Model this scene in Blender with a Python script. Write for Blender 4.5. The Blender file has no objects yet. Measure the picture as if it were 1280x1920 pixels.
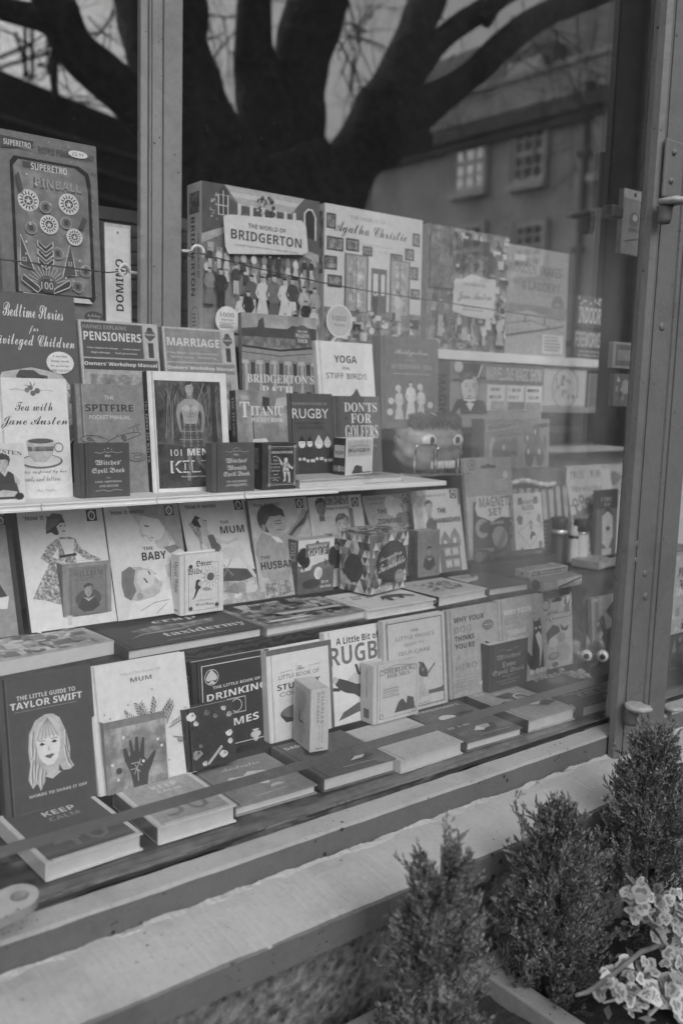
EXPOSURE, GLASS_F0, SKY_GAIN_LOW, SKY_GAIN_HIGH = -0.42, .10, 3.2, .7
import bpy, bmesh, math, random
from mathutils import Vector, Matrix
R_ = math.radians
scene = bpy.context.scene
COL = scene.collection

# ------------------------------------------------------------------ camera
F_PX, CX, CY = 1750.0, 640.0, 960.0            # focal length and centre in photograph pixels (1280 x 1920)
_X = Vector((2210, -170, F_PX)).normalized()
_D = Vector((-.03, 1, (.03 * 2210 + 170) / F_PX)).normalized()
AZ = -_D
AX = (_X - AZ * _X.dot(AZ)).normalized()
AY = AZ.cross(AX)
CAM = Vector((0, -.95, 0))                       # eye height is z = 0, the pavement is at z = -1.4

def ray(px, py):
    v = Vector((px - CX, py - CY, F_PX)).normalized()
    return Vector((AX.dot(v), AY.dot(v), AZ.dot(v)))

def at(p, X=None, Y=None, Z=None):
    r = ray(*p)
    if Y is not None: t = (Y - CAM.y) / r.y
    elif Z is not None: t = (Z - CAM.z) / r.z
    else: t = (X - CAM.x) / r.x
    return CAM + r * t

def mir(p, Y=None, X=None):                       # measured in the reflection: the real point lies as far outside the glass
    q = at(p, Y=Y, X=X)
    return Vector((q.x, -q.y, q.z))

cam = bpy.data.cameras.new('camera'); cam_o = bpy.data.objects.new('camera', cam); COL.objects.link(cam_o)
m = Matrix.Identity(4)
for i, ax in enumerate((AX, AY, AZ)):
    m[i][0], m[i][1], m[i][2] = ax.x, -ax.y, -ax.z
m.translation = CAM
cam_o.matrix_world = m
cam.sensor_fit = 'VERTICAL'; cam.sensor_height = 36.0; cam.lens = 36.0 * F_PX / 1920.0
cam.clip_start = .05; cam.clip_end = 500
cam.dof.use_dof = True; cam.dof.focus_distance = 1.46; cam.dof.aperture_fstop = 3.2; cam.dof.aperture_blades = 9
scene.camera = cam_o

# ------------------------------------------------------------------ sky, sun, exposure
SUN_EL, SUN_AZ = 45, 190                          # azimuth the light comes from, degrees from +Y clockwise
world = bpy.data.worlds.new('World'); scene.world = world; world.use_nodes = True
wn = world.node_tree
sky = wn.nodes.new('ShaderNodeTexSky'); sky.sky_type = 'NISHITA'; sky.sun_disc = False
sky.sun_elevation = R_(SUN_EL); sky.sun_rotation = R_(SUN_AZ); sky.dust_density = 10.0; sky.air_density = 1.4
bw = wn.nodes.new('ShaderNodeRGBToBW')
wn.links.new(sky.outputs[0], bw.inputs[0])
# overcast sky with a gain added low down, to light upright faces
tcw = wn.nodes.new('ShaderNodeTexCoord'); sep = wn.nodes.new('ShaderNodeSeparateXYZ'); wn.links.new(tcw.outputs['Generated'], sep.inputs[0])
mr = wn.nodes.new('ShaderNodeMapRange'); mr.interpolation_type = 'SMOOTHSTEP'
for k_, v_ in zip(('From Min', 'From Max', 'To Min', 'To Max'), (.05, .85, SKY_GAIN_LOW, SKY_GAIN_HIGH)): mr.inputs[k_].default_value = v_
wn.links.new(sep.outputs[2], mr.inputs['Value'])
cn = wn.nodes.new('ShaderNodeTexNoise'); cn.inputs['Scale'].default_value = 3.0; cn.inputs['Detail'].default_value = 5.0; wn.links.new(tcw.outputs['Generated'], cn.inputs['Vector'])
cr = wn.nodes.new('ShaderNodeMapRange'); cr.inputs['To Min'].default_value = .75; cr.inputs['To Max'].default_value = 1.25; wn.links.new(cn.outputs[0], cr.inputs['Value'])
def wmul(a, b_):
    n_ = wn.nodes.new('ShaderNodeMath'); n_.operation = 'MULTIPLY'; wn.links.new(a, n_.inputs[0]); wn.links.new(b_, n_.inputs[1]); return n_.outputs[0]
wr = wn.nodes.new('ShaderNodeMapRange')           # added gain towards the west, to brighten the reflected stone house
for k_, v_ in zip(('From Min', 'From Max', 'To Min', 'To Max'), (.3, -.9, 1.0, 1.35)): wr.inputs[k_].default_value = v_
wn.links.new(sep.outputs[0], wr.inputs['Value'])
wn.links.new(wmul(wmul(wmul(bw.outputs[0], mr.outputs[0]), cr.outputs[0]), wr.outputs[0]), wn.nodes['Background'].inputs[0])
wn.nodes['Background'].inputs[1].default_value = .15
sun = bpy.data.lights.new('sun', 'SUN'); sun.energy = .5; sun.angle = R_(25); sun.color = (1, 1, 1)
sun_o = bpy.data.objects.new('sun', sun); COL.objects.link(sun_o)
sd = Vector((math.sin(R_(SUN_AZ)) * math.cos(R_(SUN_EL)), math.cos(R_(SUN_AZ)) * math.cos(R_(SUN_EL)), math.sin(R_(SUN_EL))))
sun_o.rotation_euler = (-sd).to_track_quat('-Z', 'Y').to_euler()
scene.view_settings.view_transform = 'Standard'; scene.view_settings.look = 'None'
scene.view_settings.gamma = 1; scene.view_settings.use_curve_mapping = False
scene.view_settings.exposure = EXPOSURE if 'EXPOSURE' in globals() else 0.0
scene.cycles.max_bounces = 8; scene.cycles.transparent_max_bounces = 16; scene.cycles.diffuse_bounces = 4
scene.cycles.glossy_bounces = 4; scene.cycles.use_denoising = True
scene.cycles.sample_clamp_indirect = 4

# ------------------------------------------------------------------ materials (a black and white photograph: all neutral)
def lin(px): return ((px / 255 + .055) / 1.055) ** 2.4
def alb(px): return max(.008, min(.83, .80 * lin(px) / lin(170) * (.58 + .42 * min(1, px / 140))))
MATS = {}
def nmat(name):
    mt = bpy.data.materials.new(name); mt.use_nodes = True
    return mt, mt.node_tree, mt.node_tree.nodes['Principled BSDF']
def ramp(nt, fac, stops, interp='LINEAR'):
    r = nt.nodes.new('ShaderNodeValToRGB'); r.color_ramp.interpolation = interp
    els = r.color_ramp.elements
    while len(els) < len(stops): els.new(.5)
    for e, (p, v) in zip(els, stops): e.position = p; e.color = (v, v, v, 1)
    nt.links.new(fac, r.inputs[0]); return r.outputs[0]
def tex(nt, kind, scale, coord='Object', **kw):
    tc = nt.nodes.new('ShaderNodeTexCoord'); t = nt.nodes.new('ShaderNodeTex' + kind)
    for k, v in kw.items():
        if k in t.inputs: t.inputs[k].default_value = v
        else: setattr(t, k, v)
    t.inputs['Scale'].default_value = scale
    src = tc.outputs[coord]
    nt.links.new(src, t.inputs['Vector']); return t
def mix(nt, fac, a, b, mode='MIX'):
    x = nt.nodes.new('ShaderNodeMix'); x.data_type = 'RGBA'; x.blend_type = mode
    for i, v in ((0, fac), (6, a), (7, b)):
        s = x.inputs[i]
        if isinstance(v, (int, float)):
            s.default_value = v if i == 0 else (v, v, v, 1)
        else: nt.links.new(v, s)
    return x.outputs[2]
def bump(nt, b, h, strength, dist=.002):
    n = nt.nodes.new('ShaderNodeBump'); n.inputs['Strength'].default_value = strength; n.inputs['Distance'].default_value = dist
    nt.links.new(h, n.inputs['Height']); nt.links.new(n.outputs[0], b.inputs['Normal'])

def ink(px, rough=.42):                            # printed paper or card of one grey
    px = int(round(px / 3) * 3)
    k = ('ink', px, rough)
    if k not in MATS:
        mt, nt, b = nmat('printed_card_%d' % px); v = alb(px)
        t = tex(nt, 'Noise', 75, Detail=8.0, Roughness=.7); am = .26 if 84 < px < 150 else .12
        nt.links.new(ramp(nt, t.outputs[0], [(.3, v * (1 - am)), (.7, min(.85, v * (1 + am * .7)))]), b.inputs['Base Color'])
        b.inputs['Roughness'].default_value = rough; b.inputs['Specular IOR Level'].default_value = .12
        MATS[k] = mt
    return MATS[k]
def picture(lo, hi, scale, kind='Noise', **kw):    # a printed picture read as tone patches
    k = ('pic', lo, hi, scale, kind)
    if k not in MATS:
        mt, nt, b = nmat('printed_picture')
        t = tex(nt, kind, scale, **(dict(Detail=6.0, Roughness=.65) if kind == 'Noise' else {}))
        o = t.outputs['Color'] if kind == 'Voronoi' else t.outputs[0]
        if kind == 'Voronoi':
            s = nt.nodes.new('ShaderNodeSeparateColor'); nt.links.new(o, s.inputs[0]); o = s.outputs[0]
        a, c = alb(lo), alb(hi)
        st = [(.1, a), (.9, c)] if kind == 'Voronoi' else [(.36, a), (.5, (a + c) * .42), (.64, c)]
        nt.links.new(ramp(nt, o, st), b.inputs['Base Color']); b.inputs['Roughness'].default_value = .45; b.inputs['Specular IOR Level'].default_value = .15
        MATS[k] = mt
    return MATS[k]
def plain(name, px, rough=.5, metal=0, noise=0, nscale=30, bmp=0, coat=0):
    k = ('plain', name, px)
    if k not in MATS:
        mt, nt, b = nmat(name); v = alb(px)
        b.inputs['Roughness'].default_value = rough; b.inputs['Metallic'].default_value = metal
        t = tex(nt, 'Noise', nscale, Detail=6.0)
        nt.links.new(ramp(nt, t.outputs[0], [(.3, v * (1 - noise)), (.7, min(.9, v * (1 + noise)))]), b.inputs['Base Color'])
        if bmp: bump(nt, b, t.outputs[0], bmp)
        if coat: b.inputs['Coat Weight'].default_value = coat
        MATS[k] = mt
    return MATS[k]
def page_mat(px=168):
    k = ('page', px)
    if k not in MATS:
        mt, nt, b = nmat('page_edges'); v = alb(px)
        t = tex(nt, 'Wave', 240, wave_type='BANDS', bands_direction='Y', Distortion=.6, Detail=2.0)
        t.inputs['Detail Scale'].default_value = .02
        n = tex(nt, 'Noise', 60, Detail=4.0)
        c = ramp(nt, t.outputs[0], [(0, v * .66), (.6, v)])
        nt.links.new(mix(nt, .35, c, ramp(nt, n.outputs[0], [(.3, .7), (.6, 1)]), 'MULTIPLY'), b.inputs['Base Color'])
        b.inputs['Roughness'].default_value = .8; MATS[k] = mt
    return MATS[k]
def paint(name, px, specks=.5, chips=.0, rough=.45):  # old outdoor gloss paint with specks, grime and chips
    k = ('paint', name)
    if k not in MATS:
        mt, nt, b = nmat(name); v = alb(px)
        n1 = tex(nt, 'Noise', 9, Detail=9.0, Roughness=.7)
        base = ramp(nt, n1.outputs[0], [(.25, v * .74), (.48, v), (.75, min(.85, v * 1.1))])
        g1 = tex(nt, 'Noise', 130, Detail=5.0, Roughness=.8)
        base = mix(nt, .5, base, ramp(nt, g1.outputs[0], [(.3, .72), (.55, 1.0)]), 'MULTIPLY')
        c = base
        for sc, gate, size, dark in ((60, 11, .20, .25), (150, 17, .26, .3), (320, 23, .22, .4)):
            vo = tex(nt, 'Voronoi', sc, Randomness=1.0); n2 = tex(nt, 'Noise', gate, Detail=4.0)
            th = nt.nodes.new('ShaderNodeMath'); th.operation = 'MULTIPLY'
            nt.links.new(ramp(nt, n2.outputs[0], [(.46, 0), (.66, 1)]), th.inputs[0]); th.inputs[1].default_value = size * specks
            lt = nt.nodes.new('ShaderNodeMath'); lt.operation = 'LESS_THAN'
            nt.links.new(vo.outputs['Distance'], lt.inputs[0]); nt.links.new(th.outputs[0], lt.inputs[1])
            c = mix(nt, lt.outputs[0], c, v * dark)
        n3 = tex(nt, 'Noise', 30, Detail=10.0, Roughness=.75)
        c = mix(nt, ramp(nt, n3.outputs[0], [(.70 - chips * .14, 0), (.715 - chips * .14, 1)]), c, v * .5)
        n5 = tex(nt, 'Noise', 22, Detail=10.0, Roughness=.75, W=0) if False else tex(nt, 'Noise', 37, Detail=10.0, Roughness=.7)
        c = mix(nt, ramp(nt, n5.outputs[0], [(.735 - chips * .12, 0), (.75 - chips * .12, 1)]), c, min(.8, v * 1.7))
        nt.links.new(c, b.inputs['Base Color']); b.inputs['Roughness'].default_value = rough; b.inputs['Specular IOR Level'].default_value = .3
        n4 = tex(nt, 'Noise', 55, Detail=8.0, Roughness=.65); bump(nt, b, n4.outputs[0], .5, .003)
        MATS[k] = mt
    return MATS[k]

# ------------------------------------------------------------------ object helpers
def link(name, bm, mats, parent=None, smooth=False):
    me = bpy.data.meshes.new(name); bm.to_mesh(me); bm.free()
    for x in (mats if isinstance(mats, (list, tuple)) else [mats]): me.materials.append(x)
    if smooth:
        for p in me.polygons: p.use_smooth = True
    o = bpy.data.objects.new(name, me); COL.objects.link(o)
    if parent: o.parent = parent
    return o
def tag(o, label, cat, group=None, kind=None):
    o['label'] = label; o['category'] = cat
    if group: o['group'] = group
    if kind: o['kind'] = kind
    return o
def empty(name, label, cat, loc=(0, 0, 0), group=None):
    o = bpy.data.objects.new(name, None); o.empty_display_size = .05; COL.objects.link(o); o.location = loc
    return tag(o, label, cat, group)
def box(bm, x0, x1, y0, y1, z0, z1, mi=0, bev=0):
    r = bmesh.ops.create_cube(bm, size=1, matrix=Matrix.Translation(((x0 + x1) / 2, (y0 + y1) / 2, (z0 + z1) / 2)) @ Matrix.Diagonal((abs(x1 - x0), abs(y1 - y0), abs(z1 - z0), 1)))
    fs = {f for v in r['verts'] for f in v.link_faces}
    if bev:
        rr = bmesh.ops.bevel(bm, geom=list({e for f in fs for e in f.edges}), offset=bev, segments=2, affect='EDGES', profile=.5)
        fs = {f for v in r['verts'] if v.is_valid for f in v.link_faces} | set(rr['faces'])
    for f in fs: f.material_index = mi
    return fs
def tube(bm, pts, rad, n=8, mi=0, cap=True):
    pts = [Vector(p) for p in pts]
    rad = rad if isinstance(rad, (list, tuple)) else [rad] * len(pts)
    rings = []; up = Vector((.13, .27, .95))
    for i, p in enumerate(pts):
        d = (pts[min(i + 1, len(pts) - 1)] - pts[max(i - 1, 0)]).normalized()
        a = d.cross(up)
        if a.length < .1: a = d.cross(Vector((1, 0, 0)))
        a.normalize(); b = d.cross(a)
        rings.append([bm.verts.new(p + (a * math.cos(2 * math.pi * k / n) + b * math.sin(2 * math.pi * k / n)) * rad[i]) for k in range(n)])
    for r0, r1 in zip(rings, rings[1:]):
        for k in range(n):
            f = bm.faces.new((r0[k], r0[(k + 1) % n], r1[(k + 1) % n], r1[k])); f.material_index = mi; f.smooth = True
    if cap and n > 2:
        bm.faces.new(list(reversed(rings[0]))).material_index = mi; bm.faces.new(rings[-1]).material_index = mi
def lathe(bm, prof, n=24, mi=0, cx=0, cy=0):       # prof: (radius, z)
    rings = [[bm.verts.new((cx + r * math.cos(2 * math.pi * k / n), cy + r * math.sin(2 * math.pi * k / n), z)) for k in range(n)] for r, z in prof]
    for r0, r1 in zip(rings, rings[1:]):
        for k in range(n):
            f = bm.faces.new((r0[k], r0[(k + 1) % n], r1[(k + 1) % n], r1[k])); f.material_index = mi; f.smooth = True
    bm.faces.new(list(reversed(rings[0]))).material_index = mi; bm.faces.new(rings[-1]).material_index = mi
def prism(bm, prof, x0, x1, mi=0):                 # closed (y, z) profile swept along X
    a = [bm.verts.new((x0, y, z)) for y, z in prof]; b = [bm.verts.new((x1, y, z)) for y, z in prof]; n = len(prof)
    for k in range(n): bm.faces.new((a[k], a[(k + 1) % n], b[(k + 1) % n], b[k])).material_index = mi
    bm.faces.new(list(reversed(a))).material_index = mi; bm.faces.new(b).material_index = mi
    bmesh.ops.recalc_face_normals(bm, faces=bm.faces[:])
def vprism(bm, prof, z0, z1, mi=0):                # closed (x, y) profile swept along Z
    a = [bm.verts.new((x, y, z0)) for x, y in prof]; b = [bm.verts.new((x, y, z1)) for x, y in prof]; n = len(prof)
    for k in range(n): bm.faces.new((a[k], a[(k + 1) % n], b[(k + 1) % n], b[k])).material_index = mi
    bm.faces.new(list(reversed(a))).material_index = mi; bm.faces.new(b).material_index = mi
    bmesh.ops.recalc_face_normals(bm, faces=bm.faces[:])

# ------------------------------------------------------------------ lettering (Blender's own built-in font) and printed designs
_fc = bpy.data.curves.new('lettering', 'FONT'); _fo = bpy.data.objects.new('lettering', _fc)
_fs = bpy.data.scenes.new('lettering'); _fs.collection.objects.link(_fo)
_fc.resolution_u = 2
def _map(s, up, lo, exc={}):
    o = ''
    for ch in s:
        if ch in exc: o += exc[ch]
        elif 'A' <= ch <= 'Z': o += chr(up + ord(ch) - 65)
        elif 'a' <= ch <= 'z': o += chr(lo + ord(ch) - 97)
        else: o += ch
    return o
STYLES = {'serif': (0x1D400, 0x1D41A), 'ital': (0x1D434, 0x1D44E), 'script': (0x1D4D0, 0x1D4EA), 'frak': (0x1D56C, 0x1D586), 'bold': (0x1D5D4, 0x1D5EE), 'heavy': (0x1D5D4, 0x1D5EE), 'obl': (0x1D63C, 0x1D656)}
_TC = {}
def glyphs(s, style):
    k = (s, style)
    if k not in _TC:
        _fc.body = _map(s, *STYLES[style], {'h': '\u210e'} if style == 'ital' else {}) if style in STYLES else s
        with bpy.context.temp_override(scene=_fs, view_layer=_fs.view_layers[0]):
            dg = bpy.context.evaluated_depsgraph_get(); dg.update()
            e = _fo.evaluated_get(dg); me = e.to_mesh()
        vs = [(v.co.x, v.co.y) for v in me.vertices]; fs = [tuple(p.vertices) for p in me.polygons]
        e.to_mesh_clear()
        x0 = min(v[0] for v in vs); x1 = max(v[0] for v in vs); y0 = min(v[1] for v in vs); y1 = max(v[1] for v in vs)
        _TC[k] = ([((x - (x0 + x1) / 2) / (x1 - x0), (y - (y0 + y1) / 2) / (x1 - x0)) for x, y in vs], fs, (y1 - y0) / (x1 - x0))
    return _TC[k]

class Pr:
    """A printed face: shapes in fractions of its width and height (v upward), in the order they are printed."""
    def __init__(s, W, H): s.W, s.H, s.ops = W, H, []
    def P(s, pts, g): s.ops.append(([(x * s.W, y * s.H) for x, y in pts], [tuple(range(len(pts)))], g)); return s
    def R(s, x0, y0, x1, y1, g): return s.P([(x0, y0), (x1, y0), (x1, y1), (x0, y1)], g)
    def E(s, cx, cy, rx, ry, g, n=20, a0=0, a1=360):          # radii in fractions of the WIDTH
        k = s.W / s.H; m_ = n if a1 - a0 >= 360 else n + 1
        return s.P([(cx + rx * math.cos(R_(a0 + (a1 - a0) * i / n)), cy + k * ry * math.sin(R_(a0 + (a1 - a0) * i / n))) for i in range(m_)], g)
    def L(s, pts, w, g, closed=False):                         # a drawn line, width in fractions of the width
        P = [Vector((x * s.W, y * s.H)) for x, y in pts]
        if closed: P.append(P[0]); 
        vs, fs = [], []; h = w * s.W / 2
        for i, p in enumerate(P):
            a = P[i - 1] if i else (P[-2] if closed else p); b = P[i + 1] if i < len(P) - 1 else (P[1] if closed else p)
            d = (b - a); d = d.normalized() if d.length else Vector((1, 0)); nn = Vector((-d.y, d.x))
            vs += [tuple(p + nn * h), tuple(p - nn * h)]
            if i: fs.append((2 * i - 2, 2 * i - 1, 2 * i + 1, 2 * i))
        s.ops.append((vs, fs, g)); return s
    def O(s, x0, y0, x1, y1, w, g): return s.L([(x0, y0), (x1, y0), (x1, y1), (x0, y1)], w, g, True)
    def ring(s, cx, cy, r, w, g, n=24, ry=None):
        k = s.W / s.H; ry = ry or r
        return s.L([(cx + r * math.cos(2 * math.pi * i / n), cy + k * ry * math.sin(2 * math.pi * i / n)) for i in range(n)], w, g, True)
    def T(s, txt, cx, cy, w, g, style='sans', h=None, rot=0, skew=0):   # w: width as a fraction of W; h: height as a fraction of H
        vs, fs, asp = glyphs(txt, style)
        sx = w * (s.W if rot in (0,) or abs(rot) < 45 else s.H); sy = sx
        if h: sy = h * (s.H if abs(rot) < 45 else s.W) / asp
        c, sn = math.cos(R_(rot)), math.sin(R_(rot))
        out = []
        for x, y in vs:
            x, y = x * sx, y * sy; y += x * skew
            out.append((cx * s.W + x * c - y * sn, cy * s.H + x * sn + y * c))
        s.ops.append((out, fs, g)); return s
    def lines(s, x0, x1, y0, y1, n, g, seed=0, ragged=.25, t=.45):      # small print too fine to read
        rr = random.Random(seed)
        for i in range(n):
            y = y1 + (y0 - y1) * (i + .5) / n; hh = abs(y1 - y0) / n * t / 2; x = x0; e = x1 - (x1 - x0) * ragged * rr.random()
            while x < e:
                w = min(e - x, (x1 - x0) * rr.uniform(.06, .2)); s.R(x, y - hh, x + w, y + hh, g); x += w + (x1 - x0) * .025
        return s
    def U(s, cx, cy, w, h, g):                                  # lettering the photograph does not resolve: uneven strokes
        rr = random.Random(int(cx * 997 + cy * 331)); x = cx - w / 2; n = max(3, int(w / max(h * .55 * s.H / s.W, .012)))
        for i in range(n):
            a = w / n
            if rr.random() < .86: s.P([(x, cy - h / 2), (x + a * .34, cy - h / 2), (x + a * rr.uniform(.3, .6), cy + h / 2), (x + a * rr.uniform(.1, .25), cy + h / 2)], g); s.R(x + a * .1, cy + h * rr.uniform(-.4, .3), x + a * .75, cy + h * rr.uniform(.32, .45), g) if rr.random() < .6 else None
            x += a
        return s
    def fig(s, x, y, h, top, leg, skin=140, hair=45, dress=False, tilt=0):   # a small printed figure standing at (x, y), h as a fraction of H
        k = s.H / s.W; u = h * k
        X = lambda a: x + a * u
        Y = lambda b: y + b * h
        if dress: s.P([(X(-.2), Y(0)), (X(.2), Y(0)), (X(.08), Y(.55)), (X(.1), Y(.8)), (X(-.1), Y(.8)), (X(-.08), Y(.55))], leg)
        else: s.P([(X(-.1), Y(0)), (X(-.02), Y(0)), (X(0), Y(.4)), (X(.02), Y(0)), (X(.11), Y(0)), (X(.1), Y(.5)), (X(-.1), Y(.5))], leg)
        s.P([(X(-.1), Y(.45)), (X(.1), Y(.45)), (X(.14), Y(.8)), (X(.05), Y(.85)), (X(-.05), Y(.85)), (X(-.14), Y(.8))], top)
        s.P([(X(.14), Y(.8)), (X(.2), Y(.58)), (X(.12), Y(.45)), (X(.1), Y(.5)), (X(.15), Y(.6)), (X(.09), Y(.75))], top)
        s.P([(X(-.14), Y(.8)), (X(-.2), Y(.6)), (X(-.12), Y(.47)), (X(-.1), Y(.52)), (X(-.15), Y(.6)), (X(-.09), Y(.75))], top)
        s.E(X(tilt), Y(.92), .058 * u, .075 * u, skin, 10)
        return s.E(X(tilt), Y(.955), .062 * u, .05 * u, hair, 10, 0, 180)
    def face(s, x, y, r, skin, hair, shade=None, look=0):      # a drawn head, r half its width in fractions of W
        k = s.W / s.H; Y = lambda b: y + b * r * k; X = lambda a: x + a * r; sh = shade or skin - 35
        s.P([(X(-.45), Y(-1.1)), (X(.45), Y(-1.1)), (X(.5), Y(-2.0)), (X(-.5), Y(-2.0))], sh + 12)
        s.P([(X(-.92), Y(.3)), (X(-.8), Y(-.6)), (X(-.4), Y(-1.2)), (X(0), Y(-1.38)), (X(.4), Y(-1.2)), (X(.8), Y(-.6)), (X(.92), Y(.3)), (X(.6), Y(1.1)), (X(-.6), Y(1.1))], skin)
        s.P([(X(-1), Y(-.05)), (X(-.95), Y(.9)), (X(-.45), Y(1.42)), (X(.35), Y(1.45)), (X(.95), Y(.95)), (X(1), Y(-.05)), (X(.82), Y(.55)), (X(.2), Y(.78)), (X(-.5), Y(.72)), (X(-.84), Y(.4))], hair)
        s.P([(X(.25), Y(1.0)), (X(.62), Y(1.0)), (X(.9), Y(.3)), (X(.78), Y(-.6)), (X(.4), Y(-1.18)), (X(.1), Y(-1.3)), (X(.42), Y(-.6)), (X(.5), Y(.2))], skin - 14)
        s.P([(X(-.92), Y(.3)), (X(-.8), Y(-.55)), (X(-.6), Y(-.85)), (X(-.66), Y(-.2))], skin - 10)
        for e in (-.38, .38):
            s.P([(X(e - .15 + look), Y(.10)), (X(e + look), Y(.05)), (X(e + .15 + look), Y(.10)), (X(e + look), Y(.17))], sh - 20).P([(X(e - .05 + look), Y(.06)), (X(e + .06 + look), Y(.06)), (X(e + .06 + look), Y(.16)), (X(e - .05 + look), Y(.16))], 48)
            s.L([(X(e - .22 + look), Y(.30)), (X(e + look), Y(.36)), (X(e + .22 + look), Y(.29))], .05 * r, hair)
        s.P([(X(look - .02), Y(.1)), (X(look + .12), Y(-.36)), (X(look - .08), Y(-.40))], sh + 14).P([(X(look - .12), Y(-.38)), (X(look + .14), Y(-.38)), (X(look), Y(-.46))], sh)
        s.P([(X(look - .4), Y(-.98)), (X(look), Y(-.92)), (X(look + .4), Y(-.98)), (X(look), Y(-1.1))], skin - 12)
        s.P([(X(-.6), Y(1.0)), (X(-.2), Y(1.3)), (X(.1), Y(1.3)), (X(-.3), Y(.9))], min(165, hair + 22))
        return s.P([(X(look - .22), Y(-.74)), (X(look), Y(-.69)), (X(look + .22), Y(-.74)), (X(look), Y(-.83))], sh - 25)
    def busy(s, x0, y0, x1, y1, n, gs, seed, mn=.02, mx=.09, fill=True):     # crowded illustration: many small distinct shapes
        rr = random.Random(seed); k = s.W / s.H
        for i in range(n):
            x, y, w, h = rr.uniform(x0, x1), rr.uniform(y0, y1), rr.uniform(mn, mx), rr.uniform(mn, mx) * k; g = rr.choice(gs); q = rr.random()
            w = min(w, (x1 - x0) / 2); h = min(h, (y1 - y0) / 2); x = min(max(x, x0 + w / 2), x1 - w / 2); y = min(max(y, y0 + h / 2), y1 - h / 2)
            if q < .45: s.R(x - w / 2, y - h / 2, x + w / 2, y + h / 2, g)
            elif q < .75: s.E(x, y, w / 2, h / 2 / k, g, 9)
            else: s.P([(x - w / 2, y - h / 2), (x + w / 2, y - h / 2), (x + w * rr.uniform(-.4, .4), y + h / 2)], g)
        return s
    def squash(s, k):                                          # draw the design in the top part of the cover only
        s.ops = [([(x, s.H - (s.H - y) * k) for x, y in vs], fs, g) for vs, fs, g in s.ops]; return s
    def emit(s, bm, mats, place, z0=.00015, dz=.00004):
        for i, (vs, fs, g) in enumerate(s.ops):
            mt = g if isinstance(g, bpy.types.Material) else ink(g)
            if mt not in mats: mats.append(mt)
            mi = mats.index(mt); n = z0 + dz * i
            bv = [bm.verts.new(place(x, y, n)) for x, y in vs]
            for f in fs:
                try: bm.faces.new([bv[j] for j in f]).material_index = mi
                except ValueError: pass

def xf(o, P, rz=0, lean=0, roll=0):
    o.matrix_world = Matrix.Translation(P) @ Matrix.Rotation(rz, 4, 'Z') @ Matrix.Rotation(-lean, 4, 'X') @ Matrix.Rotation(roll, 4, 'Y')

def design(fn, W, H):
    p = Pr(W, H)
    if fn: fn(p)
    return p

BOOKS = 'books on show in the shop window'
def book(label, P, rz, lean, W, H, T, g, front=None, spine=None, hard=True, page=165, roll=0, name='book', cat='book', board=None, jacket_top=False):
    root = empty(name, label, cat, group=BOOKS); xf(root, P, rz, lean, roll)
    b = .0022 if hard else .0006; ov = .003 if hard else .0004
    T = max(T, 3 * b)
    mats = [ink(g)]; bm = bmesh.new()
    box(bm, b, W, 0, b, 0, H); box(bm, b, W, T - b, T, 0, H)
    box(bm, 0, b, 0, T, 0, H, bev=b * .45)
    pd = Pr(W, H)
    if hard and W > .08: pd.R(.0075 / W, 0, .0105 / W, 1, max(33, g - 24)).R(.0105 / W, 0, .0120 / W, 1, min(168, g + 10))     # hinge groove drawn flat, its shade and lit edge painted in
    pd.ops += design(front, W, H).ops
    pd.emit(bm, mats, lambda x, y, n: (x, -n, y))
    if spine: design(spine, T, H).emit(bm, mats, lambda x, y, n: (-n, T - x, y))
    link('cover', bm, mats, root)
    bm = bmesh.new(); box(bm, b, W - ov, b, T - b, ov, H - ov)
    link('pages', bm, page_mat(page), root)
    return root
def carton(label, P, rz, lean, W, H, T, g, front=None, side=None, top=None, name='boxed_game', cat='box', group='boxed games and gifts on show', roll=0, bev=.0012):
    mats = [ink(g)]; bm = bmesh.new()
    box(bm, 0, W, 0, T, 0, H, bev=bev)
    design(front, W, H).emit(bm, mats, lambda x, y, n: (x, -n, y))
    if side: design(side, T, H).emit(bm, mats, lambda x, y, n: (-n, T - x, y))
    if top: design(top, W, T).emit(bm, mats, lambda x, y, n: (x, y, H + n))
    o = link(name, bm, mats); tag(o, label, cat, group); xf(o, P, rz, lean, roll)
    return o

# placing: from measured corners to a real position, size and lean
def stand(TL, TR, BL=None, zb=None, Y0=None, lean=None, rz=0):
    """A standing thing. With BL the foot is found on the level zb; the lean from TL staying above BL."""
    if BL is not None:
        B = at(BL, Z=zb); t = at(TL, X=B.x)
        le = math.atan2(t.y - B.y, t.z - B.z) if lean is None else R_(lean)
        le = max(R_(-2), min(R_(28), le)); Y0 = B.y; X0 = B.x if lean is None else None
    else: le = R_(lean if lean is not None else 10); X0 = None
    def hit(p):                                    # on the leaning plane y = Y0 + (z - zb) tan(lean)
        r = ray(*p); k = math.tan(le)
        t = (Y0 - CAM.y - zb * k + CAM.z * k) / (r.y - r.z * k)
        return CAM + r * t
    a, c = hit(TL), hit(TR)
    if X0 is None: X0 = a.x
    return dict(P=Vector((X0, Y0, zb)), rz=rz, lean=le, W=c.x - X0, H=(a.z - zb) / math.cos(le))
def flat(FL, FR, FLtop, zf, depth):
    a, b = at(FL, Z=zf), at(FR, Z=zf)
    T = max(.008, at(FLtop, Y=a.y).z - zf)
    return dict(P=Vector((a.x, a.y, zf + T)), rz=math.atan2(b.y - a.y, b.x - a.x), lean=R_(90), W=(b - a).length, H=depth, T=T)
def corner(BL, BC, BR, TC, zb):
    """An upright box seen at a corner: its front runs BC-BR, its left side BC-BL."""
    c, r, l = at(BC, Z=zb), at(BR, Z=zb), at(BL, Z=zb)
    return dict(P=c, rz=math.atan2(r.y - c.y, r.x - c.x), lean=0, W=(r - c).length, T=(l - c).length, H=at(TC, Y=c.y).z - zb)
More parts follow.
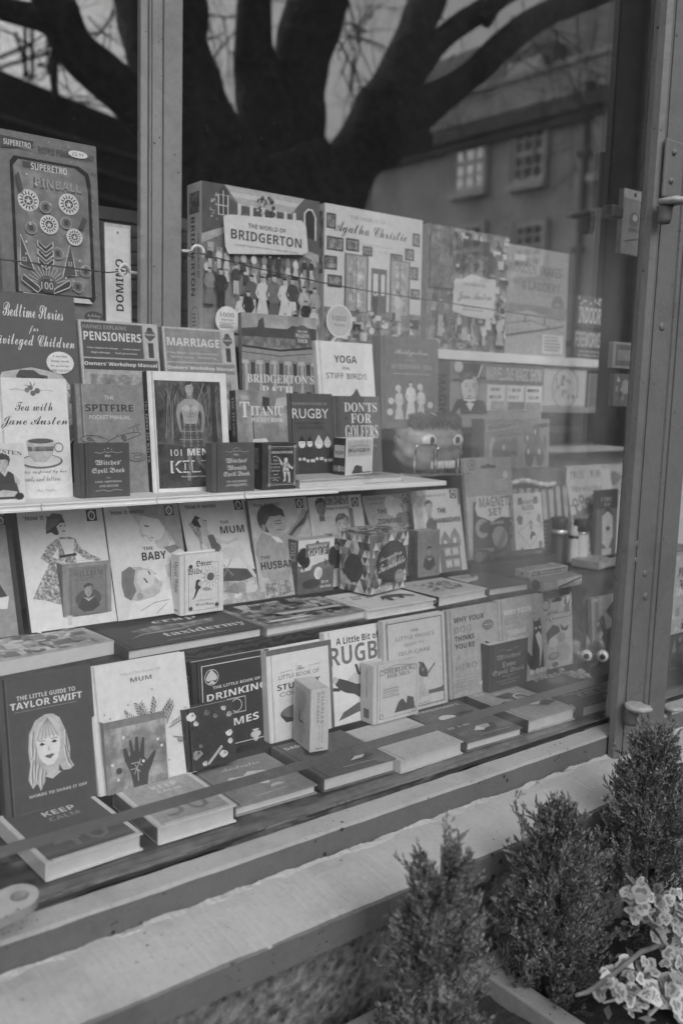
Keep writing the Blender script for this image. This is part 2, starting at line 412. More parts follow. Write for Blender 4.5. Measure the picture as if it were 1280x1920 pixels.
# ================================================================== THE SETTING
rnd = random.Random(7)
def noise3(p, s): 
    from mathutils import noise
    return noise.noise(Vector(p) * s)
def surface(name, lo, hi, scale, rough=.85, bmp=.5, dist=.01, kind='Noise'):
    mt, nt, b = nmat(name); t = tex(nt, kind, scale, **(dict(Detail=8.0, Roughness=.65) if kind == 'Noise' else {}))
    o = t.outputs[0]
    nt.links.new(ramp(nt, o, [(.3, lo), (.7, hi)]), b.inputs['Base Color']); b.inputs['Roughness'].default_value = rough
    if bmp: bump(nt, b, o, bmp, dist)
    return mt
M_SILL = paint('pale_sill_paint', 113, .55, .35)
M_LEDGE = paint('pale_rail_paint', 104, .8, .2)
M_FASCIA_SHADE = paint('shaded_rail_paint', 72, 1.1, .3)  # darker copy of the rail paint: shade painted onto the upright faces
M_POST = paint('grey_post_paint', 74, .75, .0, .4)
M_INNER = paint('inner_post_paint', 112, .6, .0, .45)
M_WHITE = plain('white_shelf_paint', 172, .5, noise=.06, nscale=14)
M_DARKWOOD = surface('dark_board', .02, .05, 12, .7, .3)
M_VOID = plain('shop_dark_paint', 40, .9, noise=.3)

# pavement and ground
bm = bmesh.new(); bmesh.ops.create_grid(bm, x_segments=1, y_segments=1, size=90, matrix=Matrix.Translation((0, 0, -1.4)))
o = link('ground', bm, surface('paving', .05, .10, 3, .9, .4)); o['kind'] = 'structure'
for nm, x0, x1, y0, y1, z0, z1 in (('back_wall', -2.0, 4.2, 3.4, 3.5, -1.4, 1.7), ('side_wall', -2.1, -2.0, .2, 3.5, -1.4, 1.7), ('side_wall', 4.2, 4.3, .2, 3.5, -1.4, 1.7),
                                   ('ceiling', -2.1, 4.3, .12, 3.5, 1.7, 1.8), ('floor', -2.0, 4.2, .82, 3.4, -1.4, -1.3)):
    bm = bmesh.new(); box(bm, x0, x1, y0, y1, z0, z1); o = link(nm, bm, M_VOID); o['kind'] = 'structure'

# shop front: rail under the glass, sill, post, fascia over the window
front = empty('shop_window_frame', 'painted wooden shop window frame with deep pale sill, bottom rail and grooved post', 'window frame', (0, 0, -.6))
fz = Matrix.Translation((0, 0, .6))
def part(name, bm, mt, parent=front, smooth=False):
    o = link(name, bm, mt, parent, smooth)
    if parent is front: o.matrix_parent_inverse = Matrix.Translation((0, 0, .6))
    return o
def wobble_strip(prof, x0, x1, n, amp, seed, fr=1.0):       # a swept profile with slightly worn, uneven arrises
    bm = bmesh.new(); rows = []
    for i in range(n + 1):
        x = x0 + (x1 - x0) * i / n
        rows.append([bm.verts.new((x, y + amp * noise3((x, k * 7.1 + seed, 0), 14 * fr), z + amp * noise3((x, k * 3.3, seed + 9), 11 * fr) + amp * .5 * noise3((x, k, seed), 60 * fr))) for k, (y, z) in enumerate(prof)])
    K = len(prof)
    for a, b in zip(rows, rows[1:]):
        for k in range(K): bm.faces.new((a[k], a[(k + 1) % K], b[(k + 1) % K], b[k]))
    bm.faces.new(rows[0]); bm.faces.new(list(reversed(rows[-1])))
    bmesh.ops.recalc_face_normals(bm, faces=bm.faces[:])
    return bm
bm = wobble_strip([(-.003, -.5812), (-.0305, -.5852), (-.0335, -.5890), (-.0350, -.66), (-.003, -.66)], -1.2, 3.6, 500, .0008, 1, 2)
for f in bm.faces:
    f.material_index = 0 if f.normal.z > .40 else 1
part('bottom_rail', bm, [M_LEDGE, M_FASCIA_SHADE])
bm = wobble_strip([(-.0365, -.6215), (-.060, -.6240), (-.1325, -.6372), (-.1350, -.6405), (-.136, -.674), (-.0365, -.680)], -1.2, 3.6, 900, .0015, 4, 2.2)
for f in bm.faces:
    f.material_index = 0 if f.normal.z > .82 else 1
part('sill', bm, [M_SILL, M_FASCIA_SHADE])
bm = wobble_strip([(-.0355, -.6192), (-.0405, -.6222), (-.0480, -.6246), (-.0370, -.6246)], -1.2, 3.6, 1500, .0034, 8, 3.2)
part('sill_bead', bm, M_SILL)
XP = lambda px: at((px, 1100), Y=-.055).x
xs = [XP(p) for p in (1177, 1184, 1191, 1223, 1227, 1231, 1261)]
bm = bmesh.new()
vprism(bm, [(1.402, .014), (1.402, -.030), (xs[0], -.038), (xs[0] + .001, -.049), (xs[1], -.054), (xs[2] - .001, -.051), (xs[2], -.047), (xs[2] + .004, -.047), (xs[2] + .004, -.050), (xs[3], -.052),
            (xs[3] + .001, -.0555), (xs[4], -.057), (xs[5] - .001, -.055), (xs[5], -.050), (xs[5] + .003, -.050), (xs[5] + .004, -.055), (xs[6], -.057), (xs[6] + .004, -.053), (xs[6] + .004, .014)], -.66, 1.5)
part('post', bm, M_POST)
bm = bmesh.new(); box(bm, 1.381, 1.3925, -.008, .0035, -.572, 1.5, bev=.002); part('glazing_bead', bm, M_LEDGE)
bm = bmesh.new(); box(bm, 1.393, 1.4015, -.002, .012, -.572, 1.5); part('shadow_gap', bm, M_VOID)
bm = bmesh.new(); box(bm, xs[6] + .006, xs[6] + .024, -.012, .03, -.572, 1.5, bev=.002); part('glazing_bead', bm, M_LEDGE)
bm = bmesh.new(); box(bm, -1.2, 3.6, -.06, .10, 1.505, 2.2); part('fascia_board', bm, M_POST)
# rendered stone wall under the sill
bm = bmesh.new(); box(bm, -1.2, 3.6, -.098, .1, -1.4, -.682)
M_STONE, nt, b = nmat('rough_stone'); n1 = tex(nt, 'Noise', 60, Detail=8.0, Roughness=.7); v1 = tex(nt, 'Voronoi', 70); v2 = tex(nt, 'Voronoi', 28)
c_ = ramp(nt, n1.outputs[0], [(.3, .03), (.7, .20)]); c_ = mix(nt, .8, c_, ramp(nt, v1.outputs['Distance'], [(.1, .15), (.35, 1)]), 'MULTIPLY'); c_ = mix(nt, .6, c_, ramp(nt, v2.outputs['Distance'], [(.12, .1), (.3, 1)]), 'MULTIPLY')
nt.links.new(c_, b.inputs['Base Color']); b.inputs['Roughness'].default_value = .95; bump(nt, b, v1.outputs['Distance'], .8, .006)
tag(link('stone_wall', bm, M_STONE), 'rough pitted stone wall below the pale window sill', 'wall')
bm = bmesh.new(); box(bm, -6, -1.2, -.1, .1, -1.4, 4.5); tag(link('shop_wall', bm, M_STONE), 'stone shop wall beside the window', 'wall')
bm = bmesh.new(); box(bm, -1.2, 3.6, -.02, .1, 2.2, 4.5); box(bm, 3.6, 6, -.1, .1, -1.4, 4.5)
tag(link('shop_wall', bm, M_STONE), 'stone shop wall above the window frame', 'wall')

# the glass: clear, reflecting by the angle it is seen at, a little dust, a painted glare veil
gm, nt, b = nmat('window_glass')
for n in list(nt.nodes):
    if n.type == 'BSDF_PRINCIPLED': nt.nodes.remove(n)
out = [n for n in nt.nodes if n.type == 'OUTPUT_MATERIAL'][0]
geo = nt.nodes.new('ShaderNodeNewGeometry'); dot = nt.nodes.new('ShaderNodeVectorMath'); dot.operation = 'DOT_PRODUCT'
nt.links.new(geo.outputs['Incoming'], dot.inputs[0]); nt.links.new(geo.outputs['Normal'], dot.inputs[1])
def mth(op, a, b_=None):
    n = nt.nodes.new('ShaderNodeMath'); n.operation = op
    for s, v in zip(n.inputs, (a, b_)):
        if v is None: continue
        if isinstance(v, (int, float)): s.default_value = v
        else: nt.links.new(v, s)
    return n.outputs[0]
om = mth('SUBTRACT', 1.0, mth('ABSOLUTE', dot.outputs['Value']))
F0 = GLASS_F0 if 'GLASS_F0' in globals() else .05
fres = mth('ADD', mth('MULTIPLY', mth('POWER', om, 5.0), 1 - F0), F0)
gl = nt.nodes.new('ShaderNodeBsdfGlossy'); gl.inputs['Roughness'].default_value = .0; gl.inputs['Color'].default_value = (1, 1, 1, 1)
tr = nt.nodes.new('ShaderNodeBsdfTransparent'); tr.inputs['Color'].default_value = (.97, .97, .97, 1)
df = nt.nodes.new('ShaderNodeBsdfDiffuse'); df.inputs['Color'].default_value = (.5, .5, .5, 1)
m1 = nt.nodes.new('ShaderNodeMixShader'); nt.links.new(fres, m1.inputs[0]); nt.links.new(tr.outputs[0], m1.inputs[1]); nt.links.new(gl.outputs[0], m1.inputs[2])
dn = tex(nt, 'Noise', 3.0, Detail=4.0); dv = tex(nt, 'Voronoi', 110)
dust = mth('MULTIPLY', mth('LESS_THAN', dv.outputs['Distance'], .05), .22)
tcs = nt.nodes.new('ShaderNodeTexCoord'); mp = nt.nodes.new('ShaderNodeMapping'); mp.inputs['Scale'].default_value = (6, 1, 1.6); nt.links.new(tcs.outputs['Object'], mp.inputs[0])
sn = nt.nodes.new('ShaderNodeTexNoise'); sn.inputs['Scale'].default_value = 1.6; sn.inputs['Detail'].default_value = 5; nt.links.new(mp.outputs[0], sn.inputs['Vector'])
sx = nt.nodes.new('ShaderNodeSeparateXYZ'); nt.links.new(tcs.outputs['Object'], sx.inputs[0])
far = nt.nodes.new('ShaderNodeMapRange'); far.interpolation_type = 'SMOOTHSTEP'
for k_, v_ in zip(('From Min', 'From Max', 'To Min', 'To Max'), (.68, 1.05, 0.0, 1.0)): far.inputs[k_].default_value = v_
nt.links.new(sx.outputs[0], far.inputs['Value'])                 # glare veil painted into this end of the pane
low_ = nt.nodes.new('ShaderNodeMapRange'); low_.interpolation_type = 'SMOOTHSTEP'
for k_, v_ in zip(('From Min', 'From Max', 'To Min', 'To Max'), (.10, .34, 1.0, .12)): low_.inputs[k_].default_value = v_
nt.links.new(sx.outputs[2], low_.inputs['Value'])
glare_veil = mth('MULTIPLY', mth('MULTIPLY', mth('MAXIMUM', mth('SUBTRACT', sn.outputs[0], .34), 0.0), mth('MULTIPLY', far.outputs[0], low_.outputs[0])), .26)
film_veil = mth('ADD', mth('ADD', mth('MULTIPLY', dn.outputs[0], .014), dust), glare_veil)
m2 = nt.nodes.new('ShaderNodeMixShader'); nt.links.new(film_veil, m2.inputs[0]); nt.links.new(m1.outputs[0], m2.inputs[1]); nt.links.new(df.outputs[0], m2.inputs[2])
nt.links.new(m2.outputs[0], out.inputs[0])
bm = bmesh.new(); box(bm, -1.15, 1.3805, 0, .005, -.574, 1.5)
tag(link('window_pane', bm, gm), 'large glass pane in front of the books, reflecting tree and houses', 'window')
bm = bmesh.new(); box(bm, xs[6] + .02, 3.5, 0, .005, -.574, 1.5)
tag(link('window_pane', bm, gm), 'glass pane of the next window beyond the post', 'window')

# grey strap across the foot of the glass, with its pale clip
b0, b1 = at((20, 1592), Y=.012), at((1165, 1262), Y=.012)
bm = bmesh.new(); w = .0065
dirv = (b1 - b0)
prism(bm, [(-.0012, -w), (.0012, -w), (.0012, w), (-.0012, w)], -.3, dirv.length)
o = link('grey_strap', bm, plain('strap_webbing', 76, .7, noise=.08, nscale=90)); o.matrix_world = Matrix.Translation(b0) @ dirv.to_track_quat('X', 'Z').to_matrix().to_4x4()
tag(o, 'flat grey strap stretched across the foot of the big pane', 'strap')
c = at((1184, 1254), Y=.012)
bm = bmesh.new(); box(bm, -.008, .008, -.004, .004, -.012, .012, bev=.0015); box(bm, -.006, .006, -.006, -.004, -.002, .002)
o = link('strap_clip', bm, plain('pale_clip', 165, .4, noise=.05)); o.location = b1 + Vector((.004, -.001, .001))
tag(o, 'small pale clip at the end of the grey strap beside the post', 'clip')

# iron shutter hooks, painted over many times
def shutter_hook(label, P, s=1.0):
    root = empty('shutter_hook', label, 'hook', P, 'painted shutter hooks')
    bm = bmesh.new()
    bmesh.ops.create_uvsphere(bm, u_segments=24, v_segments=14, radius=1)
    for v in bm.verts:
        x, y, z = v.co
        z = max(min(z, .55), -.62) * (1 + .10 * noise3(v.co, 2.3))
        v.co = Vector((x * .0195 * (1 + .12 * noise3(v.co, 1.4)), y * .024 - .010 + .003 * noise3(v.co, 2.0), z * .0085 - .002 * x * x + .002 * noise3(v.co, 3.0))) * s
    link('hook_plate', bm, paint('white_hook_paint', 104, .6, .15), root, True)
    bm = bmesh.new(); lathe(bm, [(.009 * s, -.035 * s), (.012 * s, -.028 * s), (.012 * s, -.012 * s), (.014 * s, -.007 * s)], 14, cy=.002)
    link('hook_socket', bm, plain('dark_iron', 62, .6, noise=.3), root)
    return root
shutter_hook('lower white painted shutter hook at the foot of the grey post', at((1186, 1322), Y=-.072), 1.0)
shutter_hook('upper white painted shutter hook high on the grey post', at((1249, 378), Y=-.075), .95)
lug = empty('shutter_hook', 'blurred white iron lug with a round hole at the bottom rail', 'hook', at((10, 1700), Y=-.045), 'painted shutter hooks')
bm = bmesh.new(); n = 28; o_, i_ = [], []
for k in range(n):
    a = 2 * math.pi * k / n; rx = .032 if math.cos(a) > 0 else .11
    o_.append((.012 + (.024 if math.cos(a) > 0 else .12) * math.cos(a), .018 * math.sin(a))); i_.append((.016 + .010 * math.cos(a), .0075 * math.sin(a)))
for z0, z1 in ((-.007, .006),):
    T_ = [[bm.verts.new((x, y, z)) for x, y in L] for L, z in ((o_, z0), (o_, z1), (i_, z1), (i_, z0))]
    for A, B in ((T_[0], T_[1]), (T_[1], T_[2]), (T_[2], T_[3]), (T_[3], T_[0])):
        for k in range(n): bm.faces.new((A[k], A[(k + 1) % n], B[(k + 1) % n], B[k]))
bmesh.ops.recalc_face_normals(bm, faces=bm.faces[:]); o = link('hook_plate', bm, paint('white_hook_paint', 128), lug); o.rotation_euler = (R_(14), 0, R_(12))
shutter_hook('small pale hook just beyond the post on the next rail', at((1252, 1325), Y=-.03), .7)
bm = bmesh.new()                                   # the painted backplate with rivets above the upper hook
bp = at((1252, 318), Y=-.058)
box(bm, bp.x - .017, bp.x + .03, -.064, -.0575, bp.z - .045, bp.z + .045, bev=.003)
for dz, dx in ((.026, .002), (-.018, -.001)):
    bmesh.ops.create_uvsphere(bm, u_segments=12, v_segments=8, radius=.0055, matrix=Matrix.Translation((bp.x + dx, -.064, bp.z + dz)))
tag(link('hook_backplate', bm, M_POST, smooth=False), 'painted iron plate with two rivets above the upper hook', 'plate')
bm = bmesh.new()
for px, py, r in ((1240, 612, .0075), (1208, 1075, .006), (1209, 1118, .0075), (1190, 1050, .005), (1191, 1020, .006), (1188, 1006, .004)):
    q = at((px, py), Y=-.051); bmesh.ops.create_uvsphere(bm, u_segments=12, v_segments=8, radius=r, matrix=Matrix.Translation(q) @ Matrix.Diagonal((1, .45, 1, 1)))
o = part('post_plug', bm, M_POST, front, True)

# ------------------------------------------------------------------ inside the window: stepped display
Z_F, Z_B, Z_C, Z_D, Z_E, Z_G = -.584, -.561, -.405, -.382, -.180, .090
def board(label, x0, x1, y0, y1, z0, z1, mt, name='display_board', cat='shelf'):
    bm = bmesh.new(); box(bm, x0, x1, y0, y1, z0, z1, bev=.0015); return tag(link(name, bm, mt), label, cat)
board('low dark platform under the bottom rows of books', -1.1, 3.4, .012, .8, -.64, Z_F - .004, M_DARKWOOD)
board('dark step under the bottom row of standing books', -.6, 1.385, .205, .34, Z_F - .002, Z_B, M_DARKWOOD)
wm, nt, b = nmat('stained_boards'); t = tex(nt, 'Wave', 30, wave_type='BANDS', bands_direction='Z', Distortion=9.0, Detail=4.0); t.inputs['Detail Scale'].default_value = 1.5
nt.links.new(ramp(nt, t.outputs[0], [(0, .015), (1, .06)]), b.inputs['Base Color']); b.inputs['Roughness'].default_value = .55
board('stained wooden shelf under the lying books of the second row', -.6, 1.60, .262, .62, Z_C - .02, Z_C, wm)
board('wooden riser closing the step behind the bottom row', -.6, 1.60, .345, .36, Z_F - .002, Z_C - .021, wm)
board('dark step under the row of picture book covers', -.6, 1.60, .402, .56, Z_C + .001, Z_D, M_DARKWOOD)
xe = at((832, 900), Y=.365).x
board('thin white shelf carrying the third row of books', -.6, xe, .357, .60, Z_E - .009, Z_E, M_WHITE)
rails = [(-160, 72), (75, 289), (291, 452), (455, 627)]
for i, (p0, p1) in enumerate(rails):
    x0, x1 = at((p0, 945), Y=.36).x, at((p1, 930), Y=.36).x
    bm = bmesh.new(); zt = Z_E + .0005
    prism(bm, [(.3565, zt), (.3505, zt), (.3500, zt - .0022), (.3525, zt - .0027), (.3525, zt - .0078), (.3490, zt - .0082), (.3490, zt - .0106), (.3565, zt - .0106)], x0, x1)
    tag(link('shelf_rail', bm, M_WHITE), ['white plastic shelf edge rail at the far left of the lip', 'white plastic shelf edge rail under the plane book', 'white plastic shelf edge rail under the kilt book', 'white plastic shelf edge rail under the boxed black book'][i], 'shelf rail', 'white rails along the shelf lip')
board('narrow dark ledge behind the third row of books', -.6, 1.97, .545, .62, -.10, -.0855, M_DARKWOOD)
board('low dark riser under the toys at the far end', 1.46, 1.72, .395, .49, Z_C + .0005, -.3705, M_DARKWOOD)
board('white shelf under the jigsaw boxes', -.6, 2.75, .605, .80, Z_G - .022, Z_G, M_WHITE)
board('white shelf on the far side of the window display', 2.10, 3.2, .77, .86, -.173, -.153, M_WHITE)
board('grey shelf carrying the far cartons', 1.82, 2.9, .60, .80, -.052, -.0375, plain('grey_shelf', 110, .6, noise=.1))
board('pale panel under the far white shelf', 2.02, 3.2, .87, .88, -.58, -.174, plain('pale_panel', 150, .6, noise=.08, nscale=9))
# slatted backboard behind the boxes
bm = bmesh.new(); sl = wm
for i in range(9):
    z = Z_G + .002 + i * .0265; box(bm, -.6, 1.15, .79 + .004 * (i % 2), .808, z, z + .0245, bev=.003)
tag(link('slatted_backboard', bm, plain('slat_stain', 70, .6, noise=.35, nscale=18, bmp=.3)), 'low slatted wooden backboard behind the jigsaw boxes', 'backboard')
# inner post, moulded
q = lambda px: at((px, 300), Y=.60).x
e = [q(p) for p in (267, 278, 280, 284, 286, 304, 306, 340)]
bm = bmesh.new()
vprism(bm, [(e[0], .618), (e[0], .606), (e[1], .603), (e[1] + .001, .609), (e[2], .609), (e[2] + .001, .601), (e[3], .601), (e[3] + .001, .609), (e[4], .609), (e[4] + .001, .602), (e[5], .600),
            (e[5] + .001, .607), (e[6], .607), (e[6] + .0005, .598), (e[7], .598), (e[7] + .001, .618)], -.58, 1.68)
tag(link('inner_post', bm, M_INNER), 'tall pale grooved inner post behind the front pane', 'post')
# crumpled cloth along the foot of the glass
bm = bmesh.new(); nx, ny = 420, 16; g = []
for i in range(nx + 1):
    x = -.5 + 2.1 * i / nx; row = []
    for j in range(ny + 1):
        y = .007 + .115 * j / ny
        fold = .5 + .5 * math.sin(y * 520 + 5 * noise3((x, y, 0), 5) + 9 * x)
        z = Z_F - .014 + .012 * min(1, y / .05) + (.013 * fold * max(0, 1 - y / .075) + .003 * noise3((x, y, 4), 22) * max(.0, 1 - y / .06))
        row.append(bm.verts.new((x, y, min(z, Z_F - .0008) if y > .05 else z)))
    g.append(row)
for i in range(nx):
    for j in range(ny): bm.faces.new((g[i][j], g[i + 1][j], g[i + 1][j + 1], g[i][j + 1])).smooth = True
tag(link('display_cloth', bm, plain('satin_cloth', 66, .3, noise=.6, nscale=45)), 'creased satin cloth along the foot of the window', 'cloth')
# dark cloth hung over the far table
bm = bmesh.new(); g = []; x0, x1 = 1.605, 2.35
for i in range(91):
    u = i / 90; row = []
    for j in range(31):
        v = j / 30; x = x0 + (x1 - x0) * u
        if v < .35: y, z = .62 - .27 * v / .35, Z_C - .004 - .003 * v
        else:
            k = (v - .35) / .65; y = .35 - .06 * k + .022 * k * math.sin(x * 70 + 2 * noise3((x, k, 0), 6)); z = Z_C - .007 - .178 * k
        row.append(bm.verts.new((x, y, z + .004 * noise3((x, v, 3), 12))))
    g.append(row)
for i in range(90):
    for j in range(30): bm.faces.new((g[i][j], g[i + 1][j], g[i + 1][j + 1], g[i][j + 1])).smooth = True
tag(link('draped_cloth', bm, plain('dark_satin', 60, .22, noise=.3, nscale=12)), 'dark shiny cloth draped over the table of toys', 'cloth')

# screw hooks and the wires between them
def hook_eye(label, P, sgn):
    bm = bmesh.new(); pts = [P + Vector((0, .0, 0))]
    for a in range(0, 250, 20): pts.append(P + Vector((sgn * (.016 + .011 * math.sin(R_(a - 90)) + .011), -.006 - .010 * a / 250, .011 * math.cos(R_(a - 90)) + .0)))
    tube(bm, pts, .0028, 8); return tag(link('screw_hook', bm, plain('white_enamel', 170, .35, noise=.04)), label, 'hook', 'white screw hooks on the inner post')
hl = at((256, 512), Y=.597); hr = at((341, 470), Y=.594)
hook_eye('white screw hook on the side of the post beside the domino box', hl, -1)
hook_eye('white screw hook on the side of the post beside the ballroom jigsaw', hr, 1)
def wire(label, pts, r=.0011):
    bm = bmesh.new(); tube(bm, pts, r, 6); tag(link('security_wire', bm, plain('dark_wire', 58, .5, noise=.2)), label, 'wire', 'wires strung across the boxes')
wp = [at(p, Y=.590) for p in ((-90, 481), (0, 486), (70, 494), (150, 505), (205, 511), (232, 508))]
w2 = [at((232 + 7 * math.cos(R_(a)), 508 + 7 * math.sin(R_(a))), Y=.588 - a * .000008) for a in range(0, 900, 30)]
wire('thin dark wire strung in front of the pinball game', wp + w2)
wp = [at(p, Y=.575) for p in ((357, 477), (372, 474), (420, 487), (470, 500), (530, 514), (600, 529), (680, 544), (760, 556), (830, 566), (900, 577), (1000, 592), (1070, 602))]
w2 = [at((358 + 5 * math.cos(R_(a)), 476 + 5 * math.sin(R_(a))), Y=.574 - a * .000008) for a in range(720, 0, -30)]
wire('thin dark wire strung in front of the jigsaw boxes', w2 + wp)

# ------------------------------------------------------------------ outside, seen in the glass: the tree, the houses
bark = surface('bark', .03, .30, 12, .9, 1.0, .08)
tree = empty('plane_tree', 'huge bare old tree with thick spreading limbs reflected in the glass', 'tree', mir((500, 700), Y=4.5))
def limb(name, pts, seed, k=9, Y=4.5, sub=5):
    """pts: (px, py, half width in px, dy)"""
    P, Rr = [], []
    for px, py, hw, dy in pts:
        q = mir((px, py), Y=Y + dy); d = (q - Vector((CAM.x, -CAM.y, CAM.z))).length
        P.append(q); Rr.append(hw * d / F_PX * .97)
    PP, RR = [], []
    for i in range(len(P) - 1):
        p0, p1, p2, p3 = P[max(i - 1, 0)], P[i], P[i + 1], P[min(i + 2, len(P) - 1)]
        for s_ in range(sub):
            t = s_ / sub; t2, t3 = t * t, t * t * t
            PP.append(.5 * ((2 * p1) + (p2 - p0) * t + (2 * p0 - 5 * p1 + 4 * p2 - p3) * t2 + (3 * p1 - p0 - 3 * p2 + p3) * t3))
            RR.append((Rr[i] * (1 - t) + Rr[i + 1] * t) * (1 + .10 * noise3(PP[-1] + Vector((seed, 0, 0)), 3.1)))
    PP.append(P[-1]); RR.append(Rr[-1])
    bm = bmesh.new(); tube(bm, PP, RR, 20)
    for v in bm.verts:
        n = noise3(v.co + Vector((0, 0, seed)), 4.0); v.co += Vector((n, noise3(v.co, 5.1), n)) * .03
    o = link(name, bm, bark, tree, True); o.matrix_parent_inverse = Matrix.Translation(tree.location).inverted(); return PP
limb('trunk', [(505, 1150, 230, 0), (505, 800, 190, 0), (508, 560, 165, 0), (505, 400, 155, 0), (475, 300, 128, 0)], 1)
limb('limb', [(470, 440, 100, -.1), (400, 310, 88, -.1), (348, 200, 76, 0), (318, 100, 78, .1), (300, 0, 76, .2), (280, -140, 60, .3)], 2)
limb('limb', [(520, 420, 110, 0), (505, 260, 66, 0), (484, 150, 38, .1), (478, 80, 32, .1), (476, 0, 31, .1), (470, -120, 28, .1)], 3)
limb('limb', [(560, 430, 95, .1), (548, 280, 62, .1), (556, 180, 50, .1), (572, 90, 53, .1), (597, 0, 54, .1), (620, -120, 45, .2)], 4)
limb('limb', [(440, 420, 75, -.2), (330, 262, 50, -.2), (250, 188, 40, -.3), (188, 138, 38, -.3), (138, 80, 36, -.3), (108, 10, 32, -.3), (60, -60, 36, -.3)], 5)
limb('limb', [(112, 38, 20, -.3), (55, 30, 20, -.3), (0, 14, 18, -.3), (-90, -20, 16, -.3)], 6)
limb('limb', [(104, 50, 9, -.3), (102, 120, 7, -.3), (104, 205, 4, -.3)], 7)
limb('limb', [(580, 520, 90, 0), (612, 420, 66, 0), (645, 335, 48, 0), (685, 268, 54, 0), (726, 205, 56, 0), (752, 140, 40, .1), (770, 80, 29, .1), (803, 0, 33, .2), (830, -90, 32, .2)], 8)
limb('limb', [(690, 268, 42, -.1), (740, 252, 42, -.1), (775, 256, 33, -.1), (800, 268, 18, -.1)], 9)
limb('limb', [(715, 225, 44, 0), (765, 150, 27, 0), (832, 70, 19, .1), (903, 18, 19, .1), (960, -20, 18, .2)], 10)
limb('limb', [(715, 262, 50, -.1), (765, 220, 46, -.1), (830, 178, 27, -.1), (890, 134, 23, -.1), (945, 82, 24, -.1), (1010, 34, 21, -.1), (1095, -4, 20, -.1), (1180, -25, 16, -.1)], 11)
limb('limb', [(905, 40, 14, -.1), (925, 5, 16, -.1), (940, -40, 15, 0)], 12)
bm = bmesh.new(); tr_ = random.Random(3)
def twig(p, d, L, r, depth, lev=0):
    pts = [p]; q = p
    for i in range(5):
        d = (d + Vector((tr_.uniform(-.35, .35), tr_.uniform(-.2, .2), tr_.uniform(-.3, .36)))).normalized(); q = q + d * L / 5; pts.append(q)
    tube(bm, pts, [r * (1 - .16 * i) for i in range(6)], 5, cap=False)
    if lev < depth:
        for k in range(3 if lev else 4):
            twig(pts[tr_.randint(1, 5)], (d + Vector((tr_.uniform(-.9, .9), tr_.uniform(-.3, .3), tr_.uniform(-.7, .9)))).normalized(), L * tr_.uniform(.45, .7), r * .5, depth, lev + 1)
for px, py, dx, dz, L, r, dep in ((628, 60, .6, -.5, 1.0, .018, 3), (700, 20, -.5, -.7, .9, .016, 3), (650, -20, .3, -.8, 1.0, .017, 3), (640, 130, .35, -.5, .5, .012, 2), (722, 90, -.7, .3, .7, .016, 3), (660, 180, -.3, .8, .7, .014, 3),
                                  (690, 60, -.6, .2, .8, .014, 3), (420, 30, .05, -1, .9, .012, 3), (440, 60, -.2, -.8, .8, .012, 3), (408, 140, .2, .8, .6, .01, 3), (430, 190, -.1, .9, .5, .01, 2), (215, 20, -.3, -.8, .7, .012, 3), (190, 60, .4, .5, .6, .012, 2), (105, 100, .4, -.4, .6, .01, 3), (150, 190, .6, -.2, .7, .012, 3), (60, 80, .5, .3, .6, .01, 2), (830, 40, -.2, .8, .7, .014, 2),
                                  (960, 30, .7, -.5, 1.1, .018, 3), (1010, 20, .8, -.5, 1.0, .02, 3), (1080, 10, .5, -.7, 1.0, .018, 3), (930, 60, .5, -.9, .9, .016, 3), (1040, 60, .4, -.9, 1.1, .016, 3), (1120, 40, .1, -1, 1.0, .016, 3), (1060, 120, .4, -.7, 1.0, .014, 3), (1000, 30, .0, -1, 1.2, .014, 3), (1110, 130, -.2, -1, 1.0, .014, 3), (870, 300, .2, .9, .8, .01, 2)):
    twig(mir((px, py), Y=4.45), Vector((dx, 0, dz)).normalized(), L, r * .5, dep)
for k in range(46):
    px, py = tr_.choice(((630, 40), (690, 30), (650, 110), (700, 120), (660, 190), (625, 160), (720, 60), (405, 40), (425, 120), (432, 180), (160, 20), (195, 70), (225, 100), (150, 170), (210, 195), (60, 75), (840, 40), (870, 90), (1000, 60), (1060, 80), (1110, 60), (1150, 90), (950, 120), (1030, 150)))
    a = tr_.uniform(0, 6.28); twig(mir((px + tr_.uniform(-22, 22), py + tr_.uniform(-25, 25)), Y=4.3 + tr_.uniform(0, .5)), Vector((math.cos(a), 0, math.sin(a))), tr_.uniform(.35, .9), tr_.uniform(.003, .0065), 2)
o = link('twigs', bm, bark, tree); o.matrix_parent_inverse = Matrix.Translation(tree.location).inverted()

M_ASHLAR = surface('pale_ashlar', .52, .80, 1.4, .9, .25, .02)
M_SLATE = surface('slate_roof', .14, .30, 5, .7, .4)
M_PANE = plain('sash_glass', 52, .08, noise=.2, nscale=2)
M_SKY_PANE = plain('sky_toned_sash_glass', 165, .12, noise=.12, nscale=1.2)  # sash glass with the reflected sky painted in as a pale tone
for n_ in M_SKY_PANE.node_tree.nodes:
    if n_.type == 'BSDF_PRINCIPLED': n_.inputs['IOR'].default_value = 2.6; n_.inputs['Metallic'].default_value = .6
M_SASH = plain('white_joinery', 172, .5, noise=.05)
def house_part(root, name, bm, mt):
    o = link(name, bm, mt, root); o.matrix_parent_inverse = Matrix.Translation(root.location).inverted(); return o
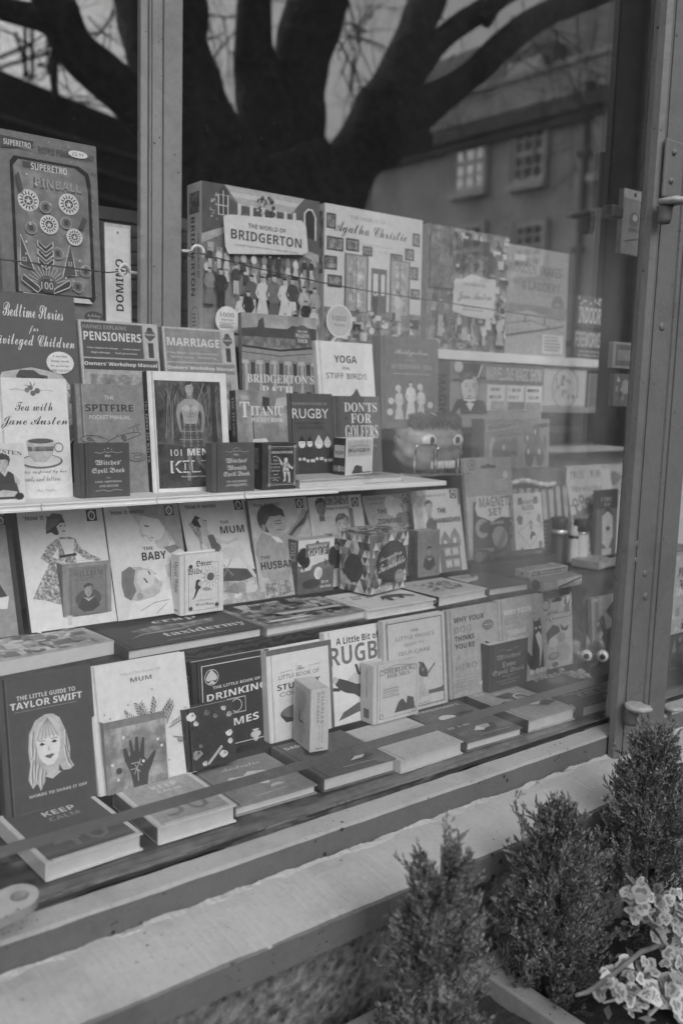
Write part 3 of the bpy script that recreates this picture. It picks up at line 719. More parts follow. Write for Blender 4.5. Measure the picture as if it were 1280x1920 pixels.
# the long stone house at right angles to the shop: its front is the plane X = XF
XF = 17.0
def fac(p): q = mir(p, X=XF); return q.y, q.z
cy0, cz0 = fac((796, 244)); cy1, cz1 = fac((1174, 159))
ZC = (cz0 + cz1) / 2
house = empty('stone_house', 'long pale stone town house with sash windows reflected in the glass', 'house', (XF, (cy0 + cy1) / 2, -1.4))
yL = fac((700, 300))[0]; yR = -1.5
bm = bmesh.new(); box(bm, XF, XF + 8, yL, yR, -1.4, ZC)
house_part(house, 'wall', bm, M_ASHLAR)
bm = bmesh.new(); box(bm, XF - .28, XF, yL - .2, yR, ZC - .42, ZC - .12); box(bm, XF - .16, XF, yL - .1, yR, ZC - .62, ZC - .42)
house_part(house, 'cornice', bm, plain('weathered_cornice', 92, .9, noise=.3, nscale=3))
bm = bmesh.new(); box(bm, XF - .05, XF + .3, yL, yR, ZC + .002, ZC + .62); box(bm, XF - .12, XF + .35, yL - .1, yR, ZC + .62, ZC + .74)
house_part(house, 'parapet', bm, M_ASHLAR)
bm = bmesh.new(); a = [(XF + .36, ZC + .4), (XF + 1.7, ZC + 2.5), (XF + 6, ZC + 2.7), (XF + 8, ZC + .9)]
va = [bm.verts.new((x, yL, z)) for x, z in a]; vb = [bm.verts.new((x, yR, z)) for x, z in a]
for k in range(4): bm.faces.new((va[k], va[(k + 1) % 4], vb[(k + 1) % 4], vb[k]))
bm.faces.new(va); bm.faces.new(vb)
house_part(house, 'roof', bm, M_SLATE)
def sash(TLp, BRp, sky_pane, rows=4, cols=3, sill=True, X=None):
    y0, z1 = fac(TLp); y1, z0 = fac(BRp)
    w_ = empty('window', '', ''); del w_['label'], w_['category']; w_.parent = house; w_.location = (XF, (y0 + y1) / 2, z0); w_.matrix_parent_inverse = Matrix.Translation(house.location).inverted()
    def P(n, b_, mt):
        o = link(n, b_, mt, w_); o.matrix_parent_inverse = Matrix.Translation(w_.location).inverted()
    b_ = bmesh.new(); box(b_, XF - .02, XF - .006, y0, y1, z0, z1); P('pane', b_, M_SKY_PANE if sky_pane else M_PANE)
    b_ = bmesh.new(); t = .05
    for k in range(cols + 1): yy = y0 + (y1 - y0) * k / cols; tt = t if k in (0, cols) else .022; box(b_, XF - .05, XF - .021, yy - tt, yy + tt, z0, z1)
    for k in range(rows + 1): zz = z0 + (z1 - z0) * k / rows; tt = t if k in (0, rows, rows // 2) else .022; box(b_, XF - .0475, XF - .0215, y0, y1, zz - tt, zz + tt)
    P('frame', b_, M_SASH)
    b_ = bmesh.new(); box(b_, XF - .17, XF - .001, y0 - .12, y1 + .12, z0 - .22, z0 - .06); P('sill', b_, M_SASH)
    for yy in (y0, y1):
        b_ = bmesh.new(); box(b_, XF - .09, XF - .001, yy - .13 if yy == min(y0, y1) else yy + .05, yy - .05 if yy == min(y0, y1) else yy + .13, z0 - .06, z1 + .1)
        P('architrave', b_, M_ASHLAR)
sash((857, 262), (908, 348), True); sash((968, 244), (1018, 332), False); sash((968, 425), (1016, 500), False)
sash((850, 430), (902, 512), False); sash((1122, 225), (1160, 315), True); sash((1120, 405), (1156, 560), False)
dy0, dz1 = fac((930, 118)); dy1, dz0 = fac((985, 168))
bm = bmesh.new(); box(bm, XF + .55, XF + 2.2, min(dy0, dy1) - .25, max(dy0, dy1) + .25, ZC + .7, dz1 + .35)
dm = house_part(house, 'dormer', bm, M_SLATE)
bm = bmesh.new(); box(bm, XF + .50, XF + .548, min(dy0, dy1), max(dy0, dy1), ZC + .95, dz1)
o = link('dormer_window', bm, M_PANE, dm); 
bm = bmesh.new()
for yy in (dy0, dy1, (dy0 + dy1) / 2): box(bm, XF + .46, XF + .499, yy - .07, yy + .07, ZC + .9, dz1 + .1)
for zz in (ZC + .95, dz1, (ZC + .95 + dz1) / 2): box(bm, XF + .465, XF + .4985, min(dy0, dy1), max(dy0, dy1), zz - .05, zz + .05)
link('dormer_frame', bm, M_SASH, dm)
for o in dm.children: o.matrix_parent_inverse = Matrix.Identity(4)
py, pz = fac((1103, 300))
bm = bmesh.new(); tube(bm, [(XF - .12, py, ZC - .7), (XF - .12, py, -1.3)], .085, 10); tube(bm, [(XF - .12, py - .02, ZC + .1), (XF - .12, py - .02, ZC - .7)], .14, 10)
for z in (1, 3, 5): box(bm, XF - .24, XF, py - .14, py + .14, z, z + .12)
house_part(house, 'downpipe', bm, plain('dark_pipe', 70, .6, noise=.2))
bm = bmesh.new(); py2 = fac((1120, 300))[0]; box(bm, XF - .12, XF - .002, py2 - .3, py2 + .3, -1.4, ZC - .64); house_part(house, 'pilaster', bm, M_ASHLAR)
# lower house further off, facing the shop
q0, q1 = mir((672, 330), Y=24), mir((830, 400), Y=24)
low = empty('low_house', 'lower stone house with bright windows between the tree and the long house', 'house', (q0.x, -24, -1.4))
zt = mir((740, 325), Y=24).z
bm = bmesh.new(); box(bm, q0.x, q1.x + 2, -30, -24, -1.4, zt); house_part(low, 'wall', bm, M_ASHLAR)
bm = bmesh.new(); box(bm, q0.x, q1.x + 2, -30, -23.6, zt, zt + .35); house_part(low, 'cornice', bm, MATS[('plain', 'weathered_cornice', 92)])
bm = bmesh.new(); box(bm, q0.x, q1.x + 2, -30, -24, zt + .35, mir((740, 276), Y=24).z); house_part(low, 'upper_wall', bm, M_ASHLAR)
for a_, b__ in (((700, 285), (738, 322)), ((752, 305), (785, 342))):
    u, v = mir(a_, Y=24), mir(b__, Y=24); bm = bmesh.new(); box(bm, u.x, v.x, -23.98, -23.9, max(v.z, zt + .4), u.z); house_part(low, 'window', bm, M_SKY_PANE)
# dark roofs to the left
r0, r1 = mir((-200, 48), Y=15), mir((268, 240), Y=15)
dark = empty('slate_roofed_house', 'dark slate roofed house sloping behind the tree', 'house', (r0.x, -15, -1.4))
bm = bmesh.new(); rr = mir((330, 290), Y=15)
pr = [(r0.x - 6, -1.4), (r0.x - 6, r0.z), (r0.x, r0.z), (r1.x, r1.z), (rr.x, rr.z), (rr.x + 1.5, -1.4)]
va = [bm.verts.new((x, -15, z)) for x, z in pr]; vb = [bm.verts.new((x, -22, z)) for x, z in pr]
for k in range(6): bm.faces.new((va[k], va[(k + 1) % 6], vb[(k + 1) % 6], vb[k]))
bm.faces.new(va); bm.faces.new(vb); bmesh.ops.recalc_face_normals(bm, faces=bm.faces[:])
house_part(dark, 'gable', bm, surface('sooty_stone', .03, .13, 1.3, .9, .3))
bm = bmesh.new()
for i in range(5):
    a_ = mir((-60, 200 + i * 45), Y=14.95); b__ = mir((268, 300 + i * 45), Y=14.95); tube(bm, [a_, b__], .05, 6)
house_part(dark, 'string_course', bm, plain('sooty_band', 110, .9, noise=.2))
bm = bmesh.new()
for a_, b__ in (((30, 60), (55, 150)), ((60, 45), (62, 150)), ((-10, 112), (60, 82)), ((-5, 128), (95, 98)), ((70, 120), (95, 128)), ((48, 50), (48, 145)), ((90, 70), (92, 140))):
    tube(bm, [mir(a_, Y=17), mir(b__, Y=17)], .035, 6)
tag(link('scaffolding', bm, plain('scaffold_tube', 60, .5, metal=.3, noise=.2)), 'thin scaffold poles against the sky above the dark roof', 'scaffold')
# ================================================================== BOOKS AND BOXES
W_, K_ = 172, 40                                   # paper white and ink black as they read in the photograph
def put(label, place, T, g, front=None, spine=None, **kw):
    d = dict(place); T = d.pop('T', T) if 'T' in d else T
    return book(label, d['P'], d['rz'], d['lean'], d['W'], d['H'], T, g, front, spine, **kw)
def putbox(label, place, T, g, front=None, side=None, top=None, **kw):
    d = dict(place); T = d.get('T', T)
    return carton(label, d['P'], d['rz'], d['lean'], d['W'], d['H'], T, g, front, side, top, **kw)

# ------------------------------ front row lying on the floor of the window
def f(p): p.R(.05, .04, .95, .96, 78).T('KEEP', .55, .80, .34, 165, 'bold').T('CALM', .55, .68, .32, 120, 'bold', .07).T('40', .5, .30, .56, 100, 'bold', .34).L([(.2, .9), (.8, .9)], .01, 110)
put('dark lying book with pale border and the number forty', flat((86, 1655), (268, 1594), (84, 1621), Z_F, .150), .022, 165, f)
def f(p): p.R(.06, .05, .94, .95, 138).T('KEEP', .55, .80, .34, 172, 'bold').T('CALM', .55, .68, .30, 165, 'bold', .06).T('50', .5, .30, .56, 112, 'bold', .34)
put('pale grey lying book with white border and the number fifty', flat((297, 1586), (443, 1541), (296, 1552), Z_F, .135), .022, 168, f, spine=lambda p: p.R(.1, .02, .9, .98, 90))
def f(p): p.P([(.2, .5), (.3, .62), (.45, .58), (.55, .66), (.7, .62), (.85, .5), (.8, .42), (.65, .38), (.6, .3), (.52, .33), (.48, .44), (.3, .42)], 168).T('Australia', .55, .82, .5, 165, 'script').P([(.55, .2), (.75, .22), (.7, .27), (.6, .26)], 160).L([(.3, .1), (.7, .13)], .012, 150)
put('mid grey lying book with a pale splash shape on the cover', flat((441, 1533), (594, 1488), (442, 1514), Z_F, .140), .02, 118, f)
def f(p): p.T('DAD', .2, .86, .2, 165, 'bold').E(.35, .62, .16, .10, 62).P([(.5, .2), (.62, .3), (.8, .3), (.86, .22), (.7, .16)], 60).P([(.52, .21), (.64, .29), (.78, .28), (.7, .22)], 165).L([(.35, .12), (.8, .1)], .012, 140)
put('darker grey lying book under the small upright boxed book', flat((606, 1487), (741, 1447), (606, 1460), Z_F, .140), .02, 88, f)
def f(p):
    rr = random.Random(4)
    for i in range(60): p.E(rr.uniform(.05, .95), rr.uniform(.03, .8), rr.uniform(.004, .011), rr.uniform(.003, .008), 80, 6)
    p.L([(.1, .55), (.9, .62)], .008, 110)
put('pale speckled lying book with no picture on its cover', flat((750, 1452), (867, 1413), (751, 1427), Z_F, .142), .02, 150, f)
def f(p): p.T("SHAKESPEARE'S", .5, .88, .8, 165, 'bold', .05).E(.42, .62, .17, .11, 60).E(.40, .62, .14, .09, 165).P([(.6, .68), (.9, .66), (.85, .58), (.65, .58)], 58).U(.3, .36, .4, .05, 158).P([(.34, .18), (.5, .3), (.8, .26), (.72, .14), (.5, .12)], 55).P([(.36, .19), (.5, .28), (.62, .24), (.5, .15)], 165).P([(.5, .28), (.7, .27), (.66, .2), (.55, .18)], 140).L([(.3, .07), (.85, .07)], .012, 140)
put('grey lying book with an egg shape and folded paper on its cover', flat((874, 1410), (978, 1380), (876, 1392), Z_F, .165), .02, 86, f)
def f(p): p.U(.45, .86, .72, .05, 172).U(.6, .76, .45, .03, 165).P([(.3, .7), (.6, .72), (.7, .6), (.4, .58)], 62).ring(.25, .42, .12, .04, 60).ring(.3, .42, .1, .03, 165).ring(.62, .52, .14, .04, 70).ring(.65, .54, .12, .03, 165).P([(.5, .3), (.85, .36), (.95, .24), (.7, .2)], 62).P([(.45, .32), (.7, .4), (.74, .33), (.6, .26)], 160)
put('pale grey lying book with scissors like rings on its cover', flat((989, 1375), (1077, 1349), (988, 1352), Z_F, .165), .022, 128, f, spine=lambda p: p.R(0, 0, 1, 1, 50))
def f(p): p.T('DAD', .55, .86, .56, 172, 'heavy', .10).T('JOKES', .62, .74, .66, 172, 'heavy', .09).O(.1, .28, .85, .38, .012, 150).U(.45, .33, .62, .06, 160).O(.25, .16, .95, .26, .012, 150).U(.6, .21, .55, .06, 160).T('studio', .75, .07, .3, 150, 'script')
pl = flat((1091, 1347), (1147, 1323), (1088, 1333), Z_F, .205); pl['P'].z = Z_B - .0006; pl['T'] = Z_B - Z_F - .0008; pl['W'] = .125; pl['rz'] = R_(-1)
put('dark lying joke book with bold white title beside the post', pl, .017, 66, f, spine=lambda p: (p.ring(.5, .12, .3, .1, 150)))

# ------------------------------ bottom row of standing books
def f(p):
    p.T('THE LITTLE GUIDE TO', .50, .845, .62, 160, 'bold', .032).T('TAYLOR SWIFT', .50, .79, .76, 172, 'bold', .05).L([(.16, .745), (.82, .745)], .006, 110)
    p.P([(.47, .695), (.36, .66), (.29, .57), (.27, .45), (.28, .34), (.25, .24), (.29, .165), (.34, .2), (.37, .14), (.42, .2), (.44, .3), (.58, .31), (.62, .255), (.69, .25), (.74, .27), (.70, .33), (.71, .42), (.68, .54), (.62, .65), (.55, .69)], 140)
    p.P([(.44, .24), (.57, .25), (.59, .36), (.44, .36)], 140).P([(.42, .24), (.5, .21), (.6, .25), (.52, .27)], 150)
    p.P([(.355, .52), (.36, .43), (.40, .355), (.46, .315), (.52, .315), (.57, .36), (.605, .44), (.61, .53), (.5, .58)], 168)
    p.P([(.34, .50), (.36, .60), (.45, .66), (.54, .66), (.61, .60), (.63, .49), (.59, .525), (.54, .535), (.47, .52), (.40, .515)], 150)
    for x in (.38, .42, .46, .5, .54, .58): p.L([(x + (x - .48) * .1, .515), (x * .6 + .19, .60), (.49, .665)], .008, 112)
    p.P([(.385, .478), (.415, .492), (.45, .474), (.415, .466)], 50).P([(.51, .482), (.545, .498), (.58, .48), (.545, .472)], 50).L([(.38, .508), (.45, .50)], .008, 95).L([(.51, .508), (.58, .508)], .008, 95)
    p.P([(.43, .385), (.465, .396), (.485, .392), (.505, .398), (.54, .39), (.49, .362)], 80).P([(.475, .47), (.50, .425), (.47, .422)], 148)
    for x0, y0, x1, y1 in ((.32, .58, .30, .40), (.34, .46, .31, .24), (.30, .38, .275, .2), (.66, .55, .67, .38), (.64, .44, .68, .28), (.39, .3, .37, .17), (.36, .34, .33, .22), (.65, .36, .7, .27)): p.L([(x0, y0), ((x0 + x1) / 2 - .012, (y0 + y1) / 2), (x1, y1)], .012, 168); p.L([(x0 + .015, y0), ((x0 + x1) / 2 + .006, (y0 + y1) / 2), (x1 + .012, y1)], .010, 100)
    p.T('WORDS TO SHAKE IT OFF', .55, .115, .62, 150, 'bold', .022)
put('dark book with a cut out portrait of a blond woman', stand((-7, 1277), (171, 1256), (12, 1536), Z_B), .016, 70, f, spine=lambda p: p.L([(.5, .1), (.5, .9)], .1, 60))
def f(p):
    p.T('THE LITTLE BOOK OF', .52, .90, .42, 120, 'sans', .018).T('MUM', .52, .845, .22, 90, 'bold', .035)
    rr = random.Random(5)
    for cx, cy, a, L in (lambda q: [(x_, y_ - .13, a_, l_ * .8) for x_, y_, a_, l_ in q])(((.45, .62, 140, .2), (.5, .64, 100, .2), (.6, .64, 75, .22), (.68, .62, 50, .22), (.75, .54, 20, .2), (.8, .46, -20, .18), (.36, .58, 165, .16), (.55, .62, 115, .24), (.72, .58, 60, .24), (.3, .52, 170, .12))):
        ca, sa = math.cos(R_(a)), math.sin(R_(a)); p.L([(cx, cy), (cx + ca * L, cy + sa * L * .8)], .008, 80)
        for k in range(6):
            t = L * (k + 1) / 6
            for s_ in (-1, 1): bx, by = cx + ca * t, cy + sa * t * .8; b2 = R_(a + s_ * 48); p.P([(bx, by), (bx + math.cos(b2) * .05 - .008, by + math.sin(b2) * .035), (bx + math.cos(b2) * .065, by + math.sin(b2) * .05), (bx + math.cos(b2) * .05 + .008, by + math.sin(b2) * .045)], rr.choice((75, 100, 120)))
    p.P([(.45, .38), (.7, .38), (.66, .52), (.52, .49)], 105)
    for i in range(14): p.E(rr.uniform(.08, .95), rr.uniform(.1, .8), .01, .01, 120, 6)
put('pale book with a spray of ferns printed under its small title', stand((163, 1253), (346, 1229), (205, 1490), Z_B, lean=13), .016, 166, f)
def f(p):
    p.R(0, 0, 1, 1, picture(88, 140, 30)).P([(.42, .02), (.38, .25), (.30, .42), (.28, .58), (.33, .60), (.38, .46), (.40, .5), (.385, .68), (.42, .70), (.455, .52), (.47, .53), (.49, .72), (.535, .72), (.535, .52), (.555, .5), (.60, .69), (.64, .69), (.625, .5), (.62, .42), (.66, .36), (.78, .47), (.82, .46), (.76, .32), (.68, .18), (.65, .02)], 62)
    for a, b_ in (((.40, .36), (.58, .30)), ((.44, .2), (.56, .4)), ((.5, .1), (.46, .34)), ((.38, .28), (.54, .22))): p.L([a, ((a[0] + b_[0]) / 2 + .02, (a[1] + b_[1]) / 2 + .03), b_], .014, 130)
    for x, y in ((.18, .18), (.86, .62), (.92, .52), (.3, .75), (.1, .4), (.6, .36)): p.E(x, y, .024, .024, 165, 8)
    p.E(.2, .3, .05, .05, 70, 10).R(0, .9, 1, 1, 105)
put('small grey book with the dark outline of an open palm', stand((194, 1357), (309, 1347), (203, 1492), Z_B + .001, lean=8), .024, 110, f)
def f(p):
    p.O(.12, .05, .93, .94, .012, 168).T('♠', .24, .815, .14, 150).ring(.24, .81, .085, .008, 150).T('THE LITTLE BOOK OF', .56, .70, .62, 160, 'bold', .03, skew=.02).T('DRINKING', .56, .61, .78, 172, 'bold', .075, skew=.04).T('GAMES', .54, .285, .58, 172, 'bold', .08, skew=.05)
    p.O(.42, .38, .66, .54, .012, 150).ring(.54, .46, .07, .01, 150).T('♣', .78, .09, .13, 150, rot=180)
put('black book of party games with white border and a spade', stand((359, 1243), (504, 1230), (372, 1420), Z_B, lean=6), .028, 52, f, spine=lambda p: p.T('DRINKING', .5, .6, .5, 110, 'bold', rot=-90))
def f(p):
    rr = random.Random(9)
    for x, y, r, g in ((.16, .86, .10, 165), (.24, .74, .055, 160), (.47, .88, .07, 90), (.62, .80, .05, 105), (.80, .9, .06, 150), (.9, .78, .06, 130), (.88, .48, .075, 168), (.9, .35, .06, 160), (.22, .25, .11, 120), (.36, .08, .06, 160), (.74, .16, .09, 160), (.3, .38, .04, 100)):
        p.P([(x + r * math.cos(a) * rr.uniform(.7, 1.15), y + .8 * r * math.sin(a) * rr.uniform(.7, 1.15)) for a in [2 * math.pi * k / 7 for k in range(7)]], g); p.P([(x, y), (x + r * .7, y + .1 * r), (x + .2 * r, y + .6 * r)], max(60, g - 45))
    p.L([(.42, .06), (.72, .3)], .05, 140)
    for i in range(25): p.E(rr.uniform(.05, .95), rr.uniform(.05, .95), .006, .006, 110, 5)
put('small dark book scattered with pale crystals', stand((342, 1332), (436, 1314), (344, 1452), Z_B + .001, lean=9), .020, 58, f)
def f(p):
    p.R(0, .94, 1, 1, 88).R(.95, 0, 1, .94, 92).T('The', .50, .755, .13, 75, 'script').L([(.18, .735), (.38, .745)], .006, 110).L([(.62, .755), (.82, .765)], .006, 110).T('LITTLE BOOK OF', .48, .685, .62, 82, 'sans', .045).T('STUDENT', .47, .58, .66, 62, 'bold', .065).T('COOKING', .47, .5, .6, 75, 'sans', .045)
    p.E(.42, .285, .26, .105, 160).E(.42, .285, .25, .095, 70).E(.42, .30, .23, .08, 100).P([(.17, .27), (.25, .19), (.6, .19), (.67, .27), (.42, .2)], 60)
put('white cookery book with a bowl and dark top edge', stand((498, 1221), (620, 1205), (503, 1396), Z_B, lean=7), .020, 166, f)
c = dict(corner((546, 1386), (580, 1412), (615, 1406), (578, 1295), Z_F + .024)); c['H'] = max(c['H'], .075)
def f(p): p.T('CHARLES', .62, .7, .5, 112, 'bold', .16, rot=-90).T('DICKENS', .40, .7, .48, 112, 'bold', .14, rot=-90).T('A COLLECTION OF WIT', .64, .3, .34, 118, 'sans', .08, rot=-90).T('AND WISDOM', .48, .3, .28, 118, 'sans', .08, rot=-90).R(.3, .04, .7, .06, 110)
def s(p): p.R(.35, .38, .62, .56, 84).R(.42, .42, .75, .56, 158).lines(.15, .85, .1, .9, 22, 108, 2)
putbox('chunky pale little book turned edge on in front of the cookery book', c, .05, 150, f, s, lambda p: p.R(.04, .1, .96, .9, page_mat()).L([(.1, .5), (.9, .5)], .01, 110), name='mini_book', cat='book', group=BOOKS)
def f(p):
    p.T('A Little Bit of', .50, .89, .66, 40, 'bold', .075).T('RUGBY', .52, .735, .92, 92, 'heavy', .20).T('WIT', .66, .545, .46, 50, 'heavy', .14)
    p.P([(.12, .44), (.18, .50), (.3, .46), (.45, .42), (.6, .40), (.66, .33), (.6, .27), (.48, .25), (.4, .3), (.28, .33), (.2, .37)], 62).P([(.3, .46), (.42, .53), (.58, .45), (.6, .40), (.45, .40)], 150).E(.7, .36, .07, .07, 130).P([(.66, .34), (.72, .2), (.8, .16), (.76, .26)], 125).P([(.12, .44), (.06, .49), (.12, .53), (.18, .49)], 140).P([(.02, .385), (.18, .36), (.2, .39), (.1, .41)], 60)
    p.P([(.14, .05), (.22, .13), (.45, .2), (.7, .2), (.72, .13), (.45, .1)], 85)
put('white book with a diving player and large grey title', stand((607, 1188), (728, 1171), (620, 1365), Z_B, lean=8), .014, 170, f)
def f(p):
    p.O(.05, .04, .94, .96, .014, 62).O(.035, .028, .955, .972, .006, 110).T('THE', .5, .855, .13, 88, 'serif', .025).T("LITTLE FROG'S", .5, .79, .62, 96, 'sans', .04).T('GUIDE TO', .48, .715, .32, 100, 'sans', .032).T('SELF-CARE', .48, .63, .52, 92, 'sans', .04)
    p.P([(.46, .47), (.52, .52), (.62, .49), (.68, .40), (.68, .33), (.6, .34), (.55, .36)], 62).E(.55, .47, .03, .03, 100, 8).E(.6, .42, .025, .025, 100, 8).P([(.48, .36), (.6, .33), (.64, .2), (.92, .17), (.92, .13), (.6, .13), (.46, .1)], 138).P([(.68, .18), (.9, .19), (.93, .21), (.94, .14), (.68, .145)], 78).L([(.68, .37), (.8, .46)], .025, 95).U(.55, .065, .3, .016, 110)
put('pale book with a dark ruled frame and a sitting frog figure', stand((717, 1166), (832, 1148), (730, 1345), Z_B, lean=7), .014, 150, f)
def f(p):
    p.O(.14, .06, .95, .9, .01, 100).T('SHERLOCK', .54, .86, .62, 88, 'serif', .075).T('HOLMES', .54, .775, .50, 92, 'serif', .065).L([(.2, .9), (.5, .95), (.88, .9)], .012, 110)
    for x, y in ((.18, .85), (.9, .85), (.18, .1), (.9, .1)): p.ring(x, y, .04, .012, 100, 8)
    p.T('ESSENTIAL', .38, .56, .34, 105, 'bold', .03).T('MYSTERIES', .38, .51, .34, 105, 'bold', .03).L([(.2, .47), (.55, .47)], .008, 110).T('ONE-SITTING', .38, .43, .36, 105, 'bold', .028)
    p.P([(.46, .12), (.55, .3), (.7, .38), (.88, .32), (.92, .12)], 72).P([(.62, .36), (.74, .38), (.72, .24)], 150)
put('small cream book of mysteries with ruled ornament frame', stand((700, 1250), (785, 1247), (702, 1359), Z_F + .024, lean=2), .034, 150, f, spine=lambda p: (p.T('SHERLOCK HOLMES', .5, .68, .5, 100, 'bold', rot=-90), p.R(.3, .08, .7, .24, 84)), name='mini_book')
def f(p):
    p.T('WHY YOUR', .43, .875, .60, 36, 'bold', .062).T('DOG', .30, .765, .34, 112, 'heavy', .075).T('THINKS', .33, .665, .38, 34, 'bold', .058).T("YOU'RE", .33, .575, .38, 34, 'bold', .058).T('A', .20, .445, .09, 110, 'heavy', .055).T('HERO', .34, .335, .42, 108, 'heavy', .07)
    for i, t in enumerate(('The hilarious', 'guide to all the', 'reasons your', 'dog thinks', "you're the best")): p.T(t, .30, .235 - .04 * i, .36 - .02 * (i % 2), 104, 'sans', .024)
    p.E(.80, .76, .12, .075, 98).T('I NEED YOU', .8, .765, .16, 150, 'bold', .012).P([(.68, .5), (.74, .58), (.8, .56), (.86, .47), (.8, .42), (.7, .38)], 58).E(.74, .53, .03, .03, 150, 8).E(.8, .52, .03, .03, 150, 8).P([(.7, .38), (.86, .44), (.9, .14), (.66, .14)], 60).P([(.66, .14), (.56, .11), (.6, .09), (.9, .12)], 150)
put('grey book about dogs with black capitals and a cartoon dog', stand((836, 1146), (930, 1128), (845, 1312), Z_B, lean=7), .014, 128, f)
def f(p):
    p.T('WHY YOUR', .42, .85, .6, 170, 'bold', .062).T('CAT', .28, .74, .3, 122, 'heavy', .07).T('THINKS', .38, .61, .4, 165, 'heavy', .058).T("YOU'RE", .38, .52, .4, 165, 'heavy', .058).T('AN IDIOT', .38, .4, .4, 125, 'heavy', .06)
    p.P([(.66, .10), (.70, .4), (.75, .62), (.74, .72), (.78, .68), (.86, .69), (.9, .73), (.92, .62), (.93, .4), (.95, .12)], 50).P([(.78, .52), (.86, .56), (.92, .5), (.92, .35), (.84, .12), (.86, .34)], 168).E(.80, .6, .022, .022, 168, 8).E(.885, .605, .022, .022, 168, 8).P([(.66, .1), (.56, .22), (.52, .4), (.6, .34), (.7, .26)], 50)
    for x in (.66, .78, .88, .95): p.E(x, .095, .05, .04, 165, 8)
    p.T('PURRR', .74, .78, .12, 70, 'bold', .014)
put('grey book about cats with white capitals and a black cat', stand((932, 1127), (1017, 1115), (940, 1290), Z_B, lean=8), .014, 132, f)
def fr(ti):
    def f(p):
        p.T('the', .5, .82, .14, 112, 'frak', .05).T('Witches’', .5, .69, .66, 118, 'frak', .13)
        for i, (t, w) in enumerate(ti): p.T(t, .5, .535 - .155 * i, w, 116, 'frak', .13)
        p.T('FOR', .5, .25, .1, 105, 'bold', .025).T('PASSION, ROMANCE,', .5, .19, .6, 112, 'bold', .032).T('AND DESIRE', .5, .13, .4, 112, 'bold', .032).L([(.3, .3), (.42, .285), (.5, .3), (.58, .285), (.7, .3)], .01, 105).L([(.24, .84), (.4, .86)], .008, 105).L([(.6, .84), (.76, .87)], .008, 105)
    return f
put('dark spell book standing with its page tops showing', stand((918, 1211), (989, 1202), (912, 1301), Z_F + .024, lean=2), .038, 58, fr((('Love', .36), ('Spell Book', .84))), spine=lambda p: p.T('Love Spells', .5, .55, .5, 85, 'frak', rot=-90), name='mini_book')

# ------------------------------ second row lying on the wooden shelf
def f(p):
    p.R(.02, .02, .98, .98, picture(120, 172, 26)).T('THE BEST OF BRITISH', .5, .87, .75, 70, 'bold', .07)
    p.busy(.06, .06, .94, .78, 70, (95, 110, 130, 150, 168), 11, .03, .12)
put('thick pale lying paperback with a curling illustrated cover', flat((-60, 1280), (215, 1226), (-60, 1252), Z_C, .145), .024, 140, f, hard=False)
def f(p):
    p.T('crap', .60, .83, .34, 165, 'serif', .14).T('taxidermy', .66, .30, .62, 165, 'serif', .20).P([(.2, .62), (.4, .72), (.62, .66), (.86, .7), (.8, .52), (.6, .5), (.4, .46), (.24, .5)], picture(60, 130, 60)).P([(.12, .34), (.24, .44), (.5, .43), (.7, .5), (.5, .47), (.24, .47)], 130).U(.6, .12, .2, .03, 120).lines(.3, .9, .05, .1, 1, 110)
put('dark lying hardback with white lower case title across it', flat((240, 1240), (492, 1195), (239, 1219), Z_C, .140), .02, 60, f)
def f(p):
    p.R(.01, .01, .99, .99, picture(70, 158, 20)).busy(.04, .1, .96, .95, 80, (55, 70, 90, 115, 140, 160), 21, .03, .14).U(.45, .82, .62, .09, 168).P([(.25, .35), (.9, .3), (.85, .22), (.3, .25)], 150).P([(.04, .06), (.4, .04), (.5, .09), (.1, .12)], 172)
put('glossy lying hardback covered in a busy townscape picture', flat((499, 1195), (685, 1160), (497, 1177), Z_C, .150), .02, 110, f)
def f(p):
    p.U(.3, .72, .42, .08, 105).U(.3, .58, .3, .08, 105).P([(.42, .3), (.5, .5), (.62, .56), (.8, .52), (.92, .34), (.88, .3), (.78, .42), (.72, .28), (.68, .3), (.68, .42), (.58, .4), (.55, .24), (.5, .25), (.5, .4)], 66)
put('white lying hardback with a dark running shape on its cover', flat((688, 1162), (816, 1140), (687, 1144), Z_C, .125), .02, 168, f)
def f(p): p.R(.06, .06, .94, .94, 150).busy(.15, .25, .85, .75, 90, (80, 95, 110), 3, .02, .06)
put('pale lying hardback with dark lettered spine by the turntable box', flat((822, 1137), (912, 1119), (821, 1120), Z_C, .128), .02, 158, f, spine=lambda p: (p.R(0, 0, 1, 1, 44), p.T('CHRISTMAS', .5, .55, .66, 160, 'serif', .55, rot=-90), p.ring(.5, .1, .3, .12, 150)))
def f(p): p.P([(.02, .5), (.3, .6), (.55, .98), (.02, .98)], 160).P([(.0, .55), (.62, .86), (.5, .7), (.3, .56)], 165).lines(.1, .5, .7, .95, 4, 110, 2)
put('dark lying book with a torn pale corner on its cover', flat((916, 1119), (991, 1107), (914, 1104), Z_C, .125), .018, 74, f)

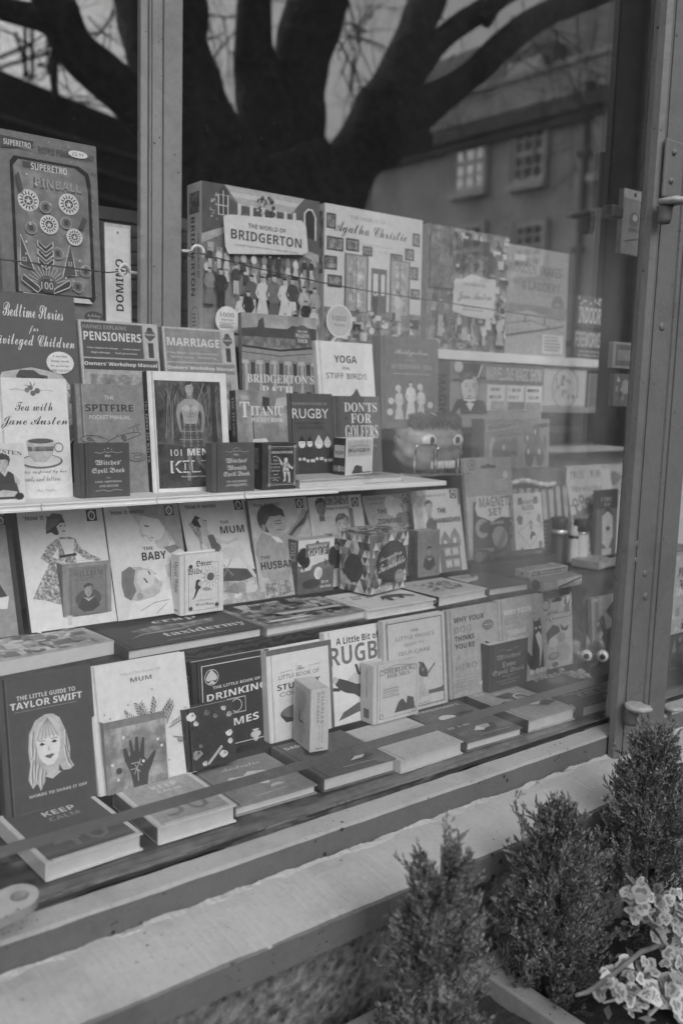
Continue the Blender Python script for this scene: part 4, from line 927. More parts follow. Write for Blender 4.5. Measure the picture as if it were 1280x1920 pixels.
# ------------------------------ picture books leaning in the second row
def badge(p, x, y, w=.125, oval=168):
    h = w * .66 * p.W / p.H * 1.62
    p.R(x - w / 2, y - h / 2, x + w / 2, y + h / 2, 46).E(x, y, w * .36, w * .46, oval).E(x, y - .004, w * .23, w * .30, 66).L([(x, y - h * .25), (x, y + h * .25)], w * .05, 140).L([(x - w * .1, y + h * .3), (x, y + h * .18), (x + w * .1, y + h * .3)], w * .05, 60)
def lady(label, TL, TR, BL, g, fn, head=True, spine=78, T=.010):
    def f(p):
        fn(p)
        if head: p.T('‘How it works’', .30, .945, .46, 62, 'bold', .042)
        badge(p, .86, .935)
    pl = stand(TL, TR, BL, Z_D); pl['H'] = max(pl['H'], .165)
    return put(label, pl, T, g, f, hard=False, spine=lambda p: p.R(0, 0, 1, 1, spine))
def f(p):
    p.R(0, 0, 1, 1, 118).R(0, .72, .75, 1, 140).O(.1, .75, .6, .98, .01, 100).R(0, .42, .68, .72, 75).face(.62, .56, .07, 140, 60, look=.3).P([(.5, .28), (.54, .46), (.7, .46), (.84, .3)], 58).P([(.3, .3), (.85, .32), (.8, .22), (.3, .24)], 162).E(.4, .2, .18, .16, 52).P([(.2, .1), (.6, .14), (.5, .02), (.2, .0)], 62).R(.92, 0, 1, 1, 52)
lady('dark picture book with a classroom scene at the far left', (-112, 968), (17, 962), (-84, 1208), 118, f)
def f(p):
    flo = picture(72, 160, 210, 'Noise')
    p.P([(.30, .80), (.40, .82), (.52, .80), (.54, .88), (.5, .965), (.4, .975), (.33, .93)], 62).E(.43, .86, .085, .10, 48).P([(.30, .84), (.33, .93), (.42, .975), (.5, .955), (.49, .91), (.42, .87), (.34, .83)], 88)
    p.P([(.43, .86), (.45, .80), (.51, .79), (.545, .83), (.54, .885), (.48, .89)], 158).L([(.465, .86), (.495, .862)], .012, 45).L([(.52, .865), (.54, .866)], .012, 45).L([(.49, .815), (.52, .815)], .014, 70).P([(.44, .8), (.52, .79), (.55, .74), (.44, .74)], 158)
    p.P([(.40, .75), (.46, .765), (.56, .765), (.64, .74), (.62, .66), (.58, .56), (.40, .56), (.42, .68)], flo).P([(.44, .75), (.62, .74), (.58, .6), (.5, .58)], 158).P([(.40, .75), (.30, .70), (.20, .60), (.28, .555), (.4, .57), (.34, .61), (.42, .68)], flo).P([(.62, .74), (.68, .66), (.8, .59), (.92, .55), (.88, .53), (.72, .56), (.60, .64)], flo).L([(.42, .60), (.62, .61)], .03, 55)
    p.P([(.40, .585), (.60, .60), (.62, .42), (.6, .2), (.36, .2), (.2, .25), (.06, .27), (.12, .35), (.22, .47), (.30, .56)], flo).P([(.4, .2), (.42, .02), (.46, .02), (.5, .2)], 150)
lady('white picture book with a woman in a floral dress and hat', (31, 961), (191, 952), (60, 1187), 164, f)
def f(p):
    p.P([(.3, 1), (.38, .88), (.44, .80), (.42, .74), (.46, .70), (.5, .72), (.56, .66), (.6, .68), (.64, .60), (.76, .58), (.84, .66), (1, .6), (1, 1)], 140).P([(.44, .84), (.46, .74), (.52, .72), (.58, .665), (.70, .68), (.78, .78), (.7, .86), (.5, .90)], 156).P([(.3, 1), (.4, .92), (.7, .86), (.84, .7), (.9, .6), (1, .55), (1, 1)], 124).L([(.5, .81), (.56, .80)], .016, 60).L([(.56, .7), (.6, .695)], .012, 90)
    for i in range(5): p.L([(.5 + .08 * i, .985), (.72 + .05 * i, .87), (.86 + .03 * i, .62)], .008, 108)
    p.P([(.72, .6), (.8, .54), (.95, .58), (.88, .62)], 104)
    p.P([(.14, .24), (.10, .32), (.12, .42), (.22, .46), (.38, .445), (.52, .41), (.60, .36), (.64, .28), (.58, .2), (.46, .16), (.3, .15), (.2, .17)], 138).P([(.1, .3), (.12, .42), (.24, .46), (.30, .42), (.26, .32), (.28, .24), (.2, .16), (.12, .2)], 92).P([(.34, .42), (.5, .41), (.56, .36), (.52, .28), (.36, .24), (.3, .32)], 152).E(.32, .19, .05, .04, 120, 10).L([(.4, .345), (.44, .30)], .018, 52).L([(.47, .405), (.49, .37)], .016, 58).P([(.54, .36), (.64, .38), (.7, .44), (.86, .44), (.88, .35), (.72, .33), (.6, .3)], 165).P([(.7, .44), (.86, .46), (.88, .34), (.72, .33)], 140)
    p.P([(.12, .0), (.2, .14), (.5, .17), (.64, .22), (1, .22), (1, 0)], 164).L([(.3, .06), (.5, .12), (.7, .13)], .012, 128).L([(.5, .02), (.66, .1)], .012, 130)
    p.T('THE', .505, .605, .135, 62, 'bold', .03).T('BABY', .575, .535, .33, 46, 'heavy', .072)
lady('white picture book with a feeding baby and large dark title', (194, 951), (333, 942), (222, 1165), 160, f)
def f(p):
    p.P([(0, 0), (1, 0), (1, .2), (.8, .28), (.6, .24), (.3, .3), (0, .26)], picture(112, 165, 40)).P([(.1, .3), (.5, .34), (.92, .3), (.96, .24), (.7, .2), (.4, .22), (.1, .24)], 72)
    p.P([(.08, .78), (.2, .82), (.3, .66), (.22, .58)], picture(95, 160, 160)).P([(.13, .80), (.2, .86), (.28, .83), (.3, .76), (.24, .74), (.16, .76)], 52).P([(.22, .82), (.30, .84), (.36, .78), (.33, .73), (.26, .74)], 148).L([(.3, .81), (.35, .8)], .01, 60).P([(.24, .74), (.30, .76), (.42, .62), (.44, .56), (.46, .48), (.34, .48), (.24, .6)], 146).P([(.32, .66), (.40, .67), (.48, .56), (.5, .44), (.38, .46), (.34, .56)], 84).P([(.42, .64), (.6, .59), (.74, .62), (.76, .6), (.6, .56), (.44, .58)], 148).P([(.28, .56), (.4, .50), (.62, .51), (.62, .475), (.4, .46), (.26, .5)], 150)
    p.P([(.46, .52), (.78, .54), (.82, .48), (.78, .46), (.9, .27), (.94, .22), (.88, .22), (.72, .42), (.46, .43)], 152).L([(.4, .44), (.58, .26)], .012, 120).L([(.6, .42), (.44, .26)], .012, 120).L([(.2, .76), (.2, .4)], .012, 110).E(.66, .14, .09, .07, 120).P([(.4, .12), (.6, .2), (.62, .08)], 110).P([(.74, .18), (.92, .14), (.86, .08), (.72, .08)], 150)
    p.T('THE', .60, .775, .125, 62, 'bold', .03).T('MUM', .70, .70, .36, 60, 'heavy', .072)
lady('white picture book with a woman sunbathing in a deckchair', (334, 941), (461, 937), (372, 1141), 162, f)
def f(p):
    p.P([(.02, .46), (.06, .58), (.16, .66), (.4, .60), (.62, .66), (.78, .76), (.92, .9), (1, .92), (1, .78), (.78, .62), (.6, .5), (.6, .3), (.5, .16), (.2, .16), (.08, .3)], 122).P([(.9, .9), (1, .98), (1, .8)], 140).P([(.30, .62), (.44, .60), (.5, .54), (.4, .55)], 165).E(.3, .80, .19, .20, 72).P([(.22, .76), (.3, .82), (.54, .82), (.58, .72), (.52, .62), (.44, .59), (.3, .64)], 132).P([(.12, .82), (.2, .93), (.4, .95), (.56, .88), (.58, .8), (.46, .84), (.32, .82), (.22, .72), (.14, .72)], 70).O(.4, .74, .5, .77, .012, 55).L([(.4, .68), (.5, .675)], .014, 80).E(.2, .71, .035, .05, 120, 10).P([(.6, .62), (.66, .6), (.9, .78), (1, .88), (1, .84), (.9, .72)], 80)
    p.P([(.1, .16), (.5, .16), (.56, .04), (.3, 0), (.1, 0)], picture(85, 150, 90)).P([(.04, .3), (.1, .2), (.44, .26), (.56, .34), (.54, .4), (.3, .32)], 130)
    p.T('THE', .16, .41, .15, 62, 'bold', .032).T('HUSBAND', .40, .325, .66, 50, 'heavy', .078)
lady('grey picture book with a man in a jumper reaching up', (464, 938), (574, 933), (489, 1124), 140, f)
def f(p):
    p.R(.3, .9, .75, 1, picture(60, 150, 120)).P([(.04, .5), (.06, .74), (.16, .78), (.4, .78), (.54, .66), (.5, .4), (.1, .4)], 150).face(.22, .88, .1, 112, 58, look=.2).P([(.5, .7), (.56, .5), (.5, .4), (.76, .36), (.84, .5), (.7, .64)], 72).face(.58, .66, .13, 140, 82, look=-.1).P([(.46, .42), (.5, .2), (.6, .2), (.66, .36)], 66).P([(.5, .44), (.46, .28), (.58, .2), (.6, .24)], 140).P([(.2, .4), (.46, .4), (.46, .2), (.3, .16)], 70).P([(.7, .88), (.82, .5), (1, .5), (1, .86)], 152).R(.72, .5, .8, .85, 105).P([(.1, .2), (.9, .2), (1, .04), (.2, 0)], 152)
    p.T('THE', .30, .575, .135, 62, 'bold', .03).T('DAD', .42, .49, .34, 52, 'heavy', .075)
def dadcover(p): f_(p)
f_ = f
pl = stand((576, 933), (676, 930), (597, 1105), Z_D); pl['H'] = max(pl['H'], .165)
def ff(p): f_(p); p.T('‘How it works’', .52, .865, .46, 70, 'bold', .036); badge(p, .86, .915)
put('picture book with a father and boy behind the golf box', pl, .010, 158, ff, hard=False, spine=lambda p: p.R(0, 0, 1, 1, 78))
def f(p):
    p.R(0, 0, 1, 1, 136).P([(.0, .9), (.08, .62), (.3, .4), (0, .3)], 66)
    for x, y, r, g in ((.55, .88, .13, 165), (.68, .86, .12, 150), (.8, .78, .13, 120), (.65, .78, .12, 158), (.9, .82, .1, 150), (.72, .68, .12, 105), (.86, .7, .1, 110), (.52, .8, .08, 168)): p.E(x, y, r, r, g, 14)
    p.T('THE LADYBIRD', .26, .955, .40, 80, 'sans', .028).T('BOOK OF', .26, .90, .24, 80, 'sans', .028).T('THE', .35, .80, .19, 40, 'bold', .055).T('ZOMBIE', .48, .68, .48, 40, 'bold', .06).T('APOCALYPSE', .62, .555, .72, 40, 'bold', .062).P([(0, .4), (1, .42), (1, 0), (0, 0)], picture(70, 130, 60))
lady('picture book with a rising cloud behind the turntable box', (678, 930), (770, 921), (700, 1088), 136, f, False)
def f(p):
    p.R(0, .8, .3, 1, picture(110, 150, 60)).R(.05, .1, .2, .8, 145).T('THE LADYBIRD BOOK OF', .40, .93, .62, 78, 'sans', .026).P([(.2, .3), (.24, .6), (.34, .7), (.46, .6), (.44, .3)], 92).face(.33, .79, .08, 145, 80).T('THE', .58, .745, .18, 42, 'bold', .06).T('HANGOVER', .70, .625, .54, 40, 'bold', .06).P([(.5, .4), (.6, .5), (.7, .4), (.72, .44), (.82, .53), (.92, .42), (.92, .3), (.5, .3)], 120).R(.56, .32, .62, .38, 165).R(.76, .34, .82, .4, 165).R(.44, -.0, .88, .34, 108)
    for x in (.62, .78):
        for y in (.1, .24): p.R(x - .06, y - .045, x + .06, y + .045, 168).O(x - .04, y - .035, x + .04, y + .035, .012, 95).L([(x, y - .035), (x, y + .035)], .01, 95)
    p.R(.95, .8, 1, 1, 100)
lady('picture book with a sagging man and houses on the cover', (769, 921), (858, 914), (787, 1080), 160, f, False)

# ------------------------------ small things in front of the picture books
def f(p):
    p.R(.12, .06, .92, .94, 105).O(.17, .1, .88, .9, .012, 85).T('WILLIAM', .52, .83, .62, 88, 'serif', .09).T('SHAKESPEARE', .52, .74, .6, 92, 'serif', .055).E(.52, .42, .27, .20, 82).P([(.3, .3), (.4, .46), (.64, .46), (.76, .3), (.6, .22), (.42, .22)], 70).face(.52, .56, .095, 128, 62).P([(.4, .46), (.52, .42), (.66, .46), (.52, .38)], 140).T('The Complete Plays', .52, .17, .6, 85, 'serif', .04).T('in One Sitting', .52, .11, .42, 88, 'serif', .035)
put('small brown grey book with an oval portrait in front of the hat lady', stand((117, 1059), (208, 1056), (121, 1178), Z_C + .022, lean=2), .026, 116, f, spine=lambda p: (p.R(0, 0, 1, 1, 98), p.T('SHAKESPEARE', .5, .55, .6, 78, 'serif', .6, rot=-90)), name='mini_book')
def f(p):
    p.O(.2, .06, .88, .84, .01, 70).R(.14, .8, .36, .87, 168).T('Oscar', .54, .84, .36, 62, 'frak', .105).T('Wilde', .34, .715, .34, 66, 'frak', .10).E(.70, .60, .085, .085, 84).ring(.7, .6, .13, .012, 130, 14)
    for a in range(0, 360, 26): p.L([(.7 + .14 * math.cos(R_(a)), .6 + .125 * math.sin(R_(a))), (.7 + .2 * math.cos(R_(a)), .6 + .18 * math.sin(R_(a)))], .014, 120)
    p.P([(.34, .42), (.36, .56), (.42, .58), (.5, .52), (.46, .42), (.4, .4)], 66).E(.46, .5, .05, .05, 150, 10).P([(.36, .42), (.42, .4), (.34, .28), (.26, .24), (.32, .3)], 60).P([(.5, .42), (.6, .44), (.74, .38), (.56, .37)], 130).T('A Collection of', .56, .22, .34, 95, 'script', .04).T('Wit and Wisdom', .56, .155, .42, 90, 'script', .045)
    for x, y in ((.24, .1), (.84, .12), (.24, .8)): p.E(x, y, .045, .045, 70, 7)
put('chunky white little book with a sunflower and curling lettering', stand((337, 1042), (419, 1035), (341, 1155), Z_C + .022, lean=1), .030, 166, f, spine=lambda p: (p.T('Oscar Wilde', .62, .62, .52, 100, 'serif', .4, rot=-90), p.T('A Collection', .3, .62, .4, 120, 'sans', .16, rot=-90), p.R(.2, .06, .8, .09, 110)), name='mini_book')
c = corner((541, 1115), (557, 1117), (624, 1107), (543, 1016), Z_C + .022); c['T'] = .03; c['H'] *= 1.0
def f(p):
    p.R(0, .3, 1, 1, 165).P([(0, .54), (.3, .5), (.6, .56), (1, .62), (1, 0), (0, 0)], 98).P([(0, .4), (.3, .46), (.7, .42), (1, .5), (1, 0), (0, 0)], 88).P([(.06, .47), (.4, .52), (.34, .44), (.1, .42)], 160).E(.14, .70, .16, .20, 52, 12).E(.2, .60, .13, .14, 52, 12).R(.14, .44, .18, .56, 60).E(.95, .66, .12, .22, 52, 12).L([(.74, .62), (.77, .56), (.75, .5)], .03, 55).E(.56, .37, .115, .14, 168).E(.6, .35, .07, .09, 150, 12).E(.37, .18, .25, .105, 66)
    p.P([(.20, .68), (.46, .70), (.52, .76), (.58, .70), (.86, .70), (.86, .93), (.58, .93), (.52, .985), (.46, .93), (.20, .92)], 82).O(.225, .70, .84, .905, .01, 150).T('DESKTOP', .53, .865, .50, 168, 'bold', .05).T('GOLF', .53, .765, .52, 168, 'serif', .11).T("It's in", .75, .2, .2, 168, 'bold', .06).T('the Hole!', .78, .11, .32, 168, 'bold', .055)
putbox('small boxed desk golf game with a ball and hole', c, .03, 140, f, lambda p: (p.R(0, 0, 1, 1, 88), p.T('DESKTOP', .68, .78, .34, 150, 'bold', .18, rot=-90), p.T('GOLF', .4, .76, .36, 150, 'serif', .34, rot=-90), p.R(.3, .2, .6, .36, 120)))
c = corner((662, 1106), (693, 1116), (759, 1100), (687, 1006), Z_C + .022); c['T'] = .075
def tri(p, seed):
    rr = random.Random(seed); n = 6; m_ = 8
    for j in range(m_):
        for i in range(-1, n + 1):
            x0, x1 = max(0, i / n + (j % 2) * .5 / n), min(1, (i + 1) / n + (j % 2) * .5 / n); y0, y1 = j / m_, (j + 1) / m_
            if x1 <= x0: continue
            p.P([(x0, y0), (x1, y0), ((x0 + x1) / 2, y1)], rr.choice((165, 140, 110, 85, 160, 70))); xm = (x0 + x1) / 2
            p.P([(xm, y1), (x1, y0), (min(1, xm + 1 / n), y1)], rr.choice((70, 95, 120, 150, 88)))
def f(p):
    tri(p, 2); p.E(.54, .52, .43, .36, 58, 36).ring(.54, .52, .34, .006, 80, ry=.285).ring(.54, .52, .26, .006, 80, ry=.22).E(.54, .52, .14, .115, 105, 20).T('Teeny-Tiny', .50, .60, .62, 168, 'script', .09, skew=.14).T('Turntable', .54, .47, .74, 168, 'script', .13, skew=.16).E(.76, .24, .14, .115, 118).lines(.66, .86, .2, .28, 3, 150, 3).R(.06, .02, .56, .10, 160).lines(.08, .54, .03, .09, 3, 70, 4, .4)
putbox('patterned triangle gift box with a record disc on its front', c, .07, 110, f, lambda p: (tri(p, 5), p.E(.5, .42, .3, .36, 66)), lambda p: tri(p, 8))
def f(p): p.O(.12, .08, .92, .92, .012, 84).O(.16, .11, .88, .89, .006, 88).L([(.3, .84), (.7, .86)], .012, 88).T('WILLIAM', .52, .78, .3, 92, 'serif', .03).T('SHAKESPEARE', .52, .72, .56, 94, 'serif', .045).P([(.24, .24), (.3, .40), (.44, .46), (.6, .46), (.74, .4), (.8, .24), (.6, .14), (.42, .14)], 72).face(.52, .55, .115, 118, 58).P([(.36, .43), (.52, .38), (.68, .43), (.52, .34)], 135)
put('small brown grey book with a bearded portrait by the turntable box', stand((783, 996), (824, 994), (785, 1084), Z_C + .022, lean=3), .028, 108, f, spine=lambda p: (p.R(0, 0, 1, 1, 88), p.T('SHAKESPEARE', .5, .55, .62, 60, 'serif', .5, rot=-90)), name='mini_book')

# ------------------------------ third row, on the thin white shelf
def sm(p, t=.1): pass
def f(p):
    p.T('Tea with', .52, .765, .52, 62, 'script', .075).T('Jane Austen', .52, .635, .92, 60, 'script', .10).L([(.2, .9), (.3, .91), (.4, .895)], .008, 130).L([(.62, .895), (.72, .905), (.8, .89)], .008, 130)
    for x, y, r, g in ((.44, .90, .035, 110), (.52, .875, .038, 95), (.49, .92, .035, 100), (.58, .895, .04, 92)): p.E(x, y, r, r, g, 10)
    for a in (60, 100, 150, 20): p.P([(.5, .91), (.5 + .06 * math.cos(R_(a)) + .02, .92 + .03 * math.sin(R_(a))), (.5 + .12 * math.cos(R_(a)), .92 + .06 * math.sin(R_(a)))], 92)
    p.E(.58, .305, .30, .10, 100).E(.58, .31, .27, .08, 155).P([(.38, .475), (.40, .36), (.48, .30), (.64, .30), (.74, .36), (.78, .475)], 140).E(.58, .475, .20, .045, 150).E(.58, .475, .18, .035, 82).P([(.39, .43), (.76, .43), (.75, .39), (.40, .39)], picture(75, 130, 160)).ring(.83, .42, .06, .018, 110).T('Recipes inspired by her', .55, .215, .74, 110, 'script', .04).T('novels and letters', .55, .16, .55, 110, 'script', .04).T('Pen Vogler', .62, .06, .28, 128, 'script', .03)
put('white book with a decorated tea cup and script title', stand((-12, 707), (124, 711), zb=Z_E, Y0=0.4170, lean=8), .02, 168, f)
def f(p):
    p.T('AUSTEN', .6, .86, .7, 70, 'serif', .07, skew=-.16).P([(.36, .72), (.44, .80), (.6, .82), (.68, .74), (.64, .62), (.5, .58), (.38, .62)], 78).face(.52, .66, .12, 148, 60).P([(.34, .80), (.5, .84), (.66, .78), (.66, .70), (.5, .76), (.36, .72)], 70).P([(.3, .5), (.42, .53), (.64, .53), (.74, .48), (.78, .32), (.3, .3)], 62).P([(.44, .53), (.62, .53), (.55, .44)], 150).P([(.74, .48), (.9, .36), (.8, .2), (.74, .24), (.8, .34)], 140).P([(.25, .3), (.8, .33), (.9, .06), (.2, .06)], 66).P([(.2, .14), (.5, .22), (.82, .18), (.8, .1), (.4, .1)], 140).E(.86, .1, .1, .08, 52)
put('small pale book with a seated lady portrait at the far left', stand((-40, 832), (45, 831), zb=Z_E, Y0=0.3850, lean=3), .016, 162, f, name='mini_book')
def f(p):
    p.T('THE', .48, .88, .14, 160, 'sans', .035).T('SPITFIRE', .48, .785, .70, 58, 'bold', .065).T('POCKET MANUAL', .48, .70, .60, 160, 'sans', .038)
    ln = 60
    for a, b_ in (((.15, .50), (.92, .58)),): pass
    p.P([(.40, .47), (.55, .52), (.75, .555), (.9, .56), (.93, .54), (.78, .51), (.6, .46), (.42, .44)], 112).L([(.40, .47), (.55, .52), (.75, .555), (.9, .56), (.93, .54), (.78, .51), (.6, .46), (.42, .44), (.40, .47)], .01, ln)
    p.E(.2, .505, .16, .05, 112).ring(.2, .505, .16, .009, ln, ry=.05).E(.2, .505, .075, .03, 84).ring(.2, .505, .075, .008, ln, ry=.03).P([(.16, .535), (.42, .50), (.4, .45), (.28, .46)], 112).L([(.12, .54), (.42, .50)], .009, ln).L([(.3, .46), (.42, .44)], .009, ln)
    p.L([(.82, .56), (.80, .61), (.86, .64), (.88, .57)], .012, ln).L([(.76, .6), (.9, .63)], .03, 112).L([(.74, .595), (.92, .635)], .009, ln).E(.66, .51, .035, .035, 84, 14).ring(.66, .51, .035, .009, ln, 14).L([(.55, .52), (.57, .55)], .012, ln)
    p.E(.84, .33, .12, .055, 112).ring(.84, .33, .13, .009, ln, ry=.06).ring(.86, .33, .07, .008, ln, ry=.03).P([(.6, .4), (.76, .38), (.76, .32), (.66, .3)], 108)
put('grey pocket manual with a line drawing of a fighter plane', stand((140, 719), (268, 724), zb=Z_E, Y0=0.4190, lean=8), .016, 112, f, spine=lambda p: p.R(0, 0, 1, 1, 100))
def wit(ti, sub, dark):
    def f(p):
        p.T('the', .56, .76, .12, 150, 'frak', .065).T('Witches’', .57, .63, .52, 155, 'frak', .115)
        for i, (t, w) in enumerate(ti): p.T(t, .57, .485 - .125 * i, w, 155, 'frak', .115)
        if len(ti) == 1: p.T('for', .57, .36, .09, 130, 'frak', .04)
        for i, (t, w) in enumerate(sub): p.T(t, .57, .285 - .075 * i if len(ti) == 1 else .215 - .07 * i, w, 140, 'bold', .042)
        p.L([(.3, .83), (.42, .81), (.5, .84), (.57, .82), (.64, .84), (.74, .81), (.86, .83)], .010, 130).L([(.3, .12), (.45, .14), (.57, .11), (.7, .14), (.84, .12)], .010, 130).T('★', .57, .9, .04, 150).E(.5, .88, .01, .01, 140, 6).E(.64, .88, .01, .01, 140, 6).L([(.17, 0), (.17, 1)], .01, 56).L([(.1, 0), (.1, 1)], .008, 58)
    return f
put('dark cloth spell book standing before the plane manual', stand((148, 831), (242, 830), zb=Z_E, Y0=0.3850, lean=3), .022, 68, wit((('Spell Book', .66),), (('LOVE, HAPPINESS,', .54), ('AND SUCCESS', .38)), 0), name='mini_book')
def f(p):
    p.R(.08, .03, .915, .925, picture(48, 92, 36))
    rr = random.Random(31)
    for i in range(26):
        x = rr.uniform(.1, .9); p.L([(x, rr.uniform(.4, .6)), (x + rr.uniform(-.05, .05), rr.uniform(.7, .8)), (min(.9, max(.1, x + rr.uniform(-.12, .12))), rr.uniform(.85, .92))], rr.uniform(.006, .016), rr.choice((42, 50, 105, 95)))
    p.R(.78, .4, .84, .92, 50).P([(.08, .03), (.915, .03), (.915, .36), (.08, .40)], picture(45, 70, 50))
    p.P([(.45, .36), (.44, .22), (.43, .09), (.47, .08), (.49, .2), (.50, .36)], 104).P([(.52, .36), (.57, .24), (.66, .17), (.69, .19), (.62, .27), (.58, .37)], 98)
    p.P([(.385, .555), (.42, .57), (.58, .57), (.615, .555), (.655, .40), (.60, .365), (.50, .375), (.40, .365), (.355, .40)], 78)
    for k in range(7): x = .39 + .036 * k; p.L([(x, .565), (.505 + (x - .505) * 1.25, .37)], .008, 128 if k % 2 else 54)
    for y in (.54, .505, .47, .435, .40): p.L([(.37 + (.57 - y) * -.12, y), (.5, y - .006), (.63 + (.57 - y) * .12, y)], .008, 122 if int(y * 200) % 2 else 56)
    p.P([(.42, .565), (.405, .64), (.375, .70), (.385, .745), (.45, .775), (.56, .775), (.625, .745), (.635, .70), (.605, .64), (.585, .565)], 126)
    p.P([(.385, .745), (.345, .72), (.325, .65), (.335, .58), (.365, .50), (.385, .49), (.375, .58), (.37, .64), (.395, .70)], 118).P([(.625, .745), (.665, .72), (.69, .65), (.685, .57), (.66, .49), (.635, .49), (.645, .58), (.65, .64), (.615, .70)], 114)
    p.P([(.47, .77), (.54, .77), (.545, .815), (.465, .815)], 112).face(.505, .86, .058, 135, 46, look=-.1)
    p.P([(.40, .70), (.45, .725), (.50, .705), (.495, .68), (.44, .67)], 140).P([(.51, .705), (.56, .725), (.61, .70), (.57, .67), (.515, .68)], 138).L([(.505, .72), (.503, .57)], .007, 96)
    for y in (.652, .625, .598): p.L([(.46, y), (.50, y - .005), (.55, y)], .007, 102)
    p.T('101 MEN IN', .56, .325, .66, 170, 'heavy', .058).T('KILTS', .55, .205, .66, 165, 'heavy', .105).T('KILTS', .555, .205, .62, 60, 'heavy', .085).T('Photographs by', .48, .12, .26, 160, 'bold', .016).T('the author', .7, .12, .18, 160, 'bold', .016)
put('white framed photo book with a bare chested man in a kilt', stand((275, 695), (423, 702), zb=Z_E, Y0=0.4100, lean=7), .016, 170, f, spine=lambda p: (p.R(0, 0, 1, 1, 50), p.T('101 MEN IN KILTS', .5, .5, .5, 150, 'bold', .5, rot=-90)))
put('dark cloth spell book about wealth standing before the kilt book', stand((398, 831), (477, 830), zb=Z_E, Y0=0.3670, lean=2), .022, 74, wit((('Wealth', .46), ('Spell Book', .62)), (('FOR ABUNDANCE', .48), ('AND PROSPERITY', .48)), 0), name='mini_book')
def f(p):
    p.O(.20, .1, .96, .92, .014, 160).O(.24, .13, .92, .89, .006, 150)
    for x, y in ((.2, .1), (.96, .1), (.2, .92), (.96, .92)): p.ring(x, y, .035, .01, 160, 8)
    p.T('SHAKESPEARE', .58, .80, .62, 165, 'serif', .055)
    for i, t in enumerate(('The', "BARD'S", 'GUIDE TO', 'ABUSES', 'and', 'AFFRONTS')): p.T(t, .38, .63 - .075 * i, .14 if i in (0, 4) else .26, 140, 'serif', .035)
    p.L([(.3, .7), (.38, .72), (.46, .68)], .014, 150).L([(.3, .2), (.38, .22), (.46, .18)], .014, 150)
    p.E(.68, .63, .055, .06, 160, 10).P([(.58, .56), (.64, .60), (.76, .58), (.78, .40), (.58, .38)], picture(70, 165, 160)).P([(.58, .57), (.5, .66), (.46, .7), (.5, .6), (.56, .5)], 160).P([(.76, .56), (.86, .47), (.9, .5), (.88, .42), (.76, .48)], 160).P([(.6, .38), (.64, .24), (.6, .16), (.67, .18), (.69, .38)], 160).P([(.7, .38), (.76, .26), (.76, .14), (.82, .16), (.8, .38)], 150)
putbox('little black boxed book with a white frame and a bard figure', stand((492, 831), (556, 830), zb=Z_E, Y0=0.3670, lean=1), .034, 54, f, lambda p: (p.R(0, 0, 1, 1, 44), p.T('SHAKESPEARE', .5, .66, .46, 130, 'serif', .36, rot=-90), p.L([(.3, .1), (.3, .32)], .03, 110), p.L([(.6, .1), (.6, .32)], .03, 110)), name='mini_book', cat='book', group=BOOKS)
def f(p):
    p.R(0, .3, 1, 1, picture(98, 132, 22)).P([(.5, .72), (.52, .92), (.66, .9), (.64, .72)], 58).P([(.3, .2), (.3, .72), (.32, .72), (.33, .2)], 70).L([(.82, .9), (.78, .4)], .012, 90).P([(.74, .75), (.8, .9), (1, .92), (1, .8)], 142)
    p.P([(0, .12), (.2, .16), (.26, .24), (.3, .34), (.56, .35), (.62, .26), (.9, .27), (.98, .22), (1, 0), (.4, 0), (0, .06)], 160).L([(.22, .23), (.92, .2)], .014, 105).L([(.3, .28), (.6, .28)], .012, 110).P([(0, .06), (.5, 0), (0, 0)], 90).L([(.05, .2), (.12, .28)], .02, 165)
    p.T('THE', .17, .90, .17, 160, 'serif', .05).T('T', .16, .74, .19, 170, 'serif', .21).T('ITANIC', .60, .725, .66, 170, 'serif', .13).T('POCKET BOOK', .60, .60, .64, 166, 'serif', .062).squash(.78)
put('pocket book with a great liner under a big serif title', stand((441, 731), (536, 733), zb=Z_E, Y0=0.4420, lean=7), .020, 116, f, spine=lambda p: (p.R(0, 0, 1, 1, 62), p.T('THE TITANIC', .5, .72, .42, 150, 'serif', .4, rot=-90)))
def f(p):
    p.T('THE RANDOM HISTORY OF', .48, .885, .78, 128, 'sans', .028).T('RUGBY', .50, .775, .80, 168, 'sans', .11).T('HAPLESS HOOKERS &', .48, .665, .62, 52, 'sans', .026).T('USELESS FLANKERS', .48, .615, .56, 52, 'sans', .026)
    for i, (x, gx) in enumerate(((.28, .1), (.45, .08), (.65, .12), (.84, .1))):
        p.P([(x - .1, .1), (x - .11, .36), (x - .04, .4), (x + .05, .4), (x + .12, .36), (x + .1, .1)], 60).E(x, .435, gx * .75, gx * .8, 166, 12).P([(x - gx * .7, .46), (x, .535 if i % 2 == 0 else .52), (x + gx * .7, .46)], 50 if i < 2 else 150).E(x - .02, .44, .012, .012, 50, 6).E(x + .03, .44, .012, .012, 50, 6)
        for dx in (-.06, .03, .08): p.E(x + dx, .26 - .02 * (i % 2), .035, .03, 160, 8)
    p.U(.5, .05, .4, .016, 60)
put('dark rugby history with four cartoon faces in a row', stand((537, 737), (622, 741), zb=Z_E, Y0=0.4470, lean=7), .014, 76, f)
def f(p): p.L([(.12, 0), (.12, 1)], .014, 62).T("DON'TS", .58, .87, .70, 168, 'serif', .115).T('FOR', .58, .735, .44, 168, 'serif', .115).T('BY', .27, .735, .07, 50, 'bold', .03).U(.88, .735, .1, .03, 50).T('GOLFERS', .58, .575, .70, 168, 'serif', .16).U(.58, .4, .6, .03, 120).ring(.58, .22, .16, .02, 130)
put('dark etiquette book for golfers with bold pale lettering', stand((623, 742), (711, 745), zb=Z_E, Y0=0.4450, lean=7), .016, 80, f)
c = corner((617, 904), (646, 906), (697, 901), (644, 822), Z_E + .0005); c['T'] = .03
